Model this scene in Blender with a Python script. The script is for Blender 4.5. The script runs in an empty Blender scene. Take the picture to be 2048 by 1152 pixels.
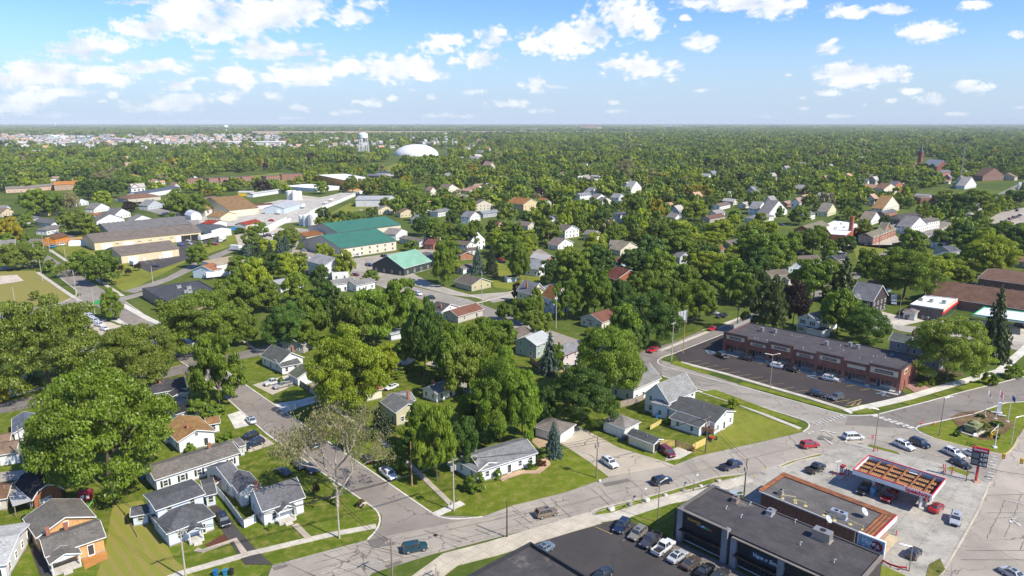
import bpy,bmesh,math,random
import numpy as np
from mathutils import Vector,Matrix,Euler
random.seed(7)
scene=bpy.context.scene
COL=scene.collection
R=math.radians
# ------ camera
F=1400.0;PX=1024;PY=576;HC=77.0;PITCH=math.atan(331/1400)
cam_d=bpy.data.cameras.new('camera');cam=bpy.data.objects.new('camera',cam_d);COL.objects.link(cam)
cam.location=(0,0,HC);cam.rotation_euler=(R(90)-PITCH,0,0)
cam_d.sensor_width=36;cam_d.lens=F*36/2048;cam_d.clip_start=1;cam_d.clip_end=200000
scene.camera=cam
scene.view_settings.view_transform='Standard';scene.view_settings.look='None'
scene.view_settings.gamma=1;scene.view_settings.exposure=0.70
CP,SP=math.cos(PITCH),math.sin(PITCH)
def ray(x,y):
 a=(x-PX)/F;b=-(y-PY)/F
 return a,CP+b*SP,-SP+b*CP
def G(x,y,z=0.0):
 d=ray(x,y);t=(z-HC)/d[2]
 return Vector((d[0]*t,d[1]*t,z))
def hgt(p,y):
 d=ray(0,y);return HC+d[2]/d[1]*p.y
 # ------ sun and sky
SUN_EL,SUN_AZ=46.0,124.0
sd=Vector((math.sin(R(SUN_AZ))*math.cos(R(SUN_EL)),math.cos(R(SUN_AZ))*math.cos(R(SUN_EL)),math.sin(R(SUN_EL))))
sl=bpy.data.lights.new('sun','SUN');sl.energy=4.3;sl.angle=R(0.53);sl.color=(1.0,0.93,0.80)
so=bpy.data.objects.new('sun',sl);COL.objects.link(so);so.location=(0,0,300)
so.rotation_euler=sd.to_track_quat('Z','Y').to_euler()
world=bpy.data.worlds.new('World');scene.world=world;world.use_nodes=True
HAZE=0.00005
def build_world():
 nt=world.node_tree;nt.nodes.clear();N=nt.nodes.new;L=nt.links.new
 out=N('ShaderNodeOutputWorld');bg=N('ShaderNodeBackground');bg.inputs[1].default_value=0.15
 sky=N('ShaderNodeTexSky');sky.sky_type='NISHITA';sky.sun_disc=False
 sky.sun_elevation=R(SUN_EL);sky.sun_rotation=R(SUN_AZ);sky.altitude=200
 sky.air_density=1.0;sky.dust_density=0.6;sky.ozone_density=2.2
 hsv=N('ShaderNodeHueSaturation');hsv.inputs['Saturation'].default_value=1.1;hsv.inputs['Value'].default_value=1.0
 L(sky.outputs[0],hsv.inputs['Color'])
 tc=N('ShaderNodeTexCoord');sep=N('ShaderNodeSeparateXYZ');L(tc.outputs['Generated'],sep.inputs[0])
 def M(op,a,b=None,c=None):
  n=N('ShaderNodeMath');n.operation=op
  for i,v in enumerate((a,b,c)):
   if v is None:continue
   if isinstance(v,(int,float)):n.inputs[i].default_value=v
   else:L(v,n.inputs[i])
  return n.outputs[0]
 yy=M('MAXIMUM',sep.outputs[1],0.08)
 u=M('DIVIDE',sep.outputs[0],yy);w=M('DIVIDE',sep.outputs[2],yy)
 uw=N('ShaderNodeCombineXYZ');L(u,uw.inputs[0]);L(w,uw.inputs[1])
 nz=N('ShaderNodeTexNoise');nz.inputs['Scale'].default_value=19;nz.inputs['Detail'].default_value=10;nz.inputs['Roughness'].default_value=0.58
 mp=N('ShaderNodeMapping');mp.inputs['Scale'].default_value=(1,1.5,1);L(uw.outputs[0],mp.inputs[0]);L(mp.outputs[0],nz.inputs['Vector'])
 puffs=[(300,58,62,22),(350,40,80,34),(430,50,85,38),(500,40,80,36),(560,32,70,30),(610,18,50,24),(400,10,120,14),(520,100,55,22),(570,100,60,18),(610,106,60,8),(470,150,50,22),(600,150,66,26),(650,140,50,22),(700,130,40,16),(770,135,70,26),(820,130,60,22),(860,150,40,10),(870,90,40,20),(900,80,36,12),(985,75,36,22),(965,120,36,18),(905,125,22,10),(1080,85,40,26),(1130,80,50,30),(1190,65,55,30),(1240,40,60,36),(1290,52,40,18),(1150,102,50,10),(1230,125,40,12),(1285,135,60,22),(1345,128,36,12),(1075,168,30,16),(1110,175,26,6),(1412,82,40,16),(1400,6,60,12),(1480,4,80,18),(1540,14,50,26),(1600,8,30,10),(1650,100,34,14),(1700,22,60,12),(1780,18,60,10),(1370,36,14,8),(1350,50,5,10),(1855,62,48,20),(1700,148,66,22),(1770,145,50,16),(1680,160,40,10),(1935,174,34,14),(1870,200,38,15),(1820,183,28,7),(1605,195,20,8),(1660,186,36,9),(1605,216,22,6),(1730,210,8,7),(1575,150,14,5),(1780,202,20,7),(1960,10,34,10),(170,100,70,26),(130,150,120,26),(230,95,40,20),(300,135,70,14),(20,160,70,26),(60,195,110,18),(130,185,50,18),(225,190,18,8),(350,170,36,14),(270,215,40,16),(350,205,60,20),(450,195,46,16),(410,108,28,14),(20,215,90,12),(90,230,80,10),(550,190,22,12),(600,215,24,11),(735,207,30,10),(790,197,22,7),(825,181,12,5),(862,197,20,8),(945,184,32,8),(1020,208,50,10),(1080,222,40,8),(1228,206,20,7),(1230,222,30,6),(590,236,50,5),(710,30,50,18),(740,10,40,14),(590,8,60,14),(270,5,60,8),(700,225,40,7),(900,232,50,6),(1400,180,24,5),(1525,232,26,7),(1680,232,34,5),(1915,228,24,6),(2030,70,20,10),(2035,215,30,6)]
 dm=None
 for(px,py,rx,ry)in puffs:
  r=ray(px,py)
  a=N('ShaderNodeVectorMath');a.operation='SUBTRACT';L(uw.outputs[0],a.inputs[0]);a.inputs[1].default_value=(r[0]/r[1],r[2]/r[1],0)
  b=N('ShaderNodeVectorMath');b.operation='MULTIPLY';L(a.outputs[0],b.inputs[0]);b.inputs[1].default_value=(F/rx*0.93,F/ry*0.93,0)
  c=N('ShaderNodeVectorMath');c.operation='LENGTH';L(b.outputs[0],c.inputs[0])
  o=M('ADD',c.outputs['Value'],(0.0 if rx*ry>900 else(0.1 if rx*ry>400 else 0.2))+(0.1 if py>185 else 0.0))
  dm=o if dm is None else M('SMOOTH_MIN',dm,o,0.1)
 nf=N('ShaderNodeTexNoise');nf.inputs['Scale'].default_value=75;nf.inputs['Detail'].default_value=7;nf.inputs['Roughness'].default_value=0.6;L(mp.outputs[0],nf.inputs['Vector'])
 nd=M('ADD',M('MULTIPLY',M('SUBTRACT',nz.outputs['Fac'],0.5),2.7),M('MULTIPLY',M('SUBTRACT',nf.outputs['Fac'],0.5),1.9))
 dens=M('ADD',M('SUBTRACT',1.06,dm),nd)
 mr=N('ShaderNodeMapRange');mr.interpolation_type='SMOOTHSTEP';L(dens,mr.inputs[0]);mr.inputs[1].default_value=-0.08;mr.inputs[2].default_value=0.62
 mp2=N('ShaderNodeMapping');mp2 .inputs['Location'].default_value=(0.012,0.03,0.3);mp2 .inputs['Scale'].default_value=(1,1.5,1);L(uw.outputs[0],mp2 .inputs[0])
 nz2=N('ShaderNodeTexNoise');nz2 .inputs['Scale'].default_value=20;nz2 .inputs['Detail'].default_value=6;L(mp2 .outputs[0],nz2 .inputs['Vector'])
 sh=M('SUBTRACT',nz2 .outputs['Fac'],nz.outputs['Fac'])
 mr2=N('ShaderNodeMapRange');L(sh,mr2 .inputs[0]);mr2 .inputs[1].default_value=-0.12;mr2 .inputs[2].default_value=0.24
 cc=N('ShaderNodeMix');cc.data_type='RGBA';L(mr2 .outputs[0],cc.inputs[0]);cc.inputs[6].default_value=(4.6,4.6,4.7,1);cc.inputs[7].default_value=(3.0,3.35,3.9,1)
 hz=N('ShaderNodeMapRange');L(w,hz.inputs[0]);hz.inputs[1].default_value=0.0;hz.inputs[2].default_value=0.15;hz.inputs[3].default_value=0.85;hz.inputs[4].default_value=0.0;hz.interpolation_type='SMOOTHSTEP'
 pale=N('ShaderNodeMix');pale.data_type='RGBA';L(hz.outputs[0],pale.inputs[0]);tn=N('ShaderNodeMix');tn.data_type='RGBA';tn.blend_type='MULTIPLY';tn.inputs[0].default_value=1;L(hsv.outputs[0],tn.inputs[6]);tn.inputs[7].default_value=(0.47,0.58,0.78,1);L(tn.outputs[2],pale.inputs[6]);pale.inputs[7].default_value=(2.3,2.9,3.7,1)
 fade=N('ShaderNodeMapRange');L(w,fade.inputs[0]);fade.inputs[1].default_value=-0.01;fade.inputs[2].default_value=0.06;fade.inputs[3].default_value=0.25;fade.inputs[4].default_value=0.96
 mx=N('ShaderNodeMix');mx.data_type='RGBA';L(M('MULTIPLY',mr.outputs[0],fade.outputs[0]),mx.inputs[0]);L(pale.outputs[2],mx.inputs[6]);L(cc.outputs[2],mx.inputs[7])
 L(mx.outputs[2],bg.inputs[0]);L(bg.outputs[0],out.inputs[0])
build_world()
# ------ materials
MATS={}
def mat(name,build):
 m=bpy.data.materials.new(name);m.use_nodes=True;nt=m.node_tree;nt.nodes.clear()
 out=nt.nodes.new('ShaderNodeOutputMaterial');MATS[name]=m
 class X:pass
 x=X();x.nt=nt;x.out=out;x.N=nt.nodes.new;x.L=nt.links.new
 def tex(kind,scale,rotz=0.0,obj=True,sc=(1,1,1),**kw):
  tc=x.N('ShaderNodeTexCoord');mp=x.N('ShaderNodeMapping');mp.inputs['Rotation'].default_value[2]=rotz;mp.inputs['Scale'].default_value=sc
  x.L(tc.outputs['Object'],mp.inputs[0]);t=x.N('ShaderNodeTex'+kind);t.inputs['Scale'].default_value=scale
  for k,v in kw.items():
   if hasattr(t,k):setattr(t,k,v)
   else:t.inputs[k].default_value=v
  x.L(mp.outputs[0],t.inputs['Vector']);return t
 def ramp(src,a,b,lo=0.0,hi=1.0):
  r=x.N('ShaderNodeMapRange');x.L(src,r.inputs[0]);r.inputs[1].default_value=a;r.inputs[2].default_value=b;r.inputs[3].default_value=lo;r.inputs[4].default_value=hi;return r.outputs[0]
 def mix(f,a,b,mode='MIX'):
  n=x.N('ShaderNodeMix');n.data_type='RGBA';n.blend_type=mode
  for i,v in((0,f),(6,a),(7,b)):
   if isinstance(v,(tuple,float,int)):n.inputs[i].default_value=v if i==0 or not isinstance(v,tuple)else(*v[:3],1)
   else:x.L(v,n.inputs[i])
  return n.outputs[2]
 def val(src,fac):
  n=x.N('ShaderNodeVectorMath');n.operation='SCALE'
  if isinstance(src,tuple):n.inputs[0].default_value=src[:3]
  else:x.L(src,n.inputs[0])
  x.L(fac,n.inputs['Scale']);return n.outputs[0]
 def math_(op,a,b):
  n=x.N('ShaderNodeMath');n.operation=op
  for i,v in enumerate((a,b)):
   if isinstance(v,(int,float)):n.inputs[i].default_value=v
   else:x.L(v,n.inputs[i])
  return n.outputs[0]
 def bsdf(col,rough=0.8,metal=0.0,spec=0.3,bump=None,bs=0.3,bd=0.05,coat=0.0):
  p=x.N('ShaderNodeBsdfPrincipled')
  if isinstance(col,tuple):p.inputs['Base Color'].default_value=(*col[:3],1)
  else:x.L(col,p.inputs['Base Color'])
  if isinstance(rough,(int,float)):p.inputs['Roughness'].default_value=rough
  else:x.L(rough,p.inputs['Roughness'])
  p.inputs['Metallic'].default_value=metal
  p.inputs['Specular IOR Level'].default_value=spec;p.inputs['Coat Weight'].default_value=coat;p.inputs['Coat Roughness'].default_value=0.05
  if bump is not None:
   b=x.N('ShaderNodeBump');b.inputs['Strength'].default_value=bs;b.inputs['Distance'].default_value=bd;x.L(bump,b.inputs['Height']);x.L(b.outputs[0],p.inputs['Normal'])
  x.L(p.outputs[0],out.inputs[0]);return p
 x.tex,x.ramp,x.mix,x.val,x.math,x.bsdf=tex,ramp,mix,val,math_,bsdf
 x.oc=lambda:x.N('ShaderNodeObjectInfo').outputs['Color']
 build(x);return m
GA=R(43.6)
def m_plain(x):
 n=x.tex('Noise',1.3,Detail=5.0);x.bsdf(x.val(x.oc(),x.ramp(n.outputs['Fac'],.3,.7,.88,1.08)),.6)
mat('paint',m_plain)
def m_siding(x):
 n=x.tex('Noise',.7,Detail=6.0);w=x.tex('Wave',3.6,bands_direction='Z',wave_profile='SAW')
 d=x.tex('Noise',5,sc=(1,1,.15),Detail=4.0)
 f=x.math('MULTIPLY',x.ramp(n.outputs['Fac'],.3,.7,.93,1.03),x.ramp(d.outputs['Fac'],.3,.75,.94,1.03))
 f=x.math('MULTIPLY',f,x.ramp(w.outputs['Fac'],0,.18,.86,1.0))  # shade line of each lap darkened into the colour, over the same bump
 x.bsdf(x.val(x.oc(),f),.55,bump=w.outputs['Fac'],bs=.3,bd=.02)
mat('siding',m_siding)
def m_brick(x):
 b=x.tex('Brick',4,rotz=GA,Color1=(1,1,1,1),Color2=(.72,.68,.66,1),Mortar=(1.05,1.1,1.15,1));b.inputs['Mortar Size'].default_value=.015
 n=x.tex('Noise',.9,Detail=6.0);v=x.tex('Voronoi',5);
 x.bsdf(x.val(x.mix(1.0,x.oc(),b.outputs[0],'MULTIPLY'),x.math('MULTIPLY',x.ramp(n.outputs['Fac'],.3,.7,.85,1.12),x.ramp(v.outputs['Distance'],0,.6,.92,1.1))),.85)
mat('brick',m_brick)
def m_shingle(x):
 v=x.tex('Voronoi',2.4,sc=(1,1,2.2));n=x.tex('Noise',.35,Detail=7.0);n2=x.tex('Noise',9,Detail=3.0)
 w=x.tex('Wave',2.2,bands_direction='Z',wave_profile='SAW')
 s=x.N('ShaderNodeSeparateColor');x.L(v.outputs['Color'],s.inputs[0])
 f=x.math('MULTIPLY',x.ramp(s.outputs[0],0,1,.82,1.18),x.ramp(n.outputs['Fac'],.3,.7,.8,1.16))
 f=x.math('MULTIPLY',f,x.ramp(n2 .outputs['Fac'],.3,.7,.86,1.14))
 f=x.math('MULTIPLY',f,x.ramp(w.outputs['Fac'],0,.25,.5,.6))
 st=x.tex('Noise',1.1,sc=(1,1,.3),Detail=6.0)
 x.bsdf(x.mix(x.ramp(st.outputs['Fac'],.58,.75,0,.35),x.val(x.oc(),f),(.12,.115,.10)),.95,spec=.08,bump=n2 .outputs['Fac'],bs=.35)
mat('shingle',m_shingle)
def m_metalroof(x):
 n=x.tex('Noise',.25,Detail=7.0);w=x.tex('Wave',1.0,rotz=GA,bands_direction='Y');st=x.tex('Noise',.6,Detail=8.0)
 f=x.math('MULTIPLY',x.ramp(n.outputs['Fac'],.3,.7,.85,1.1),x.ramp(w.outputs['Fac'],0,.2,.88,1.0))
 x.bsdf(x.val(x.oc(),f),.5,spec=.4)
mat('sheet_metal',m_metalroof)
def m_flatroof(x):
 b=x.tex('Brick',1,rotz=GA,Color1=(1,1,1,1),Color2=(.93,.93,.93,1),Mortar=(1.35,1.32,1.3,1));b.inputs['Brick Width'].default_value=14;b.inputs['Row Height'].default_value=1.5;b.inputs['Mortar Size'].default_value=.035
 n=x.tex('Noise',.3,Detail=9.0,Roughness=.65);n2=x.tex('Noise',3,Detail=6.0);st=x.tex('Noise',.18,Detail=10.0,Roughness=.7)
 f=x.math('MULTIPLY',x.ramp(n.outputs['Fac'],.3,.7,.7,1.3),x.ramp(n2 .outputs['Fac'],.3,.7,.85,1.15))
 c=x.val(x.mix(1.0,x.oc(),b.outputs[0],'MULTIPLY'),f)
 x.bsdf(x.mix(x.ramp(st.outputs['Fac'],.60,.68,0,.35),c,(.30,.27,.22)),.85)
mat('roof_membrane',m_flatroof)
def m_asphalt(x):
 n=x.tex('Noise',.12,Detail=9.0,Roughness=.65);n2=x.tex('Noise',6,Detail=5.0,Roughness=.7);n3=x.tex('Noise',.03,Detail=3.0)
 dn=x.tex('Noise',.5,Detail=5.0);tc=x.N('ShaderNodeTexCoord')
 vm=x.N('ShaderNodeVectorMath');vm.operation='MULTIPLY_ADD';x.L(dn.outputs['Color'],vm.inputs[0]);vm.inputs[1].default_value=(3,3,3);x.L(tc.outputs['Object'],vm.inputs[2])
 vv=x.N('ShaderNodeTexVoronoi');vv.feature='DISTANCE_TO_EDGE';vv.inputs['Scale'].default_value=.11;x.L(vm.outputs[0],vv.inputs['Vector'])
 crack=x.ramp(vv.outputs['Distance'],.004,.014,1,0)
 msk=x.ramp(n.outputs['Fac'],.42,.55,0,1);crack=x.math('MULTIPLY',crack,msk)
 f=x.math('MULTIPLY',x.ramp(n.outputs['Fac'],.25,.75,.78,1.2),x.ramp(n2 .outputs['Fac'],.3,.7,.86,1.12))
 f=x.math('MULTIPLY',f,x.ramp(n3 .outputs['Fac'],.3,.7,.88,1.1))
 c=x.mix(x.math('MULTIPLY',crack,.75),x.mix(1.0,x.val(x.oc(),f),(1.07,1.0,.9),'MULTIPLY'),(.03,.03,.032))
 x.bsdf(c,.88,bump=n2 .outputs['Fac'],bs=.2)
mat('asphalt',m_asphalt)
def m_conc(x):
 b=x.tex('Brick',1,rotz=GA,Color1=(1,1,1,1),Color2=(.92,.91,.9,1),Mortar=(.62,.6,.56,1));b.offset=0;b.inputs['Brick Width'].default_value=1.8;b.inputs['Row Height'].default_value=1.8;b.inputs['Mortar Size'].default_value=.03
 n=x.tex('Noise',.25,Detail=9.0,Roughness=.66);n2=x.tex('Noise',4,Detail=6.0)
 f=x.math('MULTIPLY',x.ramp(n.outputs['Fac'],.3,.7,.75,1.15),x.ramp(n2 .outputs['Fac'],.3,.7,.9,1.08))
 x.bsdf(x.val(x.mix(1.0,x.oc(),b.outputs[0],'MULTIPLY'),f),.9)
mat('concrete',m_conc)
def m_pad(x):
 b=x.tex('Brick',1,rotz=GA,Color1=(1,1,1,1),Color2=(.93,.93,.92,1),Mortar=(.68,.66,.62,1));b.offset=0;b.inputs['Brick Width'].default_value=5;b.inputs['Row Height'].default_value=5;b.inputs['Mortar Size'].default_value=.05
 n=x.tex('Noise',.12,Detail=9.0,Roughness=.7);n2=x.tex('Noise',2,Detail=8.0);st=x.tex('Noise',.35,Detail=7.0,Roughness=.6)
 f=x.math('MULTIPLY',x.ramp(n.outputs['Fac'],.3,.7,.7,1.2),x.ramp(n2 .outputs['Fac'],.3,.7,.88,1.1))
 f=x.math('MULTIPLY',f,x.ramp(st.outputs['Fac'],.52,.68,1,.66))
 x.bsdf(x.val(x.mix(1.0,x.oc(),b.outputs[0],'MULTIPLY'),f),.9)
mat('concrete_slab',m_pad)
def m_grass(x):
 n=x.tex('Noise',.05,Detail=8.0,Roughness=.6);n2=x.tex('Noise',.5,Detail=8.0,Roughness=.7);n3=x.tex('Noise',5,Detail=4.0,Roughness=.7)
 c=x.mix(x.ramp(n.outputs['Fac'],.38,.62,0,.8),x.oc(),x.val(x.oc(),x.ramp(n.outputs['Fac'],0,1,.62,.62)))
 c=x.mix(x.ramp(n2 .outputs['Fac'],.47,.66,0,.75),c,(.21,.175,.055))
 f=x.math('MULTIPLY',x.ramp(n3 .outputs['Fac'],.25,.75,.62,1.3),x.ramp(n2 .outputs['Fac'],.3,.6,.85,1.1))
 x.bsdf(x.val(c,f),.95,spec=.1,bump=n3 .outputs['Fac'],bs=.6,bd=.1)
mat('grass',m_grass)
def m_mown(x):
 n2=x.tex('Noise',.35,Detail=8.0,Roughness=.7);n3=x.tex('Noise',5,Detail=4.0,Roughness=.7)
 w=x.tex('Wave',.16,rotz=-GA,bands_direction='X');w.inputs['Distortion'].default_value=1.2
 c=x.mix(x.ramp(w.outputs['Fac'],.3,.8,0,.75),x.oc(),(.24,.2,.06))
 c=x.mix(x.ramp(n2 .outputs['Fac'],.5,.7,0,.5),c,(.20,.17,.06))
 x.bsdf(x.val(c,x.ramp(n3 .outputs['Fac'],.25,.75,.7,1.25)),.95,spec=.1)
mat('mown_grass',m_mown)
def m_ground(x):
 n=x.tex('Noise',.012,Detail=9.0,Roughness=.65);n2=x.tex('Noise',.3,Detail=8.0,Roughness=.7);n3=x.tex('Noise',.0012,Detail=6.0)
 c=x.mix(x.ramp(n.outputs['Fac'],.4,.62,0,1),(.050,.085,.012),(.10,.13,.022))
 c=x.mix(x.ramp(n2 .outputs['Fac'],.5,.7,0,.6),c,(.15,.13,.055))
 x.bsdf(x.val(c,x.ramp(n2 .outputs['Fac'],.3,.7,.8,1.15)),.95,spec=.1)
mat('ground',m_ground)
def m_dirt(x):
 n=x.tex('Noise',.4,Detail=9.0,Roughness=.7);n2=x.tex('Noise',7,Detail=5.0)
 x.bsdf(x.val(x.oc(),x.math('MULTIPLY',x.ramp(n.outputs['Fac'],.3,.7,.7,1.25),x.ramp(n2 .outputs['Fac'],.3,.7,.75,1.2))),.95,spec=.1)
mat('soil',m_dirt)
mat('glass',lambda x:x.bsdf((.04,.048,.055),.05,spec=1.0,coat=.5))
mat('shop_glass',lambda x:x.bsdf((.018,.022,.026),.1,spec=.8))
def m_car(x):x.bsdf(x.oc(),.32,metal=.15,spec=.55,coat=.9)
mat('car_paint',m_car)
mat('rubber',lambda x:x.bsdf((.02,.02,.021),.8))
mat('metal',lambda x:x.bsdf(x.oc(),.4,metal=.7))
mat('lamp_glass',lambda x:x.bsdf(x.oc(),.15,spec=.8))
def m_wood(x):
 n=x.tex('Noise',3,sc=(3,3,.3),Detail=6.0);x.bsdf(x.val(x.oc(),x.ramp(n.outputs['Fac'],.3,.7,.7,1.25)),.85)
mat('wood',m_wood)
def m_bark(x):
 n=x.tex('Noise',5,sc=(3,3,.6),Detail=6.0);x.bsdf(x.val(x.oc(),x.ramp(n.outputs['Fac'],.3,.7,.6,1.4)),.95)
mat('bark',m_bark)
def leafmat(x,colour,geo_var=True):
 g=x.N('ShaderNodeNewGeometry')
 f=x.ramp(g.outputs['Random Per Island'],0,1,.72,1.3)if geo_var else x.ramp(g.outputs['Random Per Island'],0,1,.86,1.14)
 oi=x.N('ShaderNodeObjectInfo')
 f=x.math('MULTIPLY',f,x.ramp(oi.outputs['Random'],0,1,.86,1.14))if geo_var else f
 n=x.tex('Noise',2.6 if geo_var else.08,Detail=3.0)
 c=x.val(colour,x.math('MULTIPLY',f,x.ramp(n.outputs['Fac'],.3,.7,.74,1.28)))
 c=x.mix(x.ramp(g.outputs['Random Per Island'],.8,1,0,.35 if geo_var else.12),c,(.26,.27,.04))
 d=x.N('ShaderNodeBsdfDiffuse');t=x.N('ShaderNodeBsdfTranslucent');x.L(c,d.inputs[0])
 tcol=x.mix(1.0,c,(1.3,1.25,.55),'MULTIPLY');x.L(tcol,t.inputs[0])
 ms=x.N('ShaderNodeMixShader');ms.inputs[0].default_value=.37;x.L(d.outputs[0],ms.inputs[1]);x.L(t.outputs[0],ms.inputs[2])
 gl=x.N('ShaderNodeBsdfGlossy');gl.inputs['Roughness'].default_value=.5;gl.inputs[0].default_value=(.8,.85,.7,1)
 m2=x.N('ShaderNodeMixShader');m2 .inputs[0].default_value=.035;x.L(ms.outputs[0],m2 .inputs[1]);x.L(gl.outputs[0],m2 .inputs[2])
 x.L(m2 .outputs[0],x.out.inputs[0])
mat('leaf',lambda x:leafmat(x,x.oc()))
def m_leafmass(x):
 a=x.N('ShaderNodeAttribute');a.attribute_name='tint';leafmat(x,a.outputs['Color'],False)
mat('leaf_mass',m_leafmass)
def m_roadpaint(x):
 n=x.tex('Noise',1.2,Detail=8.0,Roughness=.7)
 x.bsdf(x.mix(x.ramp(n.outputs['Fac'],.40,.58,0,.85),x.oc(),(.24,.23,.21)),.8)
mat('road_paint',m_roadpaint)
def m_rust(x):
 n=x.tex('Noise',.8,Detail=8.0,Roughness=.7);x.bsdf(x.mix(x.ramp(n.outputs['Fac'],.4,.62,0,1),(.34,.13,.045),(.15,.075,.05)),.85)
mat('rust',m_rust)
# ------ mesh helpers
class MB:
 def __init__(s):s.v=[];s.f=[]
 def add(s,vs,fs):
  o=len(s.v);s.v+=[Vector(p)for p in vs];s.f+=[tuple(i+o for i in f)for f in fs];return s
 def hexa(s,p):
  return s.add(p,[(3,2,1,0),(4,5,6,7),(0,1,5,4),(1,2,6,5),(2,3,7,6),(3,0,4,7)])
 def box(s,c,d,rz=0):
  cx,cy,cz=c;x,y,z=d[0]/2,d[1]/2,d[2]/2;ca,sa=math.cos(rz),math.sin(rz)
  P=[(cx+a*ca-b*sa,cy+a*sa+b*ca,cz+e)for e in(-z,z)for a,b in((-x,-y),(x,-y),(x,y),(-x,y))]
  return s.hexa(P)
 def beam(s,p,q,w,h,up=Vector((0,0,1))):
  p=Vector(p);q=Vector(q);d=(q-p).normalized()
  if abs(d.dot(up))>.99:up=Vector((0,1,0))
  r=d.cross(up).normalized();u=r.cross(d);r=r*w/2;u=u*h/2
  return s.hexa([p-r-u,p+r-u,q+r-u,q-r-u,p-r+u,p+r+u,q+r+u,q-r+u])
 def prism(s,pts,z0,z1):
  n=len(pts);ar=sum(pts[i][0]*pts[(i+1)%n][1]-pts[(i+1)%n][0]*pts[i][1]for i in range(n))
  if ar<0:pts=pts[::-1]
  return s.add([(p[0],p[1],z0)for p in pts]+[(p[0],p[1],z1)for p in pts],[tuple(range(n-1,-1,-1)),tuple(range(n,2*n))]+[(i,(i+1)%n,n+(i+1)%n,n+i)for i in range(n)])
 def tube(s,p,q,r0,r1=None,n=8,cap=True):
  p=Vector(p);q=Vector(q);r1=r0 if r1 is None else r1;d=q-p
  if d.length<1e-6:return s
  d.normalize();a=d.orthogonal().normalized();b=d.cross(a);vs=[]
  for c,r in((p,r0),(q,r1)):
   for i in range(n):
    t=2*math.pi*i/n;vs.append(c+(a*math.cos(t)+b*math.sin(t))*r)
  fs=[(i,(i+1)%n,n+(i+1)%n,n+i)for i in range(n)]
  if cap:fs+=[tuple(range(n-1,-1,-1)),tuple(range(n,2*n))]
  return s.add(vs,fs)
 def lathe(s,c,prof,n=24):
  c=Vector(c);vs=[];k=len(prof)
  for r,z in prof:
   for i in range(n):t=2*math.pi*i/n;vs.append(c+Vector((r*math.cos(t),r*math.sin(t),z)))
  fs=[(j*n+i,j*n+(i+1)%n,(j+1)*n+(i+1)%n,(j+1)*n+i)for j in range(k-1)for i in range(n)]
  fs+=[tuple(range(n-1,-1,-1)),tuple(range((k-1)*n,k*n))]
  return s.add(vs,fs)
 def loft(s,secs):
  n=len(secs[0]);vs=[p for r in secs for p in r]
  fs=[(j*n+i,j*n+(i+1)%n,(j+1)*n+(i+1)%n,(j+1)*n+i)for j in range(len(secs)-1)for i in range(n)]
  fs+=[tuple(range(n-1,-1,-1)),tuple(range((len(secs)-1)*n,len(secs)*n))]
  return s.add(vs,fs)
 def mesh(s,name,org=None,smooth=False):
  o=Vector(org)if org is not None else Vector((0,0,0))
  me=bpy.data.meshes.new(name);me.from_pydata([p-o for p in s.v],[],s.f);me.validate()
  if smooth:me.polygons.foreach_set('use_smooth',[True]*len(me.polygons))
  return me
 def build(s,name,m,parent=None,color=(1,1,1),org=None,smooth=False):
  if not s.f:return None
  if org is None and parent is not None:
   r=parent
   while r.parent:r=r.parent
   org=r.location
  return link(name,s.mesh(name,org,smooth),m,parent,color)
def link(name,me,m=None,parent=None,color=(1,1,1)):
 o=bpy.data.objects.new(name,me);COL.objects.link(o)
 if m is not None and me is not None and not me.materials:me.materials.append(MATS[m])
 if parent:o.parent=parent
 o.color=(*color,1);return o
def tag(o,label,cat,group=None,kind=None):
 if label:o['label']=label
 if cat:o['category']=cat
 if group:o['group']=group
 if kind:o['kind']=kind
 return o
def thing(name,loc,label,cat,group=None,rz=0):
 o=bpy.data.objects.new(name,None);COL.objects.link(o);o.location=loc;o.rotation_euler[2]=rz
 o.empty_display_size=.5;return tag(o,label,cat,group)
def copy_tree(o,parent=None):
 c=o.copy();COL.objects.link(c);c.parent=parent
 for ch in[x for x in bpy.data.objects if x.parent==o]:copy_tree(ch,c)
 return c
KIDS={}
def proto_kids(o):
 if o.name not in KIDS:KIDS[o.name]=[(x,[y for y in bpy.data.objects if y.parent==x])for x in bpy.data.objects if x.parent==o]
 return KIDS[o.name]
def dup(o):
 c=o.copy();COL.objects.link(c)
 for ch,sub in proto_kids(o):
  k=ch.copy();COL.objects.link(k);k.parent=c
  for s in sub:q=s.copy();COL.objects.link(q);q.parent=k
 return c
 # ------ label helper: where a thing stands, told by landmarks
LAND=[]
USED={}
def uniq(base):
 if base not in USED:USED[base]=1;return base
 USED[base]+=1
 ords=['','','second','third','fourth','fifth','sixth','seventh','eighth','ninth','tenth','eleventh','twelfth','thirteenth','fourteenth']
 k=USED[base];return '%s, %s one there'%(base,ords[k]if k<len(ords)else 'further')
def where(x,y,skip=None):
 best=sorted((math.hypot((x-a),(y-b)*2.0),n,a,b)for n,a,b in LAND if n!=skip)
 _,n,a,b=best[0]
 dx,dy=x-a,(y-b)*1.6
 if abs(dx)>abs(dy):r='right of' if dx>0 else 'left of'
 else:r='in front of' if dy>0 else 'behind'
 return '%s the %s'%(r,n)
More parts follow.
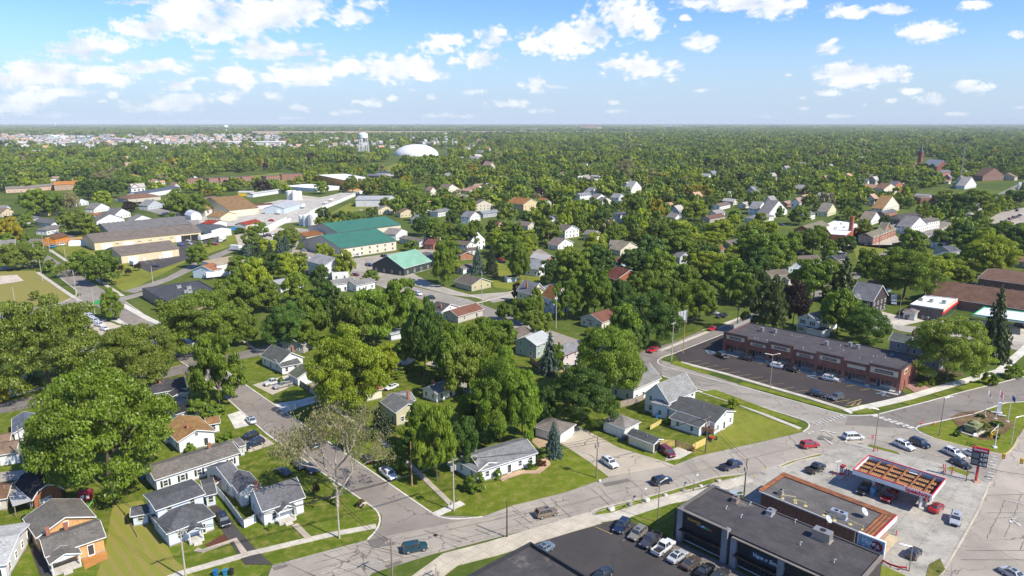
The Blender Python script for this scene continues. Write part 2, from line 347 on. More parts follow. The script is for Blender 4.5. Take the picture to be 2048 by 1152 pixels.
 # ------ ground and streets
ZC=[0]
def zn():ZC[0]+=1;return ZC[0]*.0003
BLOCK=[]
def poly(name,px,z,m,color,label=None,block=True,hard=False,thick=0.0):
 P=[G(x,y)for x,y in px];z+=zn()
 if block:BLOCK.append([(p.x,p.y)for p in P])
 mb=MB()
 if thick:mb.prism([(p.x,p.y)for p in P],z-thick,z)
 else:
  n=len(P);ar=sum(P[i].x*P[(i+1)%n].y-P[(i+1)%n].x*P[i].y for i in range(n))
  if ar<0:P=P[::-1]
  mb.add([(p.x,p.y,z)for p in P],[tuple(range(n))])
 o=mb.build(name,m,None,color);tag(o,label,name.split('_')[-1]if label else None,None,'structure');return o
gp=MB();S=30000
gp.add([(-S,-2000,0),(S,-2000,0),(S,S,0),(-S,S,0)],[(0,1,2,3)])
tag(gp.build('ground','ground'),'green ground under the whole town reaching the horizon','ground',None,'structure')
LAWN=(.140,.185,.014);LAWN2=(.105,.152,.012);LAWNY=(.185,.21,.026)
def lawn(px,label,c=LAWN,m='grass',z=.02,block=False):return poly('lawn',px,z,m,c,label,block)
lawn([(545,1131),(735,1080),(768,1028),(744,1012),(652,890),(560,820),(480,700),(380,700),(0,790),(-200,820),(-200,1300),(330,1300)],'lawns of the houses on the left of the side street',LAWN2)
lawn([(863,1026),(965,1034),(1134,986),(1349,932),(1500,890),(1606,864),(1560,820),(1394,776),(1150,688),(840,575),(640,640),(480,720),(652,881)],'lawns of the block of houses in the middle',LAWN2,z=.024)
lawn([(910,1022),(965,1032),(1024,1012),(1134,984),(1217,953),(1216,940),(1128,902),(1095,925),(985,958),(950,975),(880,985)],'bright corner lawn in front of the grey ranch house',LAWN,z=.03)
lawn([(1470,815),(1606,862),(1536,880),(1394,912),(1380,903)],'bright yellow green corner lawn beside the crosswalk',LAWNY,z=.03)
lawn([(590,1010),(700,960),(745,1005),(758,1040),(740,1058),(620,1078),(570,1010)],'deep green corner lawn beside the white cottage',LAWN2,z=.03)
lawn([(225,1012),(285,1000),(350,1120),(400,1160),(190,1160),(208,1110)],'mown yellow green yard between orange and blue houses',(.20,.205,.035),'mown_grass',.03)
lawn([(-60,545),(70,541),(150,600),(0,622),(-60,626)],'striped mown park lawn by the left edge',(.215,.205,.055),'mown_grass',.03)
lawn([(200,545),(240,500),(380,480),(560,455),(520,470),(470,490),(380,520),(262,580),(245,583)],'mown green verge sloping round the tan storage buildings',LAWNY,z=.03)
lawn([(98,487),(185,490),(215,510),(208,518),(150,525)],'lawn in front of the long tan storage building',LAWNY,z=.03)
lawn([(1700,480),(1760,485),(1830,468),(1850,480),(1790,512),(1735,547),(1722,540)],'school lawn by the road',LAWNY,z=.03)
lawn([(1840,870),(1831,858),(1946,828),(2011,806),(2060,803),(2048,866),(2036,876),(2020,903),(2005,908),(1936,893),(1868,876)],'triangular memorial lawn with the tank',LAWN,z=.03)
lawn([(430,374),(620,366),(560,345),(440,358),(400,372)],'open green field by the brick row',LAWNY,z=.03)
lawn([(610,336),(700,346),(785,346),(812,330),(840,322),(800,324),(770,334),(690,336),(620,333)],'long green field below the white dome',LAWNY,z=.03)
lawn([(640,438),(700,405),(712,410),(770,415),(700,425),(655,448)],'green strip beyond the white fence',LAWNY,z=.03)
lawn([(980,520),(1040,540),(1100,560),(1060,585),(990,575),(970,545)],'back garden lawn behind the tan ranch',LAWNY,z=.03)
OLD=(.285,.27,.25);NEWA=(.165,.158,.155);DARK=(.052,.050,.054);GRAV=(.36,.33,.28);CONC=(.50,.46,.385);CONC2=(.60,.57,.50)
def road(px,label,c=OLD,z=.06,m='asphalt',name='road'):return poly(name,px,z,m,c,label)
road([(480,1300),(545,1131),(735,1080),(965,1034),(1024,1012),(1134,984),(1216,955),(1349,931),(1394,913),(1536,881),(1606,864),(1700,840),(1831,858),(1733,889),(1701,891),(1636,909),(1556,930),(1489,951),(1399,974),(1289,1006),(1184,1034),(1024,1068),(862,1110),(745,1147),(600,1300)],'old cracked grey main road across the foreground',OLD)
road([(965,1034),(880,1032),(862,1026),(652,881),(385,696),(250,603),(215,585),(116,523),(69,494),(66,480),(55,482),(67,497),(78,519),(114,550),(150,578),(165,592),(190,610),(272,658),(405,753),(534,869),(744,1014),(764,1030),(762,1052),(735,1080)],'side street running up to the left',(.215,.2,.19),z=.07)
road([(1606,864),(1621,848),(1604,840),(1394,776),(1324,752),(1262,728),(1099,686),(987,640),(897,614),(785,582),(700,552),(700,540),(785,558),(834,575),(937,599),(1069,650),(1150,678),(1334,724),(1411,748),(1536,787),(1671,825),(1696,831),(1756,828),(1700,850)],'grey street in front of the brick strip mall',(.26,.25,.235),z=.07)
road([(1324,716),(1349,706),(1446,668),(1545,632),(1640,595),(1735,548),(1861,472),(1950,425),(2048,378),(2100,350),(2090,340),(2040,366),(1935,418),(1846,462),(1790,490),(1722,532),(1630,582),(1548,610),(1491,632),(1449,646),(1404,661),(1344,686),(1290,700),(1250,722),(1324,752)],'street running up to the right past the red cars',(.20,.19,.185),z=.08)
road([(1690,850),(1696,831),(1756,828),(1861,801),(1926,783),(2008,763),(2120,735),(2140,785),(2048,802),(2011,805),(1946,828),(1831,858)],'newer grey street beside the memorial lawn',(.19,.18,.175),z=.08)
road([(1733,889),(1831,858),(1868,876),(1936,894),(2011,909),(2030,960),(1981,965),(1946,950),(1876,927),(1801,907)],'street of waiting cars beside the fuel station',(.25,.24,.225),z=.08)
road([(1820,1300),(1883,1150),(1926,1079),(1956,1024),(1981,965),(2011,909),(2023,901),(2036,876),(2052,850),(2300,800),(2500,1300)],'wide pale road at the right edge',(.32,.30,.275),z=.09)
road([(-20,806),(15,804),(80,790),(400,722),(472,706),(560,685),(640,660),(640,668),(560,703),(487,718),(300,764),(80,812),(-20,832)],'narrow cross street on the left',NEWA,z=.075)
road([(-40,628),(0,626),(112,609),(165,590),(240,595),(285,584),(285,592),(247,602),(190,612),(112,618),(0,640),(-40,644)],'cross street at the park corner',(.24,.23,.215),z=.08)
road([(-30,543),(0,541),(78,530),(80,519),(0,533),(-30,536)],'street above the park lawn',(.25,.24,.225),z=.08)
road([(-30,476),(84,478),(150,470),(150,475),(87,484),(28,486),(-30,492)],'cross street by the yellow tree',NEWA,z=.085)
road([(245,583),(262,578),(330,556),(400,520),(470,492),(478,497),(415,527),(340,562),(270,586)],'narrow gravel lane beside the storage buildings',(.22,.21,.2),z=.05)
road([(590,500),(600,480),(640,462),(590,455),(575,520),(600,540),(700,560),(786,560),(900,590),(1000,601),(1014,584),(937,590),(860,565),(790,528),(900,505),(880,495),(793,505),(690,520),(660,512),(610,500)],'pale street round the green roofed halls',(.30,.29,.265),z=.065)
road([(960,596),(1014,584),(1110,566),(1112,572),(1024,598),(987,606)],'pale cross street by the tan ranch',(.31,.3,.275),z=.085)
road([(1040,500),(1080,498),(1120,520),(1102,524),(1060,506)],'short street among the trees beyond the spruces',(.25,.24,.23),z=.06)
road([(370,408),(280,418),(360,440),(395,452),(440,446),(330,410),(240,398),(225,400)],'side road by the dark red tree',(.24,.23,.22),z=.06)
road([(1790,650),(1850,655),(1960,668),(2070,690),(2070,706),(1930,684),(1800,662),(1780,655)],'pale road in front of the store',(.30,.29,.27),z=.07)
road([(1740,665),(1860,640),(1790,630),(1760,622),(1740,630)],'paved yard behind the store',CONC,m='concrete_slab',z=.05)
LOT=[(1446,669),(1349,708),(1361,722),(1536,771),(1694,815),(1812,792),(1802,776),(1449,700)]
road(LOT,'dark freshly sealed parking lot of the brick strip mall',(.045,.040,.044),z=.10,name='parking_lot')
road([(1000,1170),(1076,1084),(1245,1037),(1300,1062),(1400,1110),(1500,1170),(1520,1300),(900,1300)],'dark parking lot behind the foreground buildings',DARK,z=.10,name='parking_lot')
road([(480,1064),(440,1015),(418,1004),(424,1030),(445,1062),(490,1130),(545,1130),(512,1100)],'black asphalt driveway of the pale blue house',DARK,z=.10,name='driveway')
road([(1085,860),(1124,888),(1180,925),(1217,954),(1349,931),(1334,925),(1239,896),(1179,864),(1150,850),(1110,852)],'pale gravel driveway with the white car',(.36,.335,.29),z=.045,name='driveway')
road([(255,510),(225,513),(300,545),(395,512),(398,508),(375,492),(455,482),(430,470),(355,480),(352,505),(235,516),(165,528),(150,524),(215,513)],'dark parking lot round the tan storage buildings',(.06,.058,.062),z=.08,name='parking_lot')
road([(145,655),(170,625),(235,650),(275,655),(215,672),(190,675)],'gravel parking lot with white cars',(.40,.37,.32),z=.05,name='parking_lot')
road([(870,718),(920,706),(945,745),(960,780),(935,790),(905,748),(850,728)],'gravel yard drive among the trees',(.34,.32,.28),z=.05,name='driveway')
road([(480,500),(470,470),(560,455),(600,470),(590,500),(560,490)],'gravel yard with parked cars behind the spruces',(.36,.34,.30),z=.05,name='parking_lot')
road([(1770,452),(1690,510),(1640,500),(1625,480),(1680,470),(1730,490),(1800,490),(1830,505)],'paved school yard',(.38,.36,.33),z=.05,name='parking_lot')
road([(1960,470),(1965,445),(2000,425),(2100,405),(2100,480),(2010,475)],'parking lot with a row of cars at the right',(.33,.31,.29),z=.05,name='parking_lot')
road([(1860,640),(1960,640),(2070,655),(2070,690),(1960,668),(1850,655)],'concrete forecourt of the green canopy station',CONC,m='concrete_slab',z=.06,name='forecourt')
road([(505,770),(575,750),(590,770),(545,790)],'gravel driveway with two pickup trucks',(.40,.38,.33),z=.05,name='driveway')
road([(548,808),(600,800),(640,790),(650,800),(600,815),(565,828)],'concrete driveway apron by the side street',CONC2,m='concrete_slab',z=.05,name='driveway')
road([(455,830),(510,812),(525,845),(470,858)],'concrete driveway on the left of the side street',CONC2,m='concrete_slab',z=.05,name='driveway')
road([(470,895),(520,868),(550,888),(500,905)],'gravel driveway beside the long white ranch',(.40,.37,.33),z=.05,name='driveway')
road([(220,640),(248,636),(262,650),(275,655),(240,648)],'concrete apron of the gravel lot',CONC2,m='concrete_slab',z=.055,name='driveway')
road([(1335,903),(1356,894),(1385,905),(1360,918),(1330,923)],'concrete driveway beside the beige garage',CONC,m='concrete_slab',z=.06,name='driveway')
road([(1060,880),(1090,870),(1110,890),(1080,898)],'tan paved patio behind the grey ranch',(.42,.30,.19),m='concrete_slab',z=.05,name='patio')
road([(392,440),(470,420),(520,430),(590,420),(640,405),(690,385),(640,395),(600,390),(560,410),(470,445)],'gravel industrial yard',(.42,.40,.35),z=.05,name='yard')
road([(395,428),(470,418),(560,400),(640,396),(735,372),(742,380),(660,412),(610,432),(600,444),(520,452),(400,452)],'pale concrete works yard between the sheds',(.46,.43,.38),m='concrete_slab',z=.055,name='yard')
road([(0,945),(50,940),(60,955),(0,965)],'pale alley behind the houses',(.36,.34,.31),z=.05,name='alley')
road([(60,1098),(74,1085),(105,1152),(80,1152)],'dark drive beside the orange house',DARK,z=.05,name='driveway')
road([(1489,951),(1556,930),(1636,909),(1701,891),(1733,889),(1801,907),(1876,927),(1946,950),(1981,964),(1956,1024),(1926,1079),(1883,1150),(1860,1200),(1700,1300),(1480,1000),(1450,985),(1420,972)],'stained concrete forecourt of the fuel station',(.37,.345,.30),z=.10,m='concrete_slab',name='forecourt')
def walk(pts,w,label,c=CONC,z=.13):
 P=[G(x,y)for x,y in pts];mb=MB();L_,R_=[],[];z+=zn()*2
 for i,p in enumerate(P):
  a=P[max(0,i-1)];b=P[min(len(P)-1,i+1)];d=(b-a).normalized();n=Vector((-d.y,d.x,0))*w/2
  L_.append(p+n);R_.append(p-n)
 for i in range(len(P)-1):
  q=[L_[i],R_[i],R_[i+1],L_[i+1]]
  mb.prism([(v.x,v.y)for v in q],0.0,z)
  BLOCK.append([(v.x,v.y)for v in q])
 return tag(mb.build('sidewalk','concrete',None,c),label,'sidewalk',None,'structure')
walk([(330,1160),(360,1148),(500,1108),(660,1070),(752,1053)],1.5,'old flagstone sidewalk along the main road')
walk([(905,1012),(820,930),(760,880),(700,840),(560,735),(470,670)],1.2,'old sidewalk on the right of the side street',(.40,.35,.28))
walk([(870,1030),(925,1006)],1.8,'white sidewalk corner ramp',CONC2)
walk([(1361,725),(1450,748),(1536,773),(1610,794),(1700,822)],1.7,'sidewalk between the strip mall lot and its verge')
walk([(1692,824),(1811,797),(1930,762),(2000,742),(2048,700),(2090,660)],2.6,'pale sidewalk beside the brick strip mall',CONC2)
walk([(1320,702),(1365,684),(1445,652),(1480,636)],1.5,'sidewalk with grass verge by the red cars')
walk([(1600,858),(1480,810),(1395,782)],1.4,'sidewalk beside the corner lawn',z=.12)
walk([(245,610),(300,640),(330,652),(400,700)],2.6,'wide pale sidewalk by the dark flat building',CONC2)
walk([(75,545),(125,580),(160,603)],1.8,'sidewalk along the park lawn')
walk([(100,500),(140,527),(180,550),(245,592)],1.8,'sidewalk on the far side of the street')
walk([(0,798),(110,770),(250,738)],1.2,'thin sidewalk by the cross street')
walk([(1733,545),(1790,512),(1865,470),(1950,425),(2040,378)],2.2,'sidewalk along the school lawn')
walk([(1184,1040),(1250,1030),(1330,1004),(1410,985),(1500,958)],2.6,'concrete sidewalk below the boulders',CONC)
walk([(820,1180),(900,1120),(985,1098),(1070,1072),(1190,1036)],4.5,'broad concrete apron in front of the dark lot',(.48,.43,.34))
walk([(900,618),(968,603),(1060,580)],1.2,'sidewalk by the street corner')
walk([(968,600),(937,590),(890,578)],1.2,'sidewalk in front of the tan ranch')
walk([(590,1050),(618,1078)],1.2,'front path of the white cottage',(.42,.36,.28))
walk([(392,1100),(405,1103),(470,1080),(492,1112)],1.1,'front path of the pale blue house',(.46,.39,.31))
walk([(1000,960),(1040,945),(1075,945),(1095,928),(1085,915)],1.6,'curved paved path of the grey ranch',(.50,.34,.22))
walk([(1930,680),(2000,700)],2,'sidewalk near the spruce')
def kerb(pts,label,c=CONC2,w=.35,z=.14):
 P=[G(x,y)for x,y in pts];mb=MB()
 for a,b in zip(P,P[1:]):
  d=(b-a).normalized();mb.beam(a-d*.02+Vector((0,0,z/2)),b+d*.02+Vector((0,0,z/2)),w,z)
 return tag(mb.build('kerb','concrete',None,c),label,'kerb',None,'structure')
def arc(a,c,b,n=8):
 return[((1-t)**2*a[0]+2*t*(1-t)*c[0]+t*t*b[0],(1-t)**2*a[1]+2*t*(1-t)*c[1]+t*t*b[1])for t in[i/n for i in range(n+1)]]
kerb([(534,869),(652,951),(744,1014)]+arc((744,1014),(780,1040),(735,1080)),'kerb round the left corner of the side street')
kerb([(385,696),(520,790),(652,881),(863,1026)]+arc((863,1026),(885,1046),(965,1034)),'kerb round the right corner of the side street')
kerb(arc((1404,661),(1290,702),(1300,706))[:3]+[(1404,661),(1449,646),(1491,632)],'kerb by the red cars')
kerb([(1446,669),(1349,707)]+arc((1349,707),(1290,722),(1334,735))+[(1411,755),(1474,772),(1536,788),(1671,826)]+arc((1671,826),(1700,836),(1756,829))+[(1861,802),(1926,784),(2008,764),(2070,748)],'kerb round the strip mall corner')
kerb([(1324,752),(1394,777),(1536,818),(1604,840)]+arc((1604,840),(1632,850),(1606,864)),'kerb round the corner lawn')
kerb(arc((1868,877),(1810,858),(1846,850))+[(1946,829),(2011,806),(2060,803)],'kerb round the memorial lawn')
kerb([(1868,877),(1936,895),(2005,911)]+arc((2005,911),(2026,905),(2036,876)),'yellowed kerb below the memorial lawn',(.55,.46,.27))
kerb([(1981,965),(1956,1024),(1926,1079),(1883,1150)],'kerb of the wide road',(.52,.46,.36),.3,.12)
kerb([(272,659),(405,754),(534,869)],'upper kerb of the side street')
kerb([(250,603),(385,696)],'kerb by the dark flat building')
kerb([(114,551),(150,579)]+arc((150,579),(168,590),(112,609))+[(0,626)],'kerb of the park corner')
kerb([(1184,1034),(1182,1026)]+arc((1182,1026),(1190,1018),(1230,1010))+[(1330,985),(1430,955),(1490,948),(1493,953),(1440,965),(1300,1003),(1184,1040)],'kerb of the boulder strip',CONC,.25,.18)
kerb([(1556,935),(1575,925),(1640,908),(1648,912),(1600,922),(1565,935),(1556,935)],'kerb of the planted island',(.5,.46,.36),.3,.2)
kerb([(1735,548),(1795,516),(1861,473)],'kerb along the school lawn')
def strip(px,label,c=LAWN,z=.145):return poly('verge',px,z,'grass',c,label,False,thick=.14)
strip([(1190,1030),(1200,1020),(1330,986),(1430,957),(1488,950),(1440,962),(1300,1000),(1200,1033)],'grass strip with boulders beside the main road')
strip([(1340,728),(1411,749),(1424,746),(1352,722)],'verge at the tip of the strip mall lot')
strip([(1475,769),(1530,783),(1660,820),(1690,822),(1600,797),(1490,765)],'long green verge in front of the strip mall')
strip([(1802,806),(1840,797),(1860,799),(1818,811)],'small green verge by the driveway')
strip([(1867,790),(1895,782),(1911,787),(1885,795)],'diamond shaped green verge')
strip([(1910,777),(1980,755),(2010,760),(1928,783)],'green verge with a round bush')
strip([(1700,825),(1735,817),(1750,826),(1715,828)],'tiny green corner verge')
strip([(1400,664),(1440,645),(1452,648),(1418,664)],'verge by the parked red car')
strip([(1326,690),(1398,658),(1404,661),(1348,684)],'verge beside the red car')
strip([(1560,934),(1578,926),(1638,909),(1642,912),(1598,921),(1566,934)],'dry planted island of the fuel station',(.2,.2,.07))
strip([(1733,893),(1740,890),(1795,905),(1800,910)],'narrow grass wedge by the stop sign')
strip([(1892,937),(1905,934),(1940,947),(1935,953)],'narrow grass wedge by the price sign')
strip([(1402,785),(1430,780),(1600,843),(1590,848)],'verge by the corner lawn')
strip([(1785,520),(1740,545),(1752,547),(1800,520)],'oval verge by the school',LAWNY)
strip([(1740,1152),(1760,1130),(1810,1152),(1830,1200),(1740,1200)],'grass beside the vape sign')
strip([(1858,1130),(1880,1118),(1890,1140),(1870,1160),(1850,1160)],'brown and green corner bed by the wide road',(.14,.15,.035))
strip([(1260,1034),(1350,1000),(1360,990),(1350,1080),(1310,1060)],'grass left of the dark shop building',LAWN2,.12)
strip([(1900,835),(1920,826),(1970,820),(2000,830),(2030,850),(1990,880),(1960,880),(1925,862)],'brown mulch bed round the tank',(.16,.10,.06),.10)
strip([(1845,745),(1870,730),(1930,750),(1880,765)],'planted flower bed beside the strip mall',(.09,.07,.045),.12)
strip([(1820,765),(1850,750),(1880,765),(1855,778)],'flower bed by the brick path',(.09,.07,.045),.12)
road([(1803,768),(1830,762),(1862,778),(1828,785)],'red brick path by the strip mall',(.33,.2,.16),z=.12,m='concrete',name='path')
strip([(1085,855),(1125,873),(1150,862),(1100,846)],'dirt in front of the garage',(.22,.19,.13),.04)
poly('mulch_bed',[(408,1091),(448,1068),(460,1080),(425,1095)],.05,'soil',(.11,.045,.03),'dark red mulch bed by the blue house')
poly('mulch_bed',[(162,1118),(212,1101),(216,1118),(170,1140)],.05,'soil',(.42,.2,.06),'orange leaf bed by the orange house')
poly('soil_bed',[(0,1052),(28,1048),(55,1100),(35,1120),(18,1110)],.05,'soil',(.20,.15,.10),'bare brown garden plot at the left edge')
for(x0,x1,y0,y1,c,l)in[(500,1300,262.5,268,(.36,.27,.17),'long tan ploughed field below the horizon'),(560,640,252,253.6,(.35,.30,.2),'pale field near the left horizon'),(300,420,256,257.5,(.34,.3,.2),'narrow pale field left of the white tower'),(60,110,256,258,(.36,.3,.2),'pale field at the far left'),(1240,1380,250.2,251.4,(.4,.37,.3),'pale field by the far hospital')]:
 poly('field',[(x0,y0),(x1,y0+.4),(x1,y1),(x0,y1)],.5,'soil',c,l)
poly('tennis_court',[(0,552),(34,550),(48,562),(0,569)],.06,'concrete',(.55,.48,.40),'pale concrete pad in the park')
poly('bike_path',[(182,607),(205,597),(222,592),(232,597),(212,606),(190,610)],.10,'asphalt',(.03,.26,.08),'green painted bend of the bicycle lane')
def lines(segs,w,label,c=(.60,.58,.54),z=0.0,name='road_marking'):
 mb=MB();ZC[0]+=1;z=.152+ZC[0]*.0003
 for(x0,y0,x1,y1)in segs:
  a,b=G(x0,y0),G(x1,y1);d=(b-a).normalized();n=Vector((-d.y,d.x,0))*w/2;k=Vector((0,0,z))
  mb.add([a-n+k,b-n+k,b+n+k,a+n+k],[(0,1,2,3)])
 return tag(mb.build(name,'road_paint',None,c),label,'marking',None,'structure')
YEL=(.62,.42,.05)
def lerp(a,b,t):return a+(b-a)*t
cw=[]
for i in range(9):
 t=i/8;cw.append((lerp(1624,1680,t),lerp(846,831,t),lerp(1636,1690,t),lerp(851,836,t)))
lines(cw,.6,'zebra crossing by the strip mall corner')
lines([(lerp(1745,1815,i/6),lerp(834,857,i/6),lerp(1757,1829,i/6),lerp(832,855,i/6))for i in range(7)],1.1,'crossing dashes beside the street entrance')
lines([(1976+(-2)*i*0,0,0,0)for i in[]]+[(lerp(1990,1980,i/8)-8,lerp(913,957,i/8),lerp(2002,1992,i/8)-6,lerp(915,960,i/8))for i in range(9)],.65,'zebra crossing below the price sign')
lines([(1640,862,1676,868),(1655,866,1668,874),(1616,869,1628,864),(1700,872,1690,886),(1648,878,1665,890)],.5,'worn stop bars in the intersection')
lines([(2018,1003,2060,1013),(2028,900,2060,907)],.3,'white lane bars on the wide road')
lines([(2021,1040,2041,1053),(2021,1040,2031,1038),(2021,1040,2022,1047)],.5,'white turn arrow on the wide road')
lines([(545,1136,735,1085),(965,1038,1134,990),(1134,990,1216,961),(1350,935,1536,886)],.13,'faint white edge line of the main road',(.55,.53,.48))
lines([(640,1150,862,1104),(862,1104,1024,1061),(1024,1061,1184,1028),(1184,1028,1399,966)],.14,'white edge line on the near side of the main road',(.62,.6,.55))
lines([(600,1152,760,1098),(900,1060,1134,1010),(1134,1010,1320,962),(1320,962,1600,893)],.12,'faded yellow centre line of the main road',(.36,.29,.15))
lines([(1733,876,1801,893),(1801,893,1876,912),(1876,912,1990,940)],.13,'yellow line between the waiting cars',(.55,.38,.08))
lines([(1760,882,1800,893),(1830,900,1990,945)],.13,'white lane line beside the waiting cars',(.6,.58,.52))
st=[(1373,726,1402,722),(1392,731,1418,727),(1411,735,1436,732),(1432,741,1459,738),(1453,747,1481,744),(1474,753,1503,750),(1496,758,1526,755),(1515,765,1536,762),(1539,770,1568,768),(1565,779,1590,775),(1588,785,1615,781),(1663,806,1699,801),(1634,797,1655,794),(1445,712,1470,708),(1490,722,1512,718),(1516,729,1536,726),(1585,748,1610,744),(1665,766,1685,763),(1692,774,1711,771),(1720,782,1742,778)]
lines(st,.13,'yellow bay lines of the strip mall lot',YEL)
lines([(1613,753,1630,758),(1630,758,1645,760),(1613,753,1640,752),(1752,788,1775,786),(1763,790,1778,794),(1765,793,1770,788),(1411,701,1430,705),(1416,708,1434,706),(1411,701,1418,708)],.35,'blue accessible bay markings',(.12,.30,.52))
lines([(1690,813,1727,811),(1694,808,1722,800),(1700,813,1712,806),(1712,812,1722,804)],.2,'yellow hatched corner of the strip mall lot',YEL)
lines([(1190,1055,1224,1070),(1220,1070,1226,1067),(1246,1083,1256,1076),(1324,1122,1332,1114),(1352,1136,1362,1128),(1376,1116,1386,1109)],.13,'yellow bay lines beside the parked row',YEL)
lines([(262,515,268,520),(275,513,282,518),(300,519,308,525),(320,516,328,521),(290,523,297,528)],.15,'pale bay lines of the storage lot',(.6,.55,.4))
lines([(1505,947,1512,958),(1520,942,1540,935)],.2,'yellow kerb mark by the forecourt',YEL)
mh=MB()
mh.lathe(G(871,1071)+Vector((0,0,.07)),[(.45,0),(.45,.02),(.38,.025)]);tag(mh.build('manhole_cover','rubber'),'round dark manhole cover in the main road','manhole')
def seams(top,bot,n,seed,label,w=.07,c=(.10,.098,.095),lon=True):
 rr=random.Random(seed);mb=MB();ZC[0]+=1;z=.140+ZC[0]*.0001
 def at(pts,t):k=t*(len(pts)-1);i=min(int(k),len(pts)-2);return G(*[pts[i][j]+(pts[i+1][j]-pts[i][j])*(k-i)for j in(0,1)])
 def jag(f,n_,ww):
  P_=[f(i/n_)for i in range(n_+1)]
  for a,b in zip(P_,P_[1:]):
   d=(b-a).normalized();q=Vector((-d.y,d.x,0))*ww*rr.uniform(.25,.7);k=Vector((0,0,z));mb.add([a-q+k,b-q+k,b+q+k,a+q+k],[(0,1,2,3)])
 for i in range(n):
  t=(i+rr.uniform(.1,.9))/n;s0,s1=rr.choice(((0,1),(0,.5),(.5,1),(.1,.9)));dt=rr.uniform(-.012,.012)
  jag(lambda s:at(top,min(1,max(0,t+dt*s+rr.uniform(-.0015,.0015)))).lerp(at(bot,min(1,max(0,t+rr.uniform(-.001,.001)))),s0+(s1-s0)*s),7,w)
 if lon:
  for s in(.48,.27,.75):
   a=rr.uniform(0,.4);b=a+rr.uniform(.25,.5);jag(lambda q:at(top,min(1,a+(b-a)*q)).lerp(at(bot,min(1,a+(b-a)*q)),s+rr.uniform(-.012,.012)),40,w*.8)
 tag(mb.build('tar_seam','soil',None,c),label,'tar seam',None,'structure')
seams([(735,1080),(965,1034),(1134,984),(1349,931),(1600,866)],[(862,1108),(1024,1066),(1184,1033),(1399,972),(1640,908)],16,3,'dark tar seams across the main road')
seams([(560,1128),(650,1103),(735,1080)],[(660,1175),(770,1140),(862,1108)],6,4,'dark tar seams at the lower end of the main road')
seams([(1334,728),(1411,751),(1536,790),(1671,828)],[(1262,726),(1324,750),(1394,774),(1604,838)],11,5,'tar seams of the street by the strip mall',.08)
seams([(1985,966),(1960,1024),(1930,1079),(1888,1150)],[(2120,960),(2110,1024),(2090,1079),(2060,1150)],5,6,'tar seams of the wide road',.08)
seams([(1756,830),(1861,803),(1926,786),(2008,766)],[(1831,857),(1946,827),(2000,812),(2048,802)],5,8,'tar seams beside the memorial lawn',.08,lon=False)
for k,px in enumerate([[(545,1133),(572,1126),(576,1134),(549,1142)],[(735,1082),(770,1074),(792,1090),(745,1097)],[(770,1133),(800,1122),(806,1126),(776,1137)],[(1205,968),(1255,958),(1262,963),(1212,974)],[(1640,872),(1668,878),(1660,884),(1634,877)]]):
 poly('road_patch',px,.118,'asphalt',(.15,.145,.14),'%s darker repair patch of the main road, counted from the left'%('first','second','third','fourth','fifth')[k],False)
 # ------ buildings
FOOT=[]
def rootof(o):
 while o.parent:o=o.parent
 return o
WIN_CACHE={}
def window(parent,p,n,w,h,fc=(.8,.8,.78),door=False):
 key=(round(w,1),round(h,1),door)
 if key not in WIN_CACHE:
  f=MB();t=.1
  for s in(-1,1):
   f.box((s*w/2,-.03,0),(t,.1,h+t));
  f.box((0,-.03,h/2),(w-t,.1,t));f.box((0,-.045,-h/2),(w-t,.13,t))
  if not door:f.box((0,-.03,0),(w-t,.07,.06))
  g=MB();g.box((0,-.008,0),(w-t,.03,h-t))
  WIN_CACHE[key]=(f.mesh('door_frame' if door else 'window_frame'),g.mesh('pane'))
  WIN_CACHE[key][0].materials.append(MATS['paint']);WIN_CACHE[key][1].materials.append(MATS['glass'])
 fm,gm=WIN_CACHE[key]
 o=bpy.data.objects.new('door' if door else 'window',fm);COL.objects.link(o);o.color=(*fc,1)
 o.parent=parent;o.location=Vector(p)-parent.location;o.rotation_euler[2]=math.atan2(n.x,-n.y)
 g=bpy.data.objects.new('pane',gm);COL.objects.link(g);g.parent=o
 return o
def clampL(v,a,b):return max(a,min(b,v))
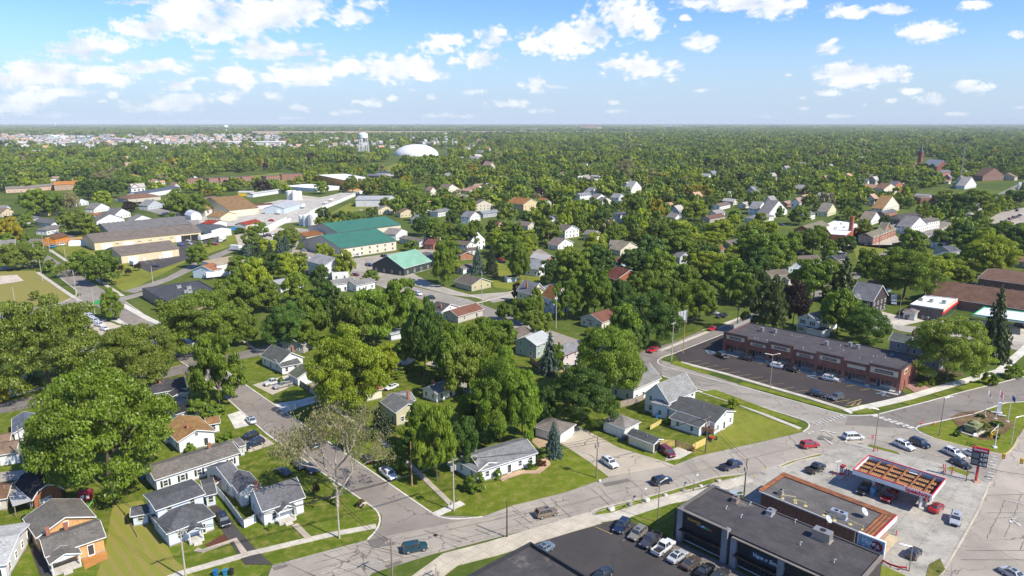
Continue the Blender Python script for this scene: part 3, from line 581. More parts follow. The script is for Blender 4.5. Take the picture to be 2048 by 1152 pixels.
class Vol:
 def __init__(s,A,B,W,h,mode='p',pitch=.42,side=1,base=0.0):
  a,b=G(*A,h),G(*B,h);s.u=(b-a).normalized();s.L=(b-a).length
  v=Vector((-s.u.y,s.u.x,0))
  if v.y<0:v=-v
  s.v=v*side
  if isinstance(W,tuple):W=abs((G(*W,h)-a).dot(s.v))
  s.W=W;s.h=h;s.a=Vector((a.x,a.y,0));s.mode=mode;s.pitch=pitch;s.base=base
  s.o=.4 if mode not in('f',)else 0
  s.w0=s.a+s.u*s.o+s.v*s.o;s.wl=s.L-2*s.o;s.ww=s.W-2*s.o
 def P(s,x,y,z):return s.a+s.u*x+s.v*y+Vector((0,0,z))
 def wall(s,mb):
  o=s.o;L,W,h=s.L,s.W,s.h;b=s.base
  if s.mode=='f':
   t=.25
   mb.hexa([s.P(0,0,b),s.P(L,0,b),s.P(L,W,b),s.P(0,W,b),s.P(0,0,h),s.P(L,0,h),s.P(L,W,h),s.P(0,W,h)]);return
  if s.mode=='h':
   mb.hexa([s.P(o,o,b),s.P(L-o,o,b),s.P(L-o,W-o,b),s.P(o,W-o,b),s.P(o,o,h-.03),s.P(L-o,o,h-.03),s.P(L-o,W-o,h-.03),s.P(o,W-o,h-.03)]);return
  pr,ax=s.section()
  pr=[(x,z)for x,z in pr]
  n=len(pr)
  if ax=='u':pts=lambda e,x,z:s.P(e,x,z);E0,E1,Wd=o,L-o,W
  else:pts=lambda e,x,z:s.P(x,e,z);E0,E1,Wd=o,W-o,L
  prof=[(o,b),(Wd-o,b)]
  top=[]
  for x,z in pr[::-1]:
   top.append((x,z-.06))
  def zat(xx):
   for(x0,z0),(x1,z1)in zip(pr,pr[1:]):
    if x0<=xx<=x1:return z0+(z1-z0)*(xx-x0)/(x1-x0)-.06
   return s.h
  prof+=[(Wd-o,zat(Wd-o))]+[(x,z)for x,z in top if o+.01<x<Wd-o-.01]+[(o,zat(o))]
  r0=[pts(E0,x,z)for x,z in prof];r1=[pts(E1,x,z)for x,z in prof]
  mb.loft([r0,r1])
 def section(s):
  if s.mode in('p',):d,ax=s.W,'u'
  elif s.mode in('x','g'):d,ax=s.L,'v'
  elif s.mode=='s':return[(0,s.h),(s.W,s.h+s.pitch*s.W)],'u'
  if s.mode=='g':return[(0,s.h),(d*.2,s.h+d*.26),(d/2,s.h+d*.40),(d*.8,s.h+d*.26),(d,s.h)],ax
  return[(0,s.h),(d/2,s.h+s.pitch*d/2),(d,s.h)],ax
 def roof(s,mb,t=.16):
  L,W,h=s.L,s.W,s.h
  if s.mode=='f':mb.hexa([s.P(.25,.25,h-.4),s.P(L-.25,.25,h-.4),s.P(L-.25,W-.25,h-.4),s.P(.25,W-.25,h-.4),s.P(.25,.25,h+.003),s.P(L-.25,.25,h+.003),s.P(L-.25,W-.25,h+.003),s.P(.25,W-.25,h+.003)]);return
  if s.mode=='h':
   if L>=W:i=W/2;r0,r1=s.P(i,W/2,h+s.pitch*i),s.P(L-i,W/2,h+s.pitch*i)
   else:i=L/2;r0,r1=s.P(L/2,i,h+s.pitch*i),s.P(L/2,W-i,h+s.pitch*i)
   c=[s.P(0,0,h),s.P(L,0,h),s.P(L,W,h),s.P(0,W,h)];k=Vector((0,0,-t));d=[q+k for q in c]
   if L>=W:top=[(0,1,5,4),(1,2,5),(2,3,4,5),(3,0,4)]
   else:top=[(0,1,4),(1,2,5,4),(2,3,5),(3,0,4,5)]
   mb.add(c+[r0,r1]+d,top+[(9,8,7,6)]+[(i,(i+1)%4,6+(i+1)%4,6+i)for i in range(4)]);return
  pr,ax=s.section();E=W if ax=='v' else L
  P=(lambda e,x,z:s.P(e,x,z))if ax=='u' else(lambda e,x,z:s.P(x,e,z))
  ring=pr+[(x,z-t)for x,z in pr[::-1]]
  r0=[P(0,x,z)for x,z in ring];r1=[P(E,x,z)for x,z in ring]
  n=len(pr);fs=[];k=len(ring)
  for i in range(k):fs.append((i,(i+1)%k,k+(i+1)%k,k+i))
  for i in range(n-1):fs+=[(i,i+1,k-2-i,k-1-i),(k+i,k+k-1-i,k+k-2-i,k+i+1)]
  mb.add(r0+r1,fs)
 def trim(s,mb):
  L,W,h=s.L,s.W,s.h
  if s.mode=='h':
   c=[s.P(0,0,h-.1),s.P(L,0,h-.1),s.P(L,W,h-.1),s.P(0,W,h-.1)]
   for i in range(4):mb.beam(c[i],c[(i+1)%4],.12,.16)
   return
  if s.mode=='f':
   c=[s.P(.12,.12,h+.06),s.P(L-.12,.12,h+.06),s.P(L-.12,W-.12,h+.06),s.P(.12,W-.12,h+.06)]
   for i in range(4):
    d=(c[(i+1)%4]-c[i]).normalized()*(.13 if i%2==0 else-.13);mb.beam(c[i]-d,c[(i+1)%4]+d,.27,.3)
   return
  pr,ax=s.section();E=W if ax=='v' else L
  P=(lambda e,x,z:s.P(e,x,z))if ax=='u' else(lambda e,x,z:s.P(x,e,z))
  for e in(-.04,E+.04):
   for(x0,z0),(x1,z1)in zip(pr,pr[1:]):mb.beam(P(e,x0,z0-.1),P(e,x1,z1-.1),.07,.2)
  d=pr[-1][0]
  mb.beam(P(0,-.05,pr[0][1]-.12),P(E,-.05,pr[0][1]-.12),.1,.14);mb.beam(P(0,d+.05,pr[-1][1]-.12),P(E,d+.05,pr[-1][1]-.12),.1,.14)
def near_d(v):return(v.a-Vector((0,0,0))).length
def building(name,label,cat,vols,wall=(.72,.72,.7),roof=(.3,.29,.28),wm='siding',rm='shingle',trim=(.75,.75,.73),wins=None,land=None,group=None,chimney=None,near=None,fc=(.8,.8,.78),doors=1,wsize=(.95,1.35),shutters=None,foundation=False):
 v0=vols[0]
 if isinstance(label,tuple):label='%s %s'%(label[0],where(label[1],label[2]))
 c=v0 .P(v0 .L/2,v0 .W/2,0);t=thing(name,c,label,cat,group)
 if near is None:near=c.length<420
 k=0
 for i,v in enumerate(vols):
  w=MB();v.wall(w);o=w.build('wall',wm,t,getattr(v,'wallc',wall))
  rf=MB();v.roof(rf);ro=rf.build('roof',getattr(v,'rm',rm),t,getattr(v,'roofc',roof))
  if near:
   tr=MB();v.trim(tr);tr.build('trim','paint',t,trim)
  FOOT.append((v.P(v.L/2,v.W/2,0).xy,v.u.xy,v.v.xy,v.L/2+1.2,v.W/2+1.2))
  if wins is None or wins:
   st=2 if v.h>4.6 and v.L>3 else 1
   for s in range(st):
    zc=v.base+(1.65 if s==0 else 4.35)
    if v.h-v.base<2.5:continue
    o_=v.o
    n=int(clampL(round((v.L-1.5)/3.2),1,9))if wins is None else wins
    for q in range(n):
     x=v.o+(v.L-2*v.o)*(q+.5)/n
     isd=doors and s==0 and i==0 and q==n//2 and n>1
     window(t,v.P(x,o_,zc-.5 if isd else zc)-v.v*.03,-v.v,*((1.0,2.1)if isd else wsize),fc,isd)
     if shutters and not isd:
      sm=MB()
      for sg in(-1,1):sm.box((0,0,0),(.01,.01,.01))if 0 else sm.hexa([v.P(x+sg*.82+e*.2,o_-.05-g*.05,zc+zz)for zz in(-.75,.75)for e,g in((-1,0),(1,0),(1,1),(-1,1))])
      sm.build('shutter','paint',t,shutters)
    m=int(clampL(round((v.W-1)/3.4),1,4))
    for ex,nn in((o_,-v.u),(v.L-o_,v.u)):
     if nn.dot(-v.P(ex,v.W/2,0))>0:
      for q in range(m):window(t,v.P(ex,v.o+(v.W-2*v.o)*(q+.5)/m,zc)+nn*.03,nn,*wsize,fc)
   if v.mode in('x',)and near and v.L*v.pitch/2>1.6:
    window(t,v.P(v.L/2,v.o,v.h+.55)-v.v*.03,-v.v,.8,.9,fc)
 if chimney:
  for ch in(chimney if isinstance(chimney,list)else[chimney]):
   x,y,zt=ch;v=v0;mb=MB();p=v.P(x*v.L,y*v.W,0)
   z0=v.h+.1;mb.box((p.x,p.y,(z0+zt)/2),(.6,.6,zt-z0),math.atan2(v.u.y,v.u.x));mb.box((p.x,p.y,zt+.05),(.72,.72,.12),math.atan2(v.u.y,v.u.x))
   mb.build('chimney','brick',t,(.36,.15,.10))
 if near and rm=='shingle':
  rr=random.Random(sum(map(ord,label)))
  for v in vols[:1]:
   if v.mode in('p','x'):
    for _ in range(2):
     d=v.W if v.mode=='p' else v.L;y=d*rr.uniform(.3,.42);z=v.h+v.pitch*y;e=rr.uniform(.2,.8)
     p=v.P(e*v.L,y,z)if v.mode=='p' else v.P(y,e*v.W,z)
     mb=MB();mb.tube(p-Vector((0,0,.1)),p+Vector((0,0,.45)),.07,n=6);mb.build('vent_pipe','metal',t,(.6,.6,.6))
 if near:
  gm=MB()
  for v in vols:
   if v.mode=='f':continue
   o=v.o-.03;c4=[v.P(o,o,.12),v.P(v.L-o,o,.12),v.P(v.L-o,v.W-o,.12),v.P(o,v.W-o,.12)]
   for i in range(4):gm.beam(c4[i],c4[(i+1)%4],.06,.36)
  gm.build('foundation','concrete',t,(.32,.31,.29))
 if land:
  pr=project(c+Vector((0,0,v0 .h)));LAND.append((land,pr[0],pr[1]))
 return t
def project(p):
 dx,dy,dz=p.x,p.y,p.z-HC
 f=dy*CP-dz*SP;u=dy*SP+dz*CP
 return PX+F*dx/f,PY-F*u/f
def V(*a,wallc=None,roofc=None,rm=None,**k):
 v=Vol(*a,**k)
 if wallc:v.wallc=wallc
 if roofc:v.roofc=roofc
 if rm:v.rm=rm
 return v
WHITE=(.74,.74,.73)
def garage_door(t,v,x,w,h=2.2,c=(.7,.7,.68),side='v'):
 mb=MB()
 if side=='v':f=lambda a,d,z:v.P(a,v.o-.03-d,z)
 elif side=='u1':f=lambda a,d,z:v.P(v.L-v.o+.03+d,a,z)
 else:f=lambda a,d,z:v.P(v.o-.03-d,a,z)
 mb.hexa([f(x-w/2,0,.05),f(x+w/2,0,.05),f(x+w/2,.06,.05),f(x-w/2,.06,.05),f(x-w/2,0,h),f(x+w/2,0,h),f(x+w/2,.06,h),f(x-w/2,.06,h)])
 for i in range(1,4):
  z=h*i/4;mb.hexa([f(x-w/2,.06,z-.02),f(x+w/2,.06,z-.02),f(x+w/2,.075,z-.02),f(x-w/2,.075,z-.02),f(x-w/2,.06,z+.02),f(x+w/2,.06,z+.02),f(x+w/2,.075,z+.02),f(x-w/2,.075,z+.02)])
 mb.build('garage_door','paint',t,c)
def porch(t,v,roofc,post=(.75,.75,.73),floor=(.5,.47,.42),rm='shingle',front=None):
 mb=MB();mb.hexa([v.P(0.2,.2,.0),v.P(v.L-.2,.2,.0),v.P(v.L-.2,v.W,.0),v.P(.2,v.W,.0),v.P(.2,.2,.5),v.P(v.L-.2,.2,.5),v.P(v.L-.2,v.W,.5),v.P(.2,v.W,.5)]);mb.build('porch_floor','concrete',t,floor)
 for x in(.35,v.L-.35):
  m=MB();m.beam(v.P(x,.35,.5),v.P(x,.35,v.h-.1),.18,.18);m.build('post','paint',t,post)
 rf=MB();v.roof(rf);rf.build('roof',rm,t,roofc)
 if v.mode=='x':
  g=MB();p=v.pitch*v.L/2;g.loft([[v.P(.15,e,v.h-.3),v.P(v.L-.15,e,v.h-.3),v.P(v.L-.15,e,v.h-.12),v.P(v.L/2,e,v.h+p-.2),v.P(.15,e,v.h-.12)]for e in(.3,.45)]);g.build('gable','siding',t,front or post)
 tr=MB();v.trim(tr);tr.build('trim','paint',t,post)
 s=MB()
 for i in range(3):
  a=v.L/2;s.hexa([v.P(a-.7,.2-.32*(i+1),0),v.P(a+.7,.2-.32*(i+1),0),v.P(a+.7,.2-.32*i,0),v.P(a-.7,.2-.32*i,0),v.P(a-.7,.2-.32*(i+1),.5-.16*i-.05),v.P(a+.7,.2-.32*(i+1),.5-.16*i-.05),v.P(a+.7,.2-.32*i,.5-.16*i-.05),v.P(a-.7,.2-.32*i,.5-.16*i-.05)])
 s.build('steps','concrete',t,floor)
 # --- foreground left
GR=(.235,.215,.19)
t=building('house','orange bungalow with brown grey roof and white gabled porch at the bottom left','house',[V((90,1114),(212,1073),8.0,3.0,'p',pitch=.36),V((72,1076),(192,1033),9.5,3.3,'x',pitch=.42)],(.60,.34,.14),GR,wm='brick',chimney=[(.15,.75,5.2),(.45,.75,5.0)],land='orange bungalow',fc=(.85,.85,.83))
porch(t,V((99,1129),(163,1106),3.2,2.7,'x',pitch=.42),GR)
t=building('house','pale blue split level house with dark grey roofs and a yellow brick chimney','house',[V((333,1068),(431,1031),9.0,3.1,'h',pitch=.42),V((311,1021),(411,987),8.0,5.3,'p',pitch=.12),V((408,992),(434,986),7.5,2.9,'p',pitch=.2),V((260,1033),(298,1026),4,2.5,'p',pitch=.35)],(.60,.67,.75),(.15,.155,.165),land='pale blue house',fc=(.72,.74,.6))
v=V((375,1067),(409,1056),3.2,2.7,'x',pitch=.45);porch(t,v,(.15,.155,.165),front=(.6,.66,.72))
t=building('house','long low white ranch house with brown roof and dark shutters','house',[V((309,960),(481,905),(286,932),3.3,'p',pitch=.3),V((478,893),(492,889),5,2.8,'p',pitch=.1)],(.76,.77,.78),(.25,.225,.20),land='long white ranch',chimney=(.72,.55,5.6),shutters=(.03,.04,.035),wins=5,doors=0)
building('shed','little cream garden shed with orange brown roof below the long ranch','shed',[V((432,967),(459,958),3.4,2.3,'x',pitch=.45)],(.55,.48,.36),(.36,.19,.10),wins=0,doors=0)
t=building('barn','brick coloured barn with black gambrel roof and white edge','barn',[V((64,1001),(128,978),10,2.9,'g')],(.32,.13,.06),(.035,.037,.045),wm='brick',wins=1,doors=0,land='gambrel barn')
v=V((64,1001),(128,978),10,2.9,'g');garage_door(t,v,2.2,1.7,2.3,WHITE)
v=V((25,1012),(66,1000),11,2.7,'s',pitch=-.03)
t=thing('carport',v.P(v.L/2,v.W/2,0),'flat corrugated grey carport roof joined to the barn side','carport')
mb=MB();v.roof(mb);mb.build('roof','sheet_metal',t,(.40,.40,.38))
for x,y in((.3,.3),(v.L-.5,.3),(.3,v.W-.3),(v.L-.5,v.W-.3)):
 mb=MB();mb.beam(v.P(x,y,0),v.P(x,y,2.4),.12,.12);mb.build('post','wood',t,(.3,.25,.2))
t=building('house','white cottage with grey roof and gabled entry by the corner lawn','house',[V((524,1023),(611,994),8.5,3.6,'p',pitch=.62),V((462,972),(492,960),12,3.2,'p',pitch=.4),V((478,988),(524,974),8,3.4,'x',pitch=.6)],WHITE,(.19,.19,.205),land='white cottage',chimney=(.1,.6,7.4))
porch(t,V((556,1027),(594,1014),2.8,2.9,'x',pitch=.6),(.19,.19,.205))
building('house','small white house with faded orange brown roof by the side street','house',[V((355,884),(432,862),12,3.3,'x',pitch=.38),V((325,868),(352,862),6,3,'p',pitch=.3),V((412,850),(441,845),5,2.7,'p',pitch=.1)],WHITE,(.45,.26,.11),land='orange roofed white house',chimney=(.4,.3,5.4))
t=building('house','white house with near black roof and open porch behind the big maple','house',[V((290,790),(374,775),10,3.2,'p',pitch=.36)],WHITE,(.10,.095,.10),land='black roofed house',chimney=(.4,.4,5.6))
porch(t,V((345,793),(377,785),4,2.9,'x',pitch=.3),(.10,.095,.10))
building('garage','garage with flat black roof in the bushes beside the side street','garage',[V((352,829),(404,811),5.5,2.8,'p',pitch=.15)],WHITE,(.05,.05,.055),wins=0,doors=0)
building('house','blue grey roofed house half hidden left of the big maple','house',[V((24,868),(78,857),11,3.2,'x',pitch=.5)],(.7,.72,.74),(.20,.23,.28),land='blue grey roofed house')
building('shed','small white shed showing between the big maple and the blue grey roof','shed',[V((80,858),(116,850),6,2.6,'p',pitch=.3)],WHITE,(.5,.5,.5),wins=1)
t=building('garage','cream garage with white door and tan roof at the left edge','garage',[V((-24,913),(31,905),8,2.9,'p',pitch=.3)],(.62,.55,.42),(.33,.23,.16),wins=0,doors=0,land='cream garage');garage_door(t,V((-24,913),(31,905),8,2.9,'p',pitch=.3),3.9,3.8)
building('garage','tan brown roofed garage cut by the left edge above the cream one','garage',[V((-40,895),(18,886),7,2.9,'p',pitch=.3)],(.6,.52,.4),(.35,.24,.16),wins=0,doors=0)
building('garage','brown roofed shed beside the carport at the left edge','garage',[V((-30,1003),(14,996),8,2.7,'p',pitch=.3)],(.55,.5,.42),(.26,.15,.09),wins=1,doors=0)
building('house','white flat fronted building cut by the bottom left corner','house',[V((-60,1140),(13,1128),14,3.2,'p',pitch=.2)],WHITE,(.68,.68,.66),wins=2)
building('house','white house with grey gable under the dark trees at the left edge','house',[V((-20,765),(34,760),9,3.6,'x',pitch=.5),V((2,773),(30,769),3,2.7,'x',pitch=.5)],WHITE,(.13,.135,.15),wins=2)
building('cottage','white sunroom cottage among the trees by the gravel lot','cottage',[V((146,686),(194,680),7,3,'p',pitch=.2)],WHITE,(.17,.17,.18),wins=6,doors=0,wsize=(1.2,1.5))
building('shed','small white outbuilding with grey roof in front of the sunroom cottage','shed',[V((173,706),(197,701),6,3,'x',pitch=.5),V((190,703),(214,690),5,2.8,'p')],WHITE,(.15,.15,.16),wins=0)
# --- centre
building('house','white house with green grey gable roof behind the pickup trucks','house',[V((520,711),(558,728),(588,706),3.2,'p',pitch=.62),V((562,734),(603,726),6,2.9,'s',pitch=.15)],WHITE,(.16,.17,.155),land='green grey gabled house',chimney=(.75,.75,6.6))
t=building('garage','white garage with mossy roof and board fence beside it','garage',[V((576,746),(594,757),9,2.8,'p',pitch=.45)],WHITE,(.17,.19,.13),wins=0,doors=0);garage_door(t,V((576,746),(594,757),9,2.8,'p',pitch=.45),1.9,2.4)
building('house','dark roofed house tucked beside the round dark maple','house',[V((607,690),(640,672),9,3.2,'p')],(.4,.38,.35),(.10,.10,.11),wins=2)
building('house','tan house with grey gable roof right of the pale sycamore','house',[V((760,803),(791,826),(829,803),3.9,'p',pitch=.45),V((790,808),(832,800),8,3.2,'p',pitch=.25,roofc=(.33,.33,.33))],(.52,.48,.33),(.24,.24,.24),land='tan gabled house',chimney=(.5,.8,7.0))
building('house','small white cottage with shingle roof on the central lawn','cottage',[V((873,788),(914,772),6.5,2.9,'p',pitch=.45)],WHITE,(.27,.275,.28),land='little white cottage',chimney=(.3,.6,5.2))
t=building('garage','cream garage with patchy orange roof in the middle trees','garage',[V((731,785),(767,777),6.5,3,'p',pitch=.25)],(.68,.64,.52),(.42,.19,.08),wins=0,doors=0)
t=building('garage','white gabled garage with black roof beside the dirt drive','garage',[V((805,717),(833,706),8,2.9,'x',pitch=.5)],WHITE,(.055,.06,.075),wins=0,doors=0,land='black roofed garage');garage_door(t,V((805,717),(833,706),8,2.9,'x',pitch=.5),2.6,3.2)
building('shed','pale grey shed in the shade of the middle trees','shed',[V((781,669),(812,663),5,2.6,'p',pitch=.2)],(.6,.63,.68),(.5,.53,.58),wins=0)
t=building('house','white ranch house with pale grey roof and brick porch on the corner lawn','house',[V((962,941),(1076,905),(915,912),3.1,'p',pitch=.38),V((954,944),(1000,925),12,3.1,'x',pitch=.36)],(.74,.76,.79),(.31,.31,.32),land='grey roofed ranch',wins=5)
t=building('garage','white garage with brown grey hip roof behind the small blue spruce','garage',[V((1067,853),(1122,869),7.5,2.8,'h',pitch=.35)],WHITE,(.27,.24,.21),wins=0,doors=0,land='garage by the blue spruce');garage_door(t,V((1067,853),(1122,869),7.5,2.8,'h',pitch=.35),3.9,4.6,side='u1')
v=V((1203,841),(1250,859),(1267,838),2.9,'h',pitch=.5);t=building('garage','white double garage with pyramid hip roof behind the beige shed','garage',[v],WHITE,(.33,.30,.27),wins=0,doors=0,land='hip roofed double garage')
for x in(2.3,5.6):garage_door(t,v,x,2.7)
window(t,v.P(v.L-v.o,v.W*.6,1.5)+v.u*.03,v.u,.9,1.2)
v=V((1253,868),(1308,889),(1332,880),2.7,'p',pitch=.38);t=building('garage','narrow beige block garage with open end and dark roof','garage',[v],(.66,.62,.47),(.13,.14,.14),wins=0,doors=0,land='beige block garage')
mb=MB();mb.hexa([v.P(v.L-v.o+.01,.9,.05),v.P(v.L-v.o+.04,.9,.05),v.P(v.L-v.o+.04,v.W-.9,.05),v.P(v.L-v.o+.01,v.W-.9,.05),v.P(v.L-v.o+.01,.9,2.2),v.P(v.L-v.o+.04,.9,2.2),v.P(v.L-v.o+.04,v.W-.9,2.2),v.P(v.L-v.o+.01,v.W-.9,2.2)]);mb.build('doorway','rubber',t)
mb=MB();mb.tube(G(1262,889)+Vector((0,0,0)),G(1262,889)+Vector((0,0,1.0)),.28,.34,10);mb.tube(G(1262,889)+Vector((0,0,1.0)),G(1262,889)+Vector((0,0,1.08)),.38,.36,10);tag(mb.build('barrel','paint',None,(.8,.6,.02)),'bright yellow barrel beside the beige block garage','barrel')
t=building('house','big white gabled house with silver grey roof near the street corner','house',[V((1338,806),(1395,781),(1287,788),4.9,'p',pitch=1.0),V((1302,804),(1337,812),4.5,4.2,'h',pitch=.35)],WHITE,(.36,.36,.35),land='big white gabled house')
t=building('house','white house with dark grey low roof and wooden deck beside the corner lawn','house',[V((1431,846),(1472,822),14,3.6,'x',pitch=.33),V((1338,835),(1400,855),9,2.8,'p',pitch=.15)],WHITE,(.13,.135,.135),land='dark grey roofed corner house')
d=G(1413,868);mb=MB();mb.box((d.x,d.y,1.5),(4.2,3.2,.15),-.5)
for a,b in((-1.9,-1.4),(1.9,-1.4),(-1.9,1.4),(1.9,1.4)):
 q=Vector((a*math.cos(-.5)-b*math.sin(-.5)+d.x,a*math.sin(-.5)+b*math.cos(-.5)+d.y,0));mb.beam(q,q+Vector((0,0,2.4)),.12,.12)
mb.box((d.x,d.y,2.4),(4.1,.08,.1),-.5);mb.box((d.x-.8,d.y-1.4,2.0),(4.0,.06,.7),-.5);mb.build('deck','wood',t,(.30,.15,.08))
building('house','white house with tall grey roof half hidden by the big tree','house',[V((1268,779),(1323,756),9,4.4,'p',pitch=.8)],WHITE,(.30,.29,.28),land='half hidden grey roofed house')
building('house','green house with pale metal roof behind the tall blue spruce','house',[V((1073,691),(1106,677),(1050,672),5,'p',pitch=.45)],(.37,.44,.40),(.38,.40,.39),rm='sheet_metal',land='green house')
building('house','faded pink two storey house beside the tall blue spruce','house',[V((1127,712),(1162,698),(1110,694),5.2,'p',pitch=.5)],(.56,.47,.48),(.30,.31,.32),land='pink house',chimney=(.4,.6,7.8),trim=(.3,.05,.12))
building('garage','orange brick garage with brown roof left of the green house','garage',[V((1036,677),(1067,664),8,2.8,'p')],(.42,.18,.08),(.23,.19,.16),wm='brick',wins=0)
building('house','white house with dark roof peeking out by the street corner','house',[V((883,624),(920,613),8,3.2,'x',pitch=.4)],WHITE,(.12,.115,.115),wins=1,chimney=(.2,.3,5.5))
building('house','low house with brick red roof hidden in trees by the street corner','house',[V((916,633),(968,618),9,3,'p')],(.5,.45,.4),(.28,.13,.09),wins=2)
t=building('house','cream house with dark red roof, red brick chimney and sun porch','house',[V((1204,645),(1250,630),(1172,630),3.4,'p',pitch=.42),V((1171,640),(1203,646),5,2.9,'h',pitch=.4)],(.66,.62,.48),(.26,.12,.09),land='red roofed cream house',chimney=(.55,.05,6.0))
building('house','yellow victorian house with steep grey gables','house',[V((1063,589),(1094,582),9.5,6.3,'x',pitch=.9),V((1042,582),(1064,590),8,5.8,'p',pitch=.8),V((1094,591),(1118,583),9,4.5,'p',pitch=.6)],(.68,.60,.36),(.27,.275,.29),land='yellow victorian house',chimney=(.2,.5,10.5))
building('house','tall white victorian house with patched brown roof','house',[V((1107,600),(1142,594),9,6.2,'x',pitch=.95),V((1098,612),(1108,607),5,3,'p',pitch=.3)],(.72,.73,.75),(.36,.18,.07),land='white victorian house')
building('bungalow','red brick bungalow with chocolate red roof among dense trees','bungalow',[V((1207,551),(1233,560),(1259,545),3.2,'p',pitch=.55)],(.35,.11,.06),(.24,.09,.07),wm='brick',land='red brick bungalow',chimney=(.7,.9,7.5))
building('house','mauve grey two storey house with green grey roofs beside the strip mall','house',[V((1777,679),(1818,687),9,6,'p',pitch=.4),V((1817,690),(1884,705),11,6.3,'p',pitch=.45)],(.36,.31,.33),(.16,.18,.155),land='mauve grey house',chimney=(.95,.5,9.2))
building('house','white two storey house with dark shutters behind the strip mall','house',[V((1594,634),(1636,644),9,5.6,'x',pitch=.5),V((1591,650),(1612,655),6,2.7,'s',pitch=.08,roofc=(.5,.5,.48))],WHITE,(.33,.32,.31),land='white house with dark shutters',shutters=(.04,.045,.06))
v=V((1610,654),(1645,663),6,2.8,'p',pitch=.12);building('garage','white double garage with dark roof behind the strip mall','garage',[v],WHITE,(.10,.11,.12),wins=0,doors=0)
t=building('house','dark brown house with yellow gables and grey roof','house',[V((1697,594),(1747,603),(1700,578),5.9,'p',pitch=.75),V((1699,596),(1716,599),4,6.2,'x',pitch=.9)],(.065,.05,.05),(.25,.25,.26),land='dark brown house with yellow gables')
v=V((1699,596),(1716,599),4,6.2,'x',pitch=.9);mb=MB();mb.add([v.P(.5,.33,v.h+.2),v.P(v.L-.5,.33,v.h+.2),v.P(v.L/2,.33,v.h+v.L*.38),v.P(.5,.37,v.h+.2),v.P(v.L-.5,.37,v.h+.2),v.P(v.L/2,.37,v.h+v.L*.38)],[(0,1,2),(5,4,3),(0,3,4,1),(1,4,5,2),(2,5,3,0)]);mb.build('gable_panel','paint',t,(.75,.42,.03))
building('house','tan ranch house facing the street corner','house',[V((908,562),(943,571),(973,560),3,'p',pitch=.4)],(.50,.44,.25),(.20,.17,.15),land='tan ranch',doors=0)
building('garage','white garage with brown grey roof above the tan ranch','garage',[V((926,538),(963,531),8,3.0,'p',pitch=.3)],WHITE,(.26,.22,.20),wins=2)
building('garage','brick garage with brown roof and tan door near the spruces','garage',[V((920,511),(948,509),9,2.9,'x',pitch=.4)],(.38,.18,.10),(.19,.09,.06),wm='brick',wins=0)
building('house','white house with brown roof left of the black roofed one','house',[V((905,488),(934,491),9,5.2,'p',pitch=.4),V((934,500),(954,499),5,3.2,'p')],WHITE,(.22,.17,.14))
building('house','white gabled house with black roof above the spruces','house',[V((940,484),(972,478),9,6,'x',pitch=.8)],WHITE,(.07,.07,.085))
building('house','small red roofed brick house beside the bushy tall tree','house',[V((867,490),(889,484),8,3.2,'x')],(.36,.15,.09),(.27,.10,.09),wm='brick')
building('house','white house with pale blue roof and white chimney in the back garden','house',[V((1079,539),(1103,529),9,4,'x',pitch=.5)],(.70,.72,.75),(.35,.37,.40))
building('shed','small blue grey garden shed under the tall round tree','shed',[V((1014,556),(1037,553),3.5,2.6,'p')],(.5,.58,.66),(.07,.08,.09),wins=0)
building('house','white two storey hall with grey roof beside the yellow green tree','house',[V((612,521),(649,531),(681,519),7.2,'p',pitch=.42),V((664,546),(697,544),5,4,'f')],WHITE,(.42,.42,.42),land='white two storey hall')
building('house','long low white house with grey roof in front of the trees','house',[V((655,571),(712,563),8,4,'p',pitch=.35),V((712,571),(752,563),9,3.6,'p',pitch=.3)],WHITE,(.32,.31,.30),land='long low white house')
building('house','pale roofed building half hidden behind the central trees','house',[V((560,570),(612,560),12,4,'p',pitch=.2)],WHITE,(.5,.5,.52))
# --- green roofed halls
TEAL=(.042,.150,.100);CREAM=(.60,.55,.43)
building('hall','long cream hall with dark green roof, the nearer of the two','hall',[V((682,497),(794,481),(609,479),6.2,'p',pitch=.24)],CREAM,TEAL,wm='paint',rm='sheet_metal',land='near green roofed hall',wins=7,doors=0,wsize=(1.4,1.4),near=True,trim=(.1,.1,.1))
building('hall','long cream hall with dark green roof, the farther of the two','hall',[V((675,465),(803,449),(625,452),6.2,'p',pitch=.22)],CREAM,TEAL,wm='paint',rm='sheet_metal',land='far green roofed hall',wins=0,doors=0,near=True,trim=(.1,.1,.1))
building('hall','low hall with pale mint green roof and dark walls','hall',[V((808,537),(864,522),(759,524),4.2,'p',pitch=.5)],(.05,.06,.055),(.19,.36,.26),wm='paint',rm='sheet_metal',land='mint roofed hall',wins=4)
building('house','white house with brown grey roof right of the near green hall','house',[V((797,476),(838,484),9,3.4,'p',pitch=.3)],(.6,.62,.66),(.28,.24,.22))
building('house','pale gable house at the end of the far green hall','house',[V((792,469),(816,461),10,4.5,'x',pitch=.3)],(.72,.72,.7),(.36,.32,.30))
building('shed','rust brown roofed annex left of the green halls','annex',[V((612,473),(648,467),16,4,'p',pitch=.2)],(.5,.42,.35),(.36,.15,.06),wins=0)
building('house','grey roofed house beside the mint roofed hall','house',[V((828,510),(862,517),10,3.4,'h',pitch=.4)],(.5,.5,.5),(.22,.22,.23),wins=2)
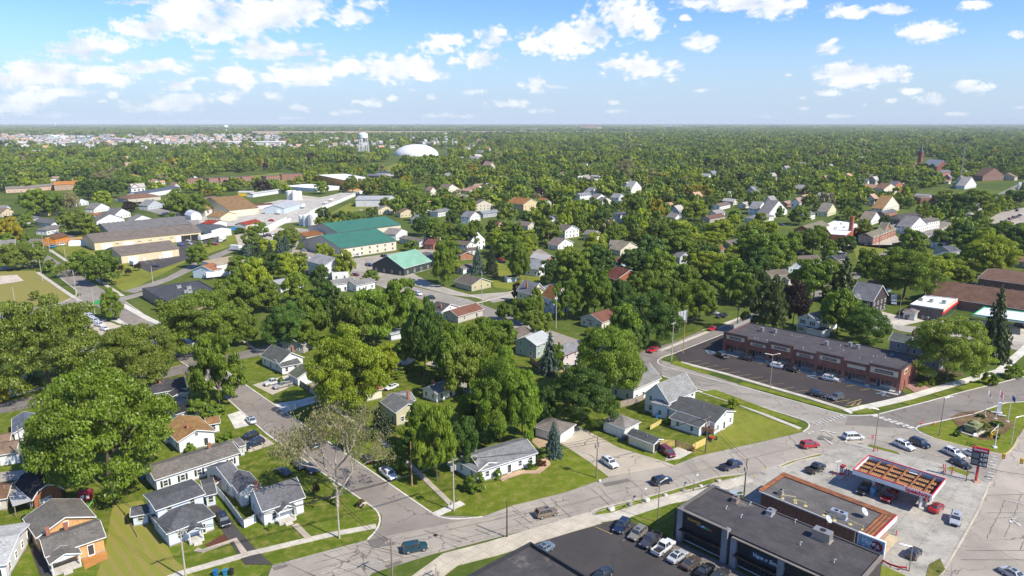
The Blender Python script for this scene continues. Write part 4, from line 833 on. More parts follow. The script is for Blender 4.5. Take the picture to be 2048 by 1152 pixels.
# --- tan storage buildings
SAND=(.62,.51,.33);TAUPE=(.255,.215,.185)
v1=V((187,485),(403,463),(173,473),5.4,'p',pitch=.25);t=building('storage_building','very long sand coloured storage building with taupe roof','warehouse',[v1],SAND,TAUPE,wm='paint',land='long sand storage building',wins=0,doors=0,near=True,trim=(.3,.25,.2))
for f,w,c in((.11,6,.7),(.30,6,.7),(.84,6,.02),(.93,5,.02),(.78,5,.7)):garage_door(t,v1,v1 .L*f,w,3.8,(c,c,c))
for f in(.2,.4,.5,.6,.7):window(t,v1 .P(v1 .L*f,v1 .o,3.2)-v1 .v*.03,-v1 .v,2.4,.7)
v2=V((241,511),(359,496),(223,498),4.9,'p',pitch=.25);t=building('storage_building','shorter sand coloured storage building in front with taupe roof','warehouse',[v2],SAND,TAUPE,wm='paint',land='short sand storage building',wins=0,doors=0,near=True,trim=(.3,.25,.2))
for f in(.2,.78):garage_door(t,v2,v2 .L*f,5.5,3.6)
for f in(.38,.65):garage_door(t,v2,v2 .L*f,1.1,2.2)
for v,hh,y in((v1,5.4,0),(v2,4.9,0)):
 window(t if v is v2 else t,v2 .P(v2 .o,v2 .W*.5,2.6)-v2 .u*.03,-v2 .u,1.4,1.1)if v is v2 else None
building('storage_building','grey roofed storage building at the back of the three','warehouse',[V((218,464),(384,447),(209,452),5.0,'p',pitch=.25)],(.5,.45,.38),(.24,.23,.23),wm='paint',wins=0,doors=0)
v=V((403,531),(432,531),10,5,'f')
def flat(name,label,cat,px,h,wall,roofc,wm='brick',land=None,units=0,cap=(.2,.2,.2),base=0.0,rm='roof_membrane',par=.35,uc=(.6,.6,.58),useed=1):
 P=[G(x,y,h)for x,y in px];n=len(P)
 c=sum(P,Vector())/n;c.z=0;t=thing(name,c,label,cat)
 ar=sum(P[i].x*P[(i+1)%n].y-P[(i+1)%n].x*P[i].y for i in range(n))
 if ar<0:P=P[::-1]
 mb=MB();mb.prism([(p.x,p.y)for p in P],base,h-par);mb.build('wall',wm,t,wall)
 ins=[]
 for i in range(n):
  a,b,d=P[i-1],P[i],P[(i+1)%n];e1=(b-a).normalized();e2=(d-b).normalized()
  n1=Vector((-e1 .y,e1 .x,0));n2=Vector((-e2 .y,e2 .x,0));m=(n1+n2).normalized();ins.append(b+m*(.3/max(.3,m.dot(n1))))
 pr=MB()
 for i in range(n):
  j=(i+1)%n;q=[P[i],P[j],ins[j],ins[i]];pr.hexa([Vector((p.x,p.y,h-par))for p in q]+[Vector((p.x,p.y,h))for p in q])
 pr.build('parapet','paint',t,cap)
 rf=MB();rf.prism([(p.x,p.y)for p in ins],h-par-.1,h-par+.02);rf.build('roof',rm,t,roofc)
 FOOT.append(((c.x,c.y),Vector((1,0)),Vector((0,1)),0,0));BLOCK.append([(p.x,p.y)for p in P])
 rr=random.Random(useed)
 for _ in range(units):
  w=[rr.random()for _ in range(n)];s_=sum(w);q=sum((ins[i]*(w[i]/s_)for i in range(n)),Vector())
  rooftop(t,q,h-par,rr,uc)
 if land:p=project(c+Vector((0,0,h)));LAND.append((land,p[0],p[1]))
 return t,P
def rooftop(t,q,z,rr,c=(.6,.6,.58),s=1.0,rz=None):
 u=MB();w,d,hh=rr.uniform(1.2,2.4)*s,rr.uniform(1,1.4)*s,rr.uniform(.9,1.2)*s;rz=GA+math.pi/2*0 if rz is None else rz
 u.box((q.x,q.y,z+.15+hh/2),(w,d,hh),rz);u.box((q.x,q.y,z+.08),(w+.3,d+.2,.14),rz)
 o=u.build('air_conditioner','metal',t,c)
 f=MB();f.lathe((q.x,q.y,z+.15+hh),[(.38*s,0),(.38*s,.07),(.3*s,.08)],14);f.build('fan','rubber',o,org=t.location)
t,P=flat('brick_building','low tan brick building with dark flat roof beside the side street','building',[(284,576),(350,612),(455,592),(397,560)],4.6,(.30,.24,.19),(.055,.055,.062),land='dark flat roofed building',units=5,cap=(.06,.06,.065),useed=3)
t,P=flat('industrial_building','white industrial building with tan flat roof behind the central trees','building',[(403,522),(433,531),(499,519),(465,511)],6,(.68,.69,.70),(.36,.29,.19),'siding','tan roofed industrial building',0,(.3,.25,.2))
building('shed','pale blue metal shed with rusty red roof','shed',[V((383,540),(427,542),9,4.2,'x',pitch=.4)],(.50,.60,.68),(.30,.12,.09),wm='siding',rm='rust',wins=1)
# --- right side commercial
t,P=flat('convenience_store','grey brick convenience store with white flat roof and red front band','shop',[(1820,608),(1887,618),(1915,597),(1851,590)],5,(.17,.135,.115),(.66,.68,.70),land='white roofed store',units=3,cap=(.6,.6,.58),uc=(.3,.36,.3))
a,b=P[0],P[0]
Q=[G(1887,618,5),G(1915,597,5)];dd=(Q[1]-Q[0]).normalized();nn=Vector((dd.y,-dd.x,0))
if nn.dot(-Q[0])<0:nn=-nn
mb=MB();mb.beam(Q[0]-dd*1.5+nn*.25+Vector((0,0,-1.6)),Q[1]+dd*.5+nn*.25+Vector((0,0,-1.6)),.5,.55);mb.build('red_band','paint',t,(.65,.02,.03))
mb=MB();mb.beam(Q[0]+nn*.08+Vector((0,0,-.55)),Q[1]+nn*.08+Vector((0,0,-.55)),.16,1.3);mb.build('fascia','paint',t,(.62,.56,.43))
mb=MB();mb.beam(Q[0]+dd+nn*.05+Vector((0,0,-3.4)),Q[1]-dd+nn*.05+Vector((0,0,-3.4)),.1,2.6);mb.build('shop_window','glass',t)
building('shop_row','very long low building with reddish brown shingle roof at the right edge','building',[V((1850,590),(2080,624),(1862,568),4.2,'p',pitch=.38)],(.22,.13,.10),(.215,.125,.09),wm='brick',land='long brown roofed building',wins=0)
building('apartment_block','brown brick apartment block with black mansard storey at the right edge','apartments',[V((1958,572),(2080,590),(1990,548),3.2,'p',pitch=.01),V((1955,556),(2080,573),(1988,536),8.0,'p',pitch=.12)],(.21,.12,.08),(.23,.14,.10),wm='brick',land='brown apartment block',wins=6)
v=V((1958,575),(2080,592),(1990,551),1.2,'p')
t,P=flat('station_canopy','white and green fuel canopy behind the tall spruce at the right edge','canopy',[(1945,628),(2075,646),(2075,626),(1968,613)],5.5,(.6,.6,.6),(.62,.65,.68),'paint','green edged canopy',0,(.02,.32,.12),base=4.7)
for x,y in((1985,648),(2045,655)):
 q=G(x,y);mb=MB();mb.beam(q,q+Vector((0,0,4.7)),.35,.35);mb.build('post','paint',t,(.6,.6,.6))
SCH=(.36,.115,.06);SR=(.27,.25,.18)
building('school','red brick school wing with gabled moss roof on the road side','school',[V((1747,475),(1794,457),(1712,473),5.2,'p',pitch=.5),V((1770,463),(1783,458),5,5.6,'x',pitch=.7)],SCH,SR,wm='brick',land='school wing',wins=8,doors=0,wsize=(2.2,2.4),near=True)
building('school','red brick school wing with gabled roof at the back left','school',[V((1622,462),(1660,450),(1595,456),5,'p',pitch=.5)],SCH,SR,wm='brick',wins=4,doors=0)
t,P=flat('school','low middle part of the school with white flat roof','school',[(1662,468),(1692,470),(1720,448),(1672,440),(1648,450)],4.6,SCH,(.70,.70,.68),land='white school roof',units=5,cap=(.6,.6,.6))
q=G(1700,474);mb=MB();mb.box((q.x,q.y,7),(2.2,2.2,14),.7);mb.box((q.x,q.y,14.2),(2.5,2.5,.5),.7);tag(mb.build('chimney_stack','brick',None,SCH),'tall square red brick chimney of the school','chimney')
# --- background, named
building('office_building','three storey yellow orange brick building with white flat roof','building',[V((636,350),(697,362),(728,354),11.5,'f')],(.52,.24,.05),(.72,.72,.72),wm='brick',rm='paint',land='yellow brick block',wins=9,doors=0,wsize=(2.6,1.5),near=True)
mb_units=None
B=building
B('warehouse','grey white warehouse behind the white fence','warehouse',[V((710,399),(779,399),30,7,'p',pitch=.14)],(.60,.60,.62),(.36,.36,.36),wm='siding',rm='sheet_metal',wins=0,land='grey warehouse',near=True)
B('metal_shed','pale blue metal workshop with grey ridged roof','workshop',[V((568,416),(600,406),(540,412),5.5,'p',pitch=.3)],(.50,.57,.62),(.38,.39,.40),wm='siding',rm='sheet_metal',wins=0,land='blue metal workshop',near=True)
B('warehouse','wide orange brown roofed works building','works',[V((458,421),(518,415),(440,406),5.5,'p',pitch=.3)],(.66,.58,.42),(.34,.215,.11),wins=0,land='orange brown works')
B('warehouse','tan roofed hall left of the orange brown works','works',[V((410,420),(445,414),18,5,'p',pitch=.3)],(.62,.6,.55),(.42,.27,.12),wins=0)
B('workshop','cream gabled workshop below the orange brown works','workshop',[V((441,434),(475,428),14,4,'x',pitch=.3)],(.66,.58,.40),(.38,.24,.11),wins=1)
B('workshop','white workshop with two red roof strips','workshop',[V((424,448),(455,442),10,6.5,'x',pitch=.2,roofc=(.45,.07,.04)),V((426,456),(456,450),5,3.4,'s',pitch=.15,roofc=(.5,.08,.05)),V((392,449),(422,460),14,5,'p',pitch=.2,roofc=(.17,.18,.2))],(.72,.72,.72),wins=0,land='red and white workshop')
B('shed','low building with bright red roof beyond the bushes','building',[V((492,450),(523,443),(482,446),3.6,'p',pitch=.35)],(.6,.55,.5),(.42,.08,.05),wins=0,land='bright red roof')
B('quonset_hut','white round topped hut by the industrial yard','hut',[V((381,432),(404,430),14,3.5,'g')],(.66,.68,.70),(.62,.64,.68),rm='sheet_metal',wins=0)
B('shed','long maroon roofed shed by the white tanks','shed',[V((513,411),(547,408),9,3.2,'p',pitch=.2)],(.6,.6,.6),(.24,.10,.08),wins=0)
B('shed','white tent roofed shed beside the orange brown works','shed',[V((432,406),(480,402),14,3.5,'p',pitch=.3)],(.7,.68,.62),(.66,.60,.52),wins=0)
B('storage_row','white self storage row with blue doors','storage',[V((566,372),(632,377),(590,366),4,'f')],(.70,.71,.74),(.75,.75,.75),rm='paint',wins=0,land='blue door storage row')
B('shed','bright yellow shed with white roof','shed',[V((475,385),(505,385),9,4,'p',pitch=.3)],(.70,.50,.02),(.72,.72,.72),wins=0,land='yellow shed')
B('shed','long white roofed shed right of the yellow one','shed',[V((506,388),(575,378),9,3.6,'p',pitch=.2)],(.70,.70,.70),(.72,.72,.72),wins=0)
B('warehouse','long white building with slate blue roof at the left','building',[V((280,388),(362,375),(290,382),5,'p',pitch=.25)],(.72,.72,.72),(.14,.17,.23),wins=0,land='slate blue roof')
B('house','brown hip roofed building below the slate blue roof','building',[V((255,398),(322,392),20,4,'h',pitch=.35)],(.5,.45,.35),(.28,.16,.11),wins=2)
B('school_hall','tan brick building with orange tin roof in the left trees','building',[V((107,370),(158,368),22,6.5,'p',pitch=.3)],(.40,.28,.20),(.62,.26,.08),wm='brick',wins=3,land='orange tin roof')
B('house','peach hip roof showing above the left trees','house',[V((248,357),(292,355),24,4.5,'h',pitch=.35)],(.6,.5,.4),(.66,.36,.16),wins=0)
B('house','long tan roofed building among the left trees','building',[V((10,378),(60,376),14,4.5,'p',pitch=.3),V((60,376),(118,370),14,4.5,'p',pitch=.3)],(.55,.4,.3),(.33,.29,.25),wins=4)
for i,(x0,x1,y)in enumerate([(370,407,361),(418,440,360),(440,461,359),(461,484,358),(484,508,357),(532,560,356),(563,608,352)]):
 t=B('brick_block','@red brown brick block of the row behind the green field','apartments',[V((x0,y-3),(x1,y-4.5),16,7.5,'f')],(.30,.14,.09),(.10,.10,.11),wm='brick',rm='roof_membrane',wins=4,doors=0,wsize=(2.2,1.8),group='brick blocks behind the green field',near=False)
B('warehouse','grey blue roofed building beyond the yellow block','building',[V((711,350),(760,352),18,4.5,'p',pitch=.2)],(.3,.2,.17),(.22,.23,.26),wins=0)
B('warehouse','white building with navy roof beyond the yellow block','building',[V((752,346),(788,346),16,4.5,'p',pitch=.2)],(.7,.7,.7),(.10,.13,.20),wins=0)
B('apartment_building','tan apartment house with orange brown roof','apartments',[V((1012,405),(1047,409),(1068,404),6.5,'p',pitch=.4)],(.60,.48,.28),(.45,.21,.08),wins=5,land='tan apartment house',near=True)
B('house','pale two storey house with dark roof behind the yellow tree','house',[V((1234,430),(1258,428),10,6,'p',pitch=.3)],WHITE,(.12,.13,.16),land='pale two storey house')
HOUSES=[((1084,408),(1104,404),8,3.5,'x',(.5,.52,.58),(.5,.2,.08),'small grey house with orange roof'),((1026,448),(1056,452),10,3.5,'p',(.55,.5,.4),(.27,.23,.19),'tan house with brown roof'),((1101,439),(1123,435),9,3.4,'h',WHITE,(.30,.32,.36),'white house with slate hip roof'),((1130,462),(1160,458),10,5.4,'x',WHITE,(.24,.20,.18),'two storey white house with brown roof'),((1116,491),(1148,485),9,3.2,'x',WHITE,(.28,.22,.20),'white house with brown gable'),((1241,501),(1281,494),9,3.4,'x',(.64,.60,.46),(.34,.30,.22),'cream house with tan roof'),((1218,488),(1256,490),9,3.3,'p',WHITE,(.30,.26,.21),'white house with tan roof'),((1187,470),(1202,466),8,4.5,'x',(.6,.55,.45),(.3,.26,.22),'narrow tan house'),((1226,520),(1243,528),8,4,'p',(.45,.62,.72),(.35,.13,.10),'sky blue house with red porch roof'),((1160,391),(1184,389),9,5,'p',WHITE,(.33,.33,.35),'white house with grey roof'),((1180,386),(1204,383),9,5.5,'x',WHITE,(.34,.34,.35),'tall white gable house'),((1192,398),(1215,395),9,4,'x',WHITE,(.30,.28,.28),'white house with open porch'),((1205,402),(1224,400),8,3.5,'x',(.66,.62,.5),(.26,.24,.22),'cream house with hip porch'),((1262,379),(1284,374),9,5,'x',WHITE,(.38,.37,.38),'white house behind the sycamore'),((1238,396),(1250,393),9,5,'x',(.6,.63,.68),(.35,.35,.37),'pale blue gable house'),((1517,418),(1535,413),9,5.5,'x',WHITE,(.34,.34,.36),'white gable house'),((1510,438),(1550,432),10,3.4,'h',WHITE,(.32,.32,.34),'white house with grey hip roof'),((1420,438),(1452,432),9,3.2,'p',(.4,.35,.3),(.24,.14,.11),'house with red brown roof'),((1440,413),(1462,408),9,3.4,'p',WHITE,(.26,.20,.17),'house with brown roof and white wall'),((1536,430),(1576,420),10,3.6,'x',WHITE,(.25,.24,.24),'white house with dark gable'),((1656,424),(1674,418),9,4,'x',(.66,.62,.42),(.3,.28,.24),'cream gable house'),((1743,440),(1762,434),9,4.2,'x',WHITE,(.34,.28,.22),'white house with tan gable'),((1766,418),(1800,410),10,5,'x',(.7,.66,.55),(.42,.26,.12),'cream house with orange tan roof'),((1770,428),(1795,422),8,3.2,'p',(.36,.13,.08),(.22,.22,.24),'red brick house with slate porch'),((1800,440),(1850,432),13,5,'h',(.10,.08,.08),(.12,.11,.11),'big dark brown house'),((1821,455),(1856,448),10,5,'x',WHITE,(.30,.29,.29),'white two storey house with grey roof'),((1846,446),(1882,440),10,6,'h',WHITE,(.22,.20,.19),'square white house with hip roof'),((1788,458),(1816,452),9,3.2,'h',(.5,.5,.5),(.28,.27,.25),'low house with grey hip roof'),((1866,498),(1903,504),9,3.6,'x',(.5,.5,.5),(.15,.16,.19),'house with slate gables'),((1888,515),(1922,510),8,3.4,'h',(.66,.6,.45),(.20,.24,.30),'cream house with slate blue roof'),((1892,486),(1912,480),9,4,'x',WHITE,(.26,.22,.19),'white house with brown gable'),((1595,522),(1643,520),9,3.2,'p',WHITE,(.24,.19,.17),'white house with brown ridge roof'),((1577,535),(1612,533),8,3.2,'x',(.45,.52,.58),(.36,.32,.27),'blue grey house with tan roof'),((1541,552),(1582,549),9,3.6,'p',(.55,.5,.38),(.23,.19,.15),'tan house with brown roof'),((1578,560),(1600,556),5,3,'p',(.6,.5,.45),(.28,.18,.15),'brown roofed annex'),((1675,520),(1700,517),8,3.2,'p',(.2,.2,.2),(.11,.11,.12),'small dark house'),((1462,489),(1492,485),9,3.2,'p',(.4,.38,.36),(.22,.19,.17),'brown roofed house with chimney'),((1425,502),(1452,499),8,3,'p',(.5,.4,.3),(.36,.16,.08),'low house with orange roof'),((1730,568),(1770,575),8,3,'p',(.2,.35,.55),(.26,.15,.10),'blue house with brown roof'),((1805,624),(1832,628),7,3,'h',(.6,.6,.58),(.30,.26,.24),'small hip roofed outbuilding'),((1842,396),(1880,396),12,6,'f',(.30,.12,.08),(.36,.30,.25),'flat roofed red brick building'),((1768,378),(1796,376),12,7,'x',(.68,.62,.48),(.33,.20,.13),'tall cream house with brown roof'),((1790,372),(1808,370),10,8,'x',(.4,.14,.09),(.2,.2,.22),'tall red brick house'),((1966,352),(2010,350),14,7,'x',(.22,.13,.10),(.20,.13,.10),'big dark brick house'),((1990,332),(2044,330),12,7,'p',WHITE,(.2,.2,.22),'long white two storey house'),((1994,352),(2030,354),10,5,'x',(.6,.55,.4),(.34,.24,.16),'tan house with brown gables'),((1930,372),(1954,368),10,4,'x',(.7,.7,.7),(.4,.38,.36),'pale house by the wire mast'),((1922,366),(1952,363),10,6,'h',(.5,.5,.45),(.20,.42,.28),'house with mint green roof'),((1884,345),(1908,343),12,6,'h',(.36,.14,.1),(.24,.24,.27),'slate roofed brick house'),((2020,520),(2080,528),10,3.6,'p',(.5,.5,.5),(.36,.20,.13),'orange brown roofed building'),((950,410),(988,408),9,5.5,'x',(.6,.55,.45),(.30,.24,.2),'tan two storey house'),((992,452),(1018,449),9,3.5,'x',(.55,.3,.2),(.35,.12,.09),'small house with red brown roof'),((966,428),(1000,424),9,3.4,'p',(.4,.42,.45),(.36,.38,.4),'low house with pale grey roof'),((940,435),(962,430),9,5,'x',WHITE,(.28,.28,.3),'white gable house with grey roof'),((888,382),(922,378),12,5,'x',(.64,.6,.52),(.27,.2,.17),'cream house with brown roof'),((756,420),(790,418),10,4,'x',(.66,.58,.4),(.4,.36,.3),'cream flat fronted store'),((800,426),(832,424),9,4,'x',(.6,.5,.32),(.32,.22,.16),'tan gable house beside the store'),((836,440),(858,436),8,3.5,'x',WHITE,(.3,.3,.32),'small white gable house'),((876,425),(905,420),9,4,'h',(.6,.6,.6),(.28,.28,.3),'grey house in the trees'),((3,425),(28,421),9,4,'x',(.64,.54,.38),(.30,.22,.18),'cream gable house'),((26,440),(56,434),10,3.5,'h',(.5,.5,.5),(.25,.24,.25),'grey hip roofed house'),((66,443),(102,448),11,3.4,'p',(.7,.72,.75),(.20,.20,.22),'grey roofed house with red gable'),((93,461),(134,454),10,3.4,'h',(.70,.73,.76),(.25,.24,.23),'white house with grey hip roof'),((110,478),(138,471),9,4.6,'p',(.62,.22,.03),(.22,.12,.08),'bright orange timber house'),((90,425),(118,422),10,3.2,'h',(.66,.5,.2),(.18,.09,.07),'yellow house with dark red roof'),((192,443),(250,437),12,3.8,'x',(.70,.71,.72),(.24,.22,.21),'white garage with wide gable'),((188,418),(220,413),10,3.5,'x',WHITE,(.27,.26,.26),'white bungalow with grey roof'),((228,430),(262,424),10,4,'x',(.7,.7,.72),(.20,.2,.21),'white house with slate gable'),((152,430),(182,426),9,3.2,'p',WHITE,(.33,.31,.29),'white ranch with tan grey roof'),((175,432),(205,430),8,3,'p',(.6,.55,.5),(.42,.19,.11),'low house with orange red roof'),((262,443),(310,438),10,3.2,'x',WHITE,(.32,.31,.30),'white low gable building'),((295,412),(326,407),10,3.8,'x',(.45,.48,.5),(.33,.33,.33),'grey green gable house'),((410,400),(437,396),10,3.6,'p',WHITE,(.24,.17,.14),'white house with brown roof'),((0,492),(30,490),12,5,'p',(.5,.5,.5),(.30,.28,.27),'grey roofed house under dark trees'),((150,405),(178,402),9,3.6,'x',(.6,.62,.66),(.25,.25,.27),'blue grey house in the left trees'),((-10,418),(2,415),8,4,'x',WHITE,(.3,.3,.3),'white house cut by the left edge'),((1350,436),(1372,432),9,3.6,'x',WHITE,(.3,.28,.27),'small white house between trees'),((1610,432),(1632,428),9,4,'p',WHITE,(.3,.3,.31),'white house beside the round tree'),((1300,515),(1330,512),9,3.4,'h',(.5,.48,.42),(.28,.24,.2),'grey roof among the dense trees'),((1360,515),(1385,511),9,4,'x',(.5,.5,.55),(.25,.25,.28),'slate gable among the dense trees')]
for(A,Bp,W,h,mode,wc,rc,lab)in HOUSES:
 near=G(*A).length<560
 cxp,cyp=(A[0]+Bp[0])/2,(A[1]+Bp[1])/2
 B('house',(lab,cxp,cyp),'house',[V(A,Bp,W,h,mode,pitch=.45)],wc,rc,near=near,doors=1 if near else 0)
def fence(pts,h,c,label,m='wood',name='fence',post=2.4,thick=.06):
 P=[G(x,y)for x,y in pts];t=thing(name,P[0],label,'fence');pn=MB();po=MB()
 for a,b in zip(P,P[1:]):
  pn.beam(a+Vector((0,0,h/2+.05)),b+Vector((0,0,h/2+.05)),thick,h);n=max(1,int((b-a).length/post))
  for i in range(n+1):q=a+(b-a)*i/n;po.box((q.x,q.y,h/2+.1),(.12,.12,h+.2))
 pn.build('panel',m,t,c);po.build('post',m,t,tuple(x*.9 for x in c));return t
fence([(500,490),(530,468),(560,452),(582,441)],2.4,(.8,.8,.8),'long tall white fence between the storage lawn and the gravel yard','siding')
fence([(523,464),(545,453),(573,440)],2.4,(.8,.8,.8),'second shorter white fence run beside the bushes','siding')
fence([(620,429),(665,412),(700,397),(738,381)],3.2,(.8,.8,.8),'long tall white fence running back past the grey warehouse','siding')
fence([(424,461),(452,461),(476,460)],2.2,(.03,.20,.50),'bright blue fence beside the white workshop','paint')
fence([(1294,893),(1350,893),(1384,902),(1412,888)],1.7,(.60,.44,.15),'new yellow plank fence behind the maroon car')
fence([(1300,860),(1322,848)],1.2,(.55,.42,.15),'low yellow wood fence by the hip roofed garage')
fence([(595,768),(617,783),(652,770)],1.8,(.28,.24,.19),'weathered plank fence beside the mossy garage')
fence([(432,985),(452,1008),(488,1057),(512,1045)],1.8,(.75,.76,.78),'white vinyl fence between the blue house and the cottage','siding')
fence([(475,1000),(478,992)],1.8,(.75,.76,.78),'short white fence end behind the white cottage','siding')
fence([(1240,815),(1270,808),(1286,800)],1.8,(.30,.25,.20),'brown plank fence in the shade of the big tree')
fence([(1060,723),(1075,735),(1110,755),(1135,748)],1.8,(.45,.28,.17),'tan plank fence below the tall blue spruce')
fence([(1628,668),(1655,664),(1675,655)],1.6,(.75,.75,.75),'white fence behind the strip mall','paint')
fence([(128,483),(150,480),(165,478)],1.8,(.42,.24,.12),'brown wooden fence by the ribbed hut')
fence([(225,1000),(250,1030),(275,1075)],.3,(.30,.30,.16),'low weedy wire fence between the two front yards','paint',thick=.02)
fence([(50,1060),(56,1090)],1.2,(.3,.28,.24),'short fence beside the orange bungalow')
v=V((136,489),(170,488),7,1.2,'x',pitch=.1);t=thing('ribbed_hut',v.P(v.L/2,v.W/2,0),'white ribbed arched hut by the tan storage building','hut')
mb=MB();n=14;secs=[]
for k in range(n*2+1):
 e=v.L*k/(n*2);r=1+(.03 if k%2 else-.03);ring=[v.P(e,v.W/2-v.W/2*r*math.cos(math.pi*j/12),.05+3.1*r*math.sin(math.pi*j/12))for j in range(13)];secs.append(ring)
mb.loft(secs);mb.build('shell','paint',t,(.62,.64,.66));FOOT.append((v.P(v.L/2,v.W/2,0).xy,v.u.xy,v.v.xy,v.L/2+1,v.W/2+1))
# ------ lettering
def text(parent,s,org,u,size,c,name='lettering',m='paint',depth=.05,up=Vector((0,0,1)),italic=False,width=None):
 cu=bpy.data.curves.new(name,'FONT');cu.body=s;cu.size=size;cu.extrude=depth/2;cu.align_x='CENTER';cu.align_y='CENTER';cu.shear=.3 if italic else 0;cu.offset=size*.012
 tmp=bpy.data.objects.new('tmp',cu);COL.objects.link(tmp);bpy.context.view_layer.update()
 me=bpy.data.meshes.new_from_object(tmp.evaluated_get(bpy.context.evaluated_depsgraph_get()));bpy.data.objects.remove(tmp);bpy.data.curves.remove(cu)
 if width:
  xs=[v.co.x for v in me.vertices];k=width/(max(xs)-min(xs))
  for v in me.vertices:v.co.x*=k
 n=u.cross(up);M=Matrix(((u.x,up.x,n.x),(u.y,up.y,n.y),(u.z,up.z,n.z)))
 for v in me.vertices:v.co=M@v.co+Vector(org)-rootof(parent).location
 me.materials.clear();o=link(name,me,m,parent,c);return o
 # ------ strip mall
def strip_mall():
 h=hgt(G(1797,789),741);a,b=G(1447.5,664,h),G(1804,741,h);u=(b-a).normalized();v=Vector((-u.y,u.x,0));v=v if v.y>0 else-v
 L=(b-a).length;W=(G(1856,712,h)-b).dot(v);Z=Vector((0,0,1));a0=Vector((a.x,a.y,0))
 P=lambda x,y,z:a0+u*x+v*y+Z*z
 t=thing('shopping_centre',P(L/2,W/2,0),'long brick strip mall with dark flat roof and cream sign panels','shopping centre');LAND.append(('brick strip mall',1630,730))
 def fx(px):
  y=664+(px-1447.5)*(741-664)/(1804-1447.5);return(G(px,y,h)-a).dot(u)
 X=[0]+[fx(x)for x in(1496,1537,1588,1633,1689,1739)]+[L]
 BR=(.26,.105,.075);BK=(.30,.13,.09);SG=(.62,.55,.40)
 hb=h-.9
 body=MB();body.hexa([P(.3,2.6,0),P(L-.3,2.6,0),P(L-.3,W-.1,0),P(.3,W-.1,0),P(.3,2.6,hb),P(L-.3,2.6,hb),P(L-.3,W-.1,hb),P(.3,W-.1,hb)]);body.build('wall','brick',t,BR)
 rf=MB();rf.hexa([P(.3,.5,hb-.2),P(L-.35,.5,hb-.2),P(L-.35,W-.3,hb-.2),P(.3,W-.3,hb-.2),P(.3,.5,hb+.05),P(L-.35,.5,hb+.05),P(L-.35,W-.3,hb+.05),P(.3,W-.3,hb+.05)]);rf.build('roof','roof_membrane',t,(.066,.060,.064))
 par=MB();cap=MB()
 for i in range(7):
  x0,x1=X[i],X[i+1];tall=i%2==0;zt=h if tall else h-.85;y0=0 if tall else.25
  par.hexa([P(x0,y0,3.2),P(x1,y0,3.2),P(x1,.55,3.2),P(x0,.55,3.2),P(x0,y0,zt),P(x1,y0,zt),P(x1,.55,zt),P(x0,.55,zt)])
  cap.hexa([P(x0-.05,y0-.1,zt),P(x1+.05,y0-.1,zt),P(x1+.05,.65,zt),P(x0-.05,.65,zt),P(x0-.05,y0-.1,zt+.16),P(x1+.05,y0-.1,zt+.16),P(x1+.05,.65,zt+.16),P(x0-.05,.65,zt+.16)])
 par.build('fascia','brick',t,BR)
 cap.hexa([P(-.1,.66,hb+.35),P(.35,.66,hb+.35),P(.35,W,hb+.35),P(-.1,W,hb+.35),P(-.1,.66,hb+.5),P(.35,.66,hb+.5),P(.35,W,hb+.5),P(-.1,W,hb+.5)])
 cap.hexa([P(.36,W-.3,hb+.05),P(L-.4,W-.3,hb+.05),P(L-.4,W,hb+.05),P(.36,W,hb+.05),P(.36,W-.3,hb+.3),P(L-.4,W-.3,hb+.3),P(L-.4,W,hb+.3),P(.36,W,hb+.3)])
 cap.build('coping','paint',t,(.045,.042,.045))
 m=MB();m.hexa([P(-.05,.7,0),P(.28,.7,0),P(.28,W-.02,0),P(-.05,W-.02,0),P(-.05,.7,hb+.34),P(.28,.7,hb+.34),P(.28,W-.02,hb+.34),P(-.05,W-.02,hb+.34)]);m.build('side_wall','brick',t,BR)
 m=MB();m.hexa([P(.0,W*.35,hb+.5),P(.25,W*.35,hb+.5),P(.25,W-.1,hb+.5),P(.0,W-.1,hb+.5),P(.0,W*.35,hb+1.7),P(.25,W*.35,hb+1.7),P(.25,W-.1,hb+1.7),P(.0,W-.1,hb+1.7)]);m.build('screen_wall','siding',t,(.30,.28,.26))
 m=MB()
 for y0,y1,zt in((0.6,W*.42,h),(W*.42,W*.56,h-.7),(W*.56,W*.86,h),(W*.86,W,h-.7)):m.hexa([P(L-.34,y0,3.2),P(L,y0,3.2),P(L,y1,3.2),P(L-.34,y1,3.2),P(L-.34,y0,zt),P(L,y0,zt),P(L,y1,zt),P(L-.34,y1,zt)])
 m.build('flank_fascia','brick',t,BR)
 c2=MB()
 for y0,y1,zt in((0.66,W*.42,h),(W*.42,W*.56,h-.7),(W*.56,W*.86,h),(W*.86,W,h-.7)):c2 .hexa([P(L-.45,y0,zt),P(L+.1,y0,zt),P(L+.1,y1,zt),P(L-.45,y1,zt),P(L-.45,y0,zt+.14),P(L+.1,y0,zt+.14),P(L+.1,y1,zt+.14),P(L-.45,y1,zt+.14)])
 c2 .build('coping','paint',t,(.04,.045,.05))
 for x in X:
  x=max(.45,min(L-.5,x));mb=MB();mb.hexa([P(x-.45,.02,0),P(x+.45,.02,0),P(x+.45,.9,0),P(x-.45,.9,0),P(x-.45,.02,3.25),P(x+.45,.02,3.25),P(x+.45,.9,3.25),P(x-.45,.9,3.25)]);mb.build('pillar','brick',t,BK)
  mb=MB();mb.hexa([P(x-.55,-.08,0),P(x+.55,-.08,0),P(x+.55,1,0),P(x-.55,1,0),P(x-.55,-.08,.9),P(x+.55,-.08,.9),P(x+.55,1,.9),P(x-.55,1,.9)]);mb.build('pillar_base','concrete',t,(.5,.45,.38))
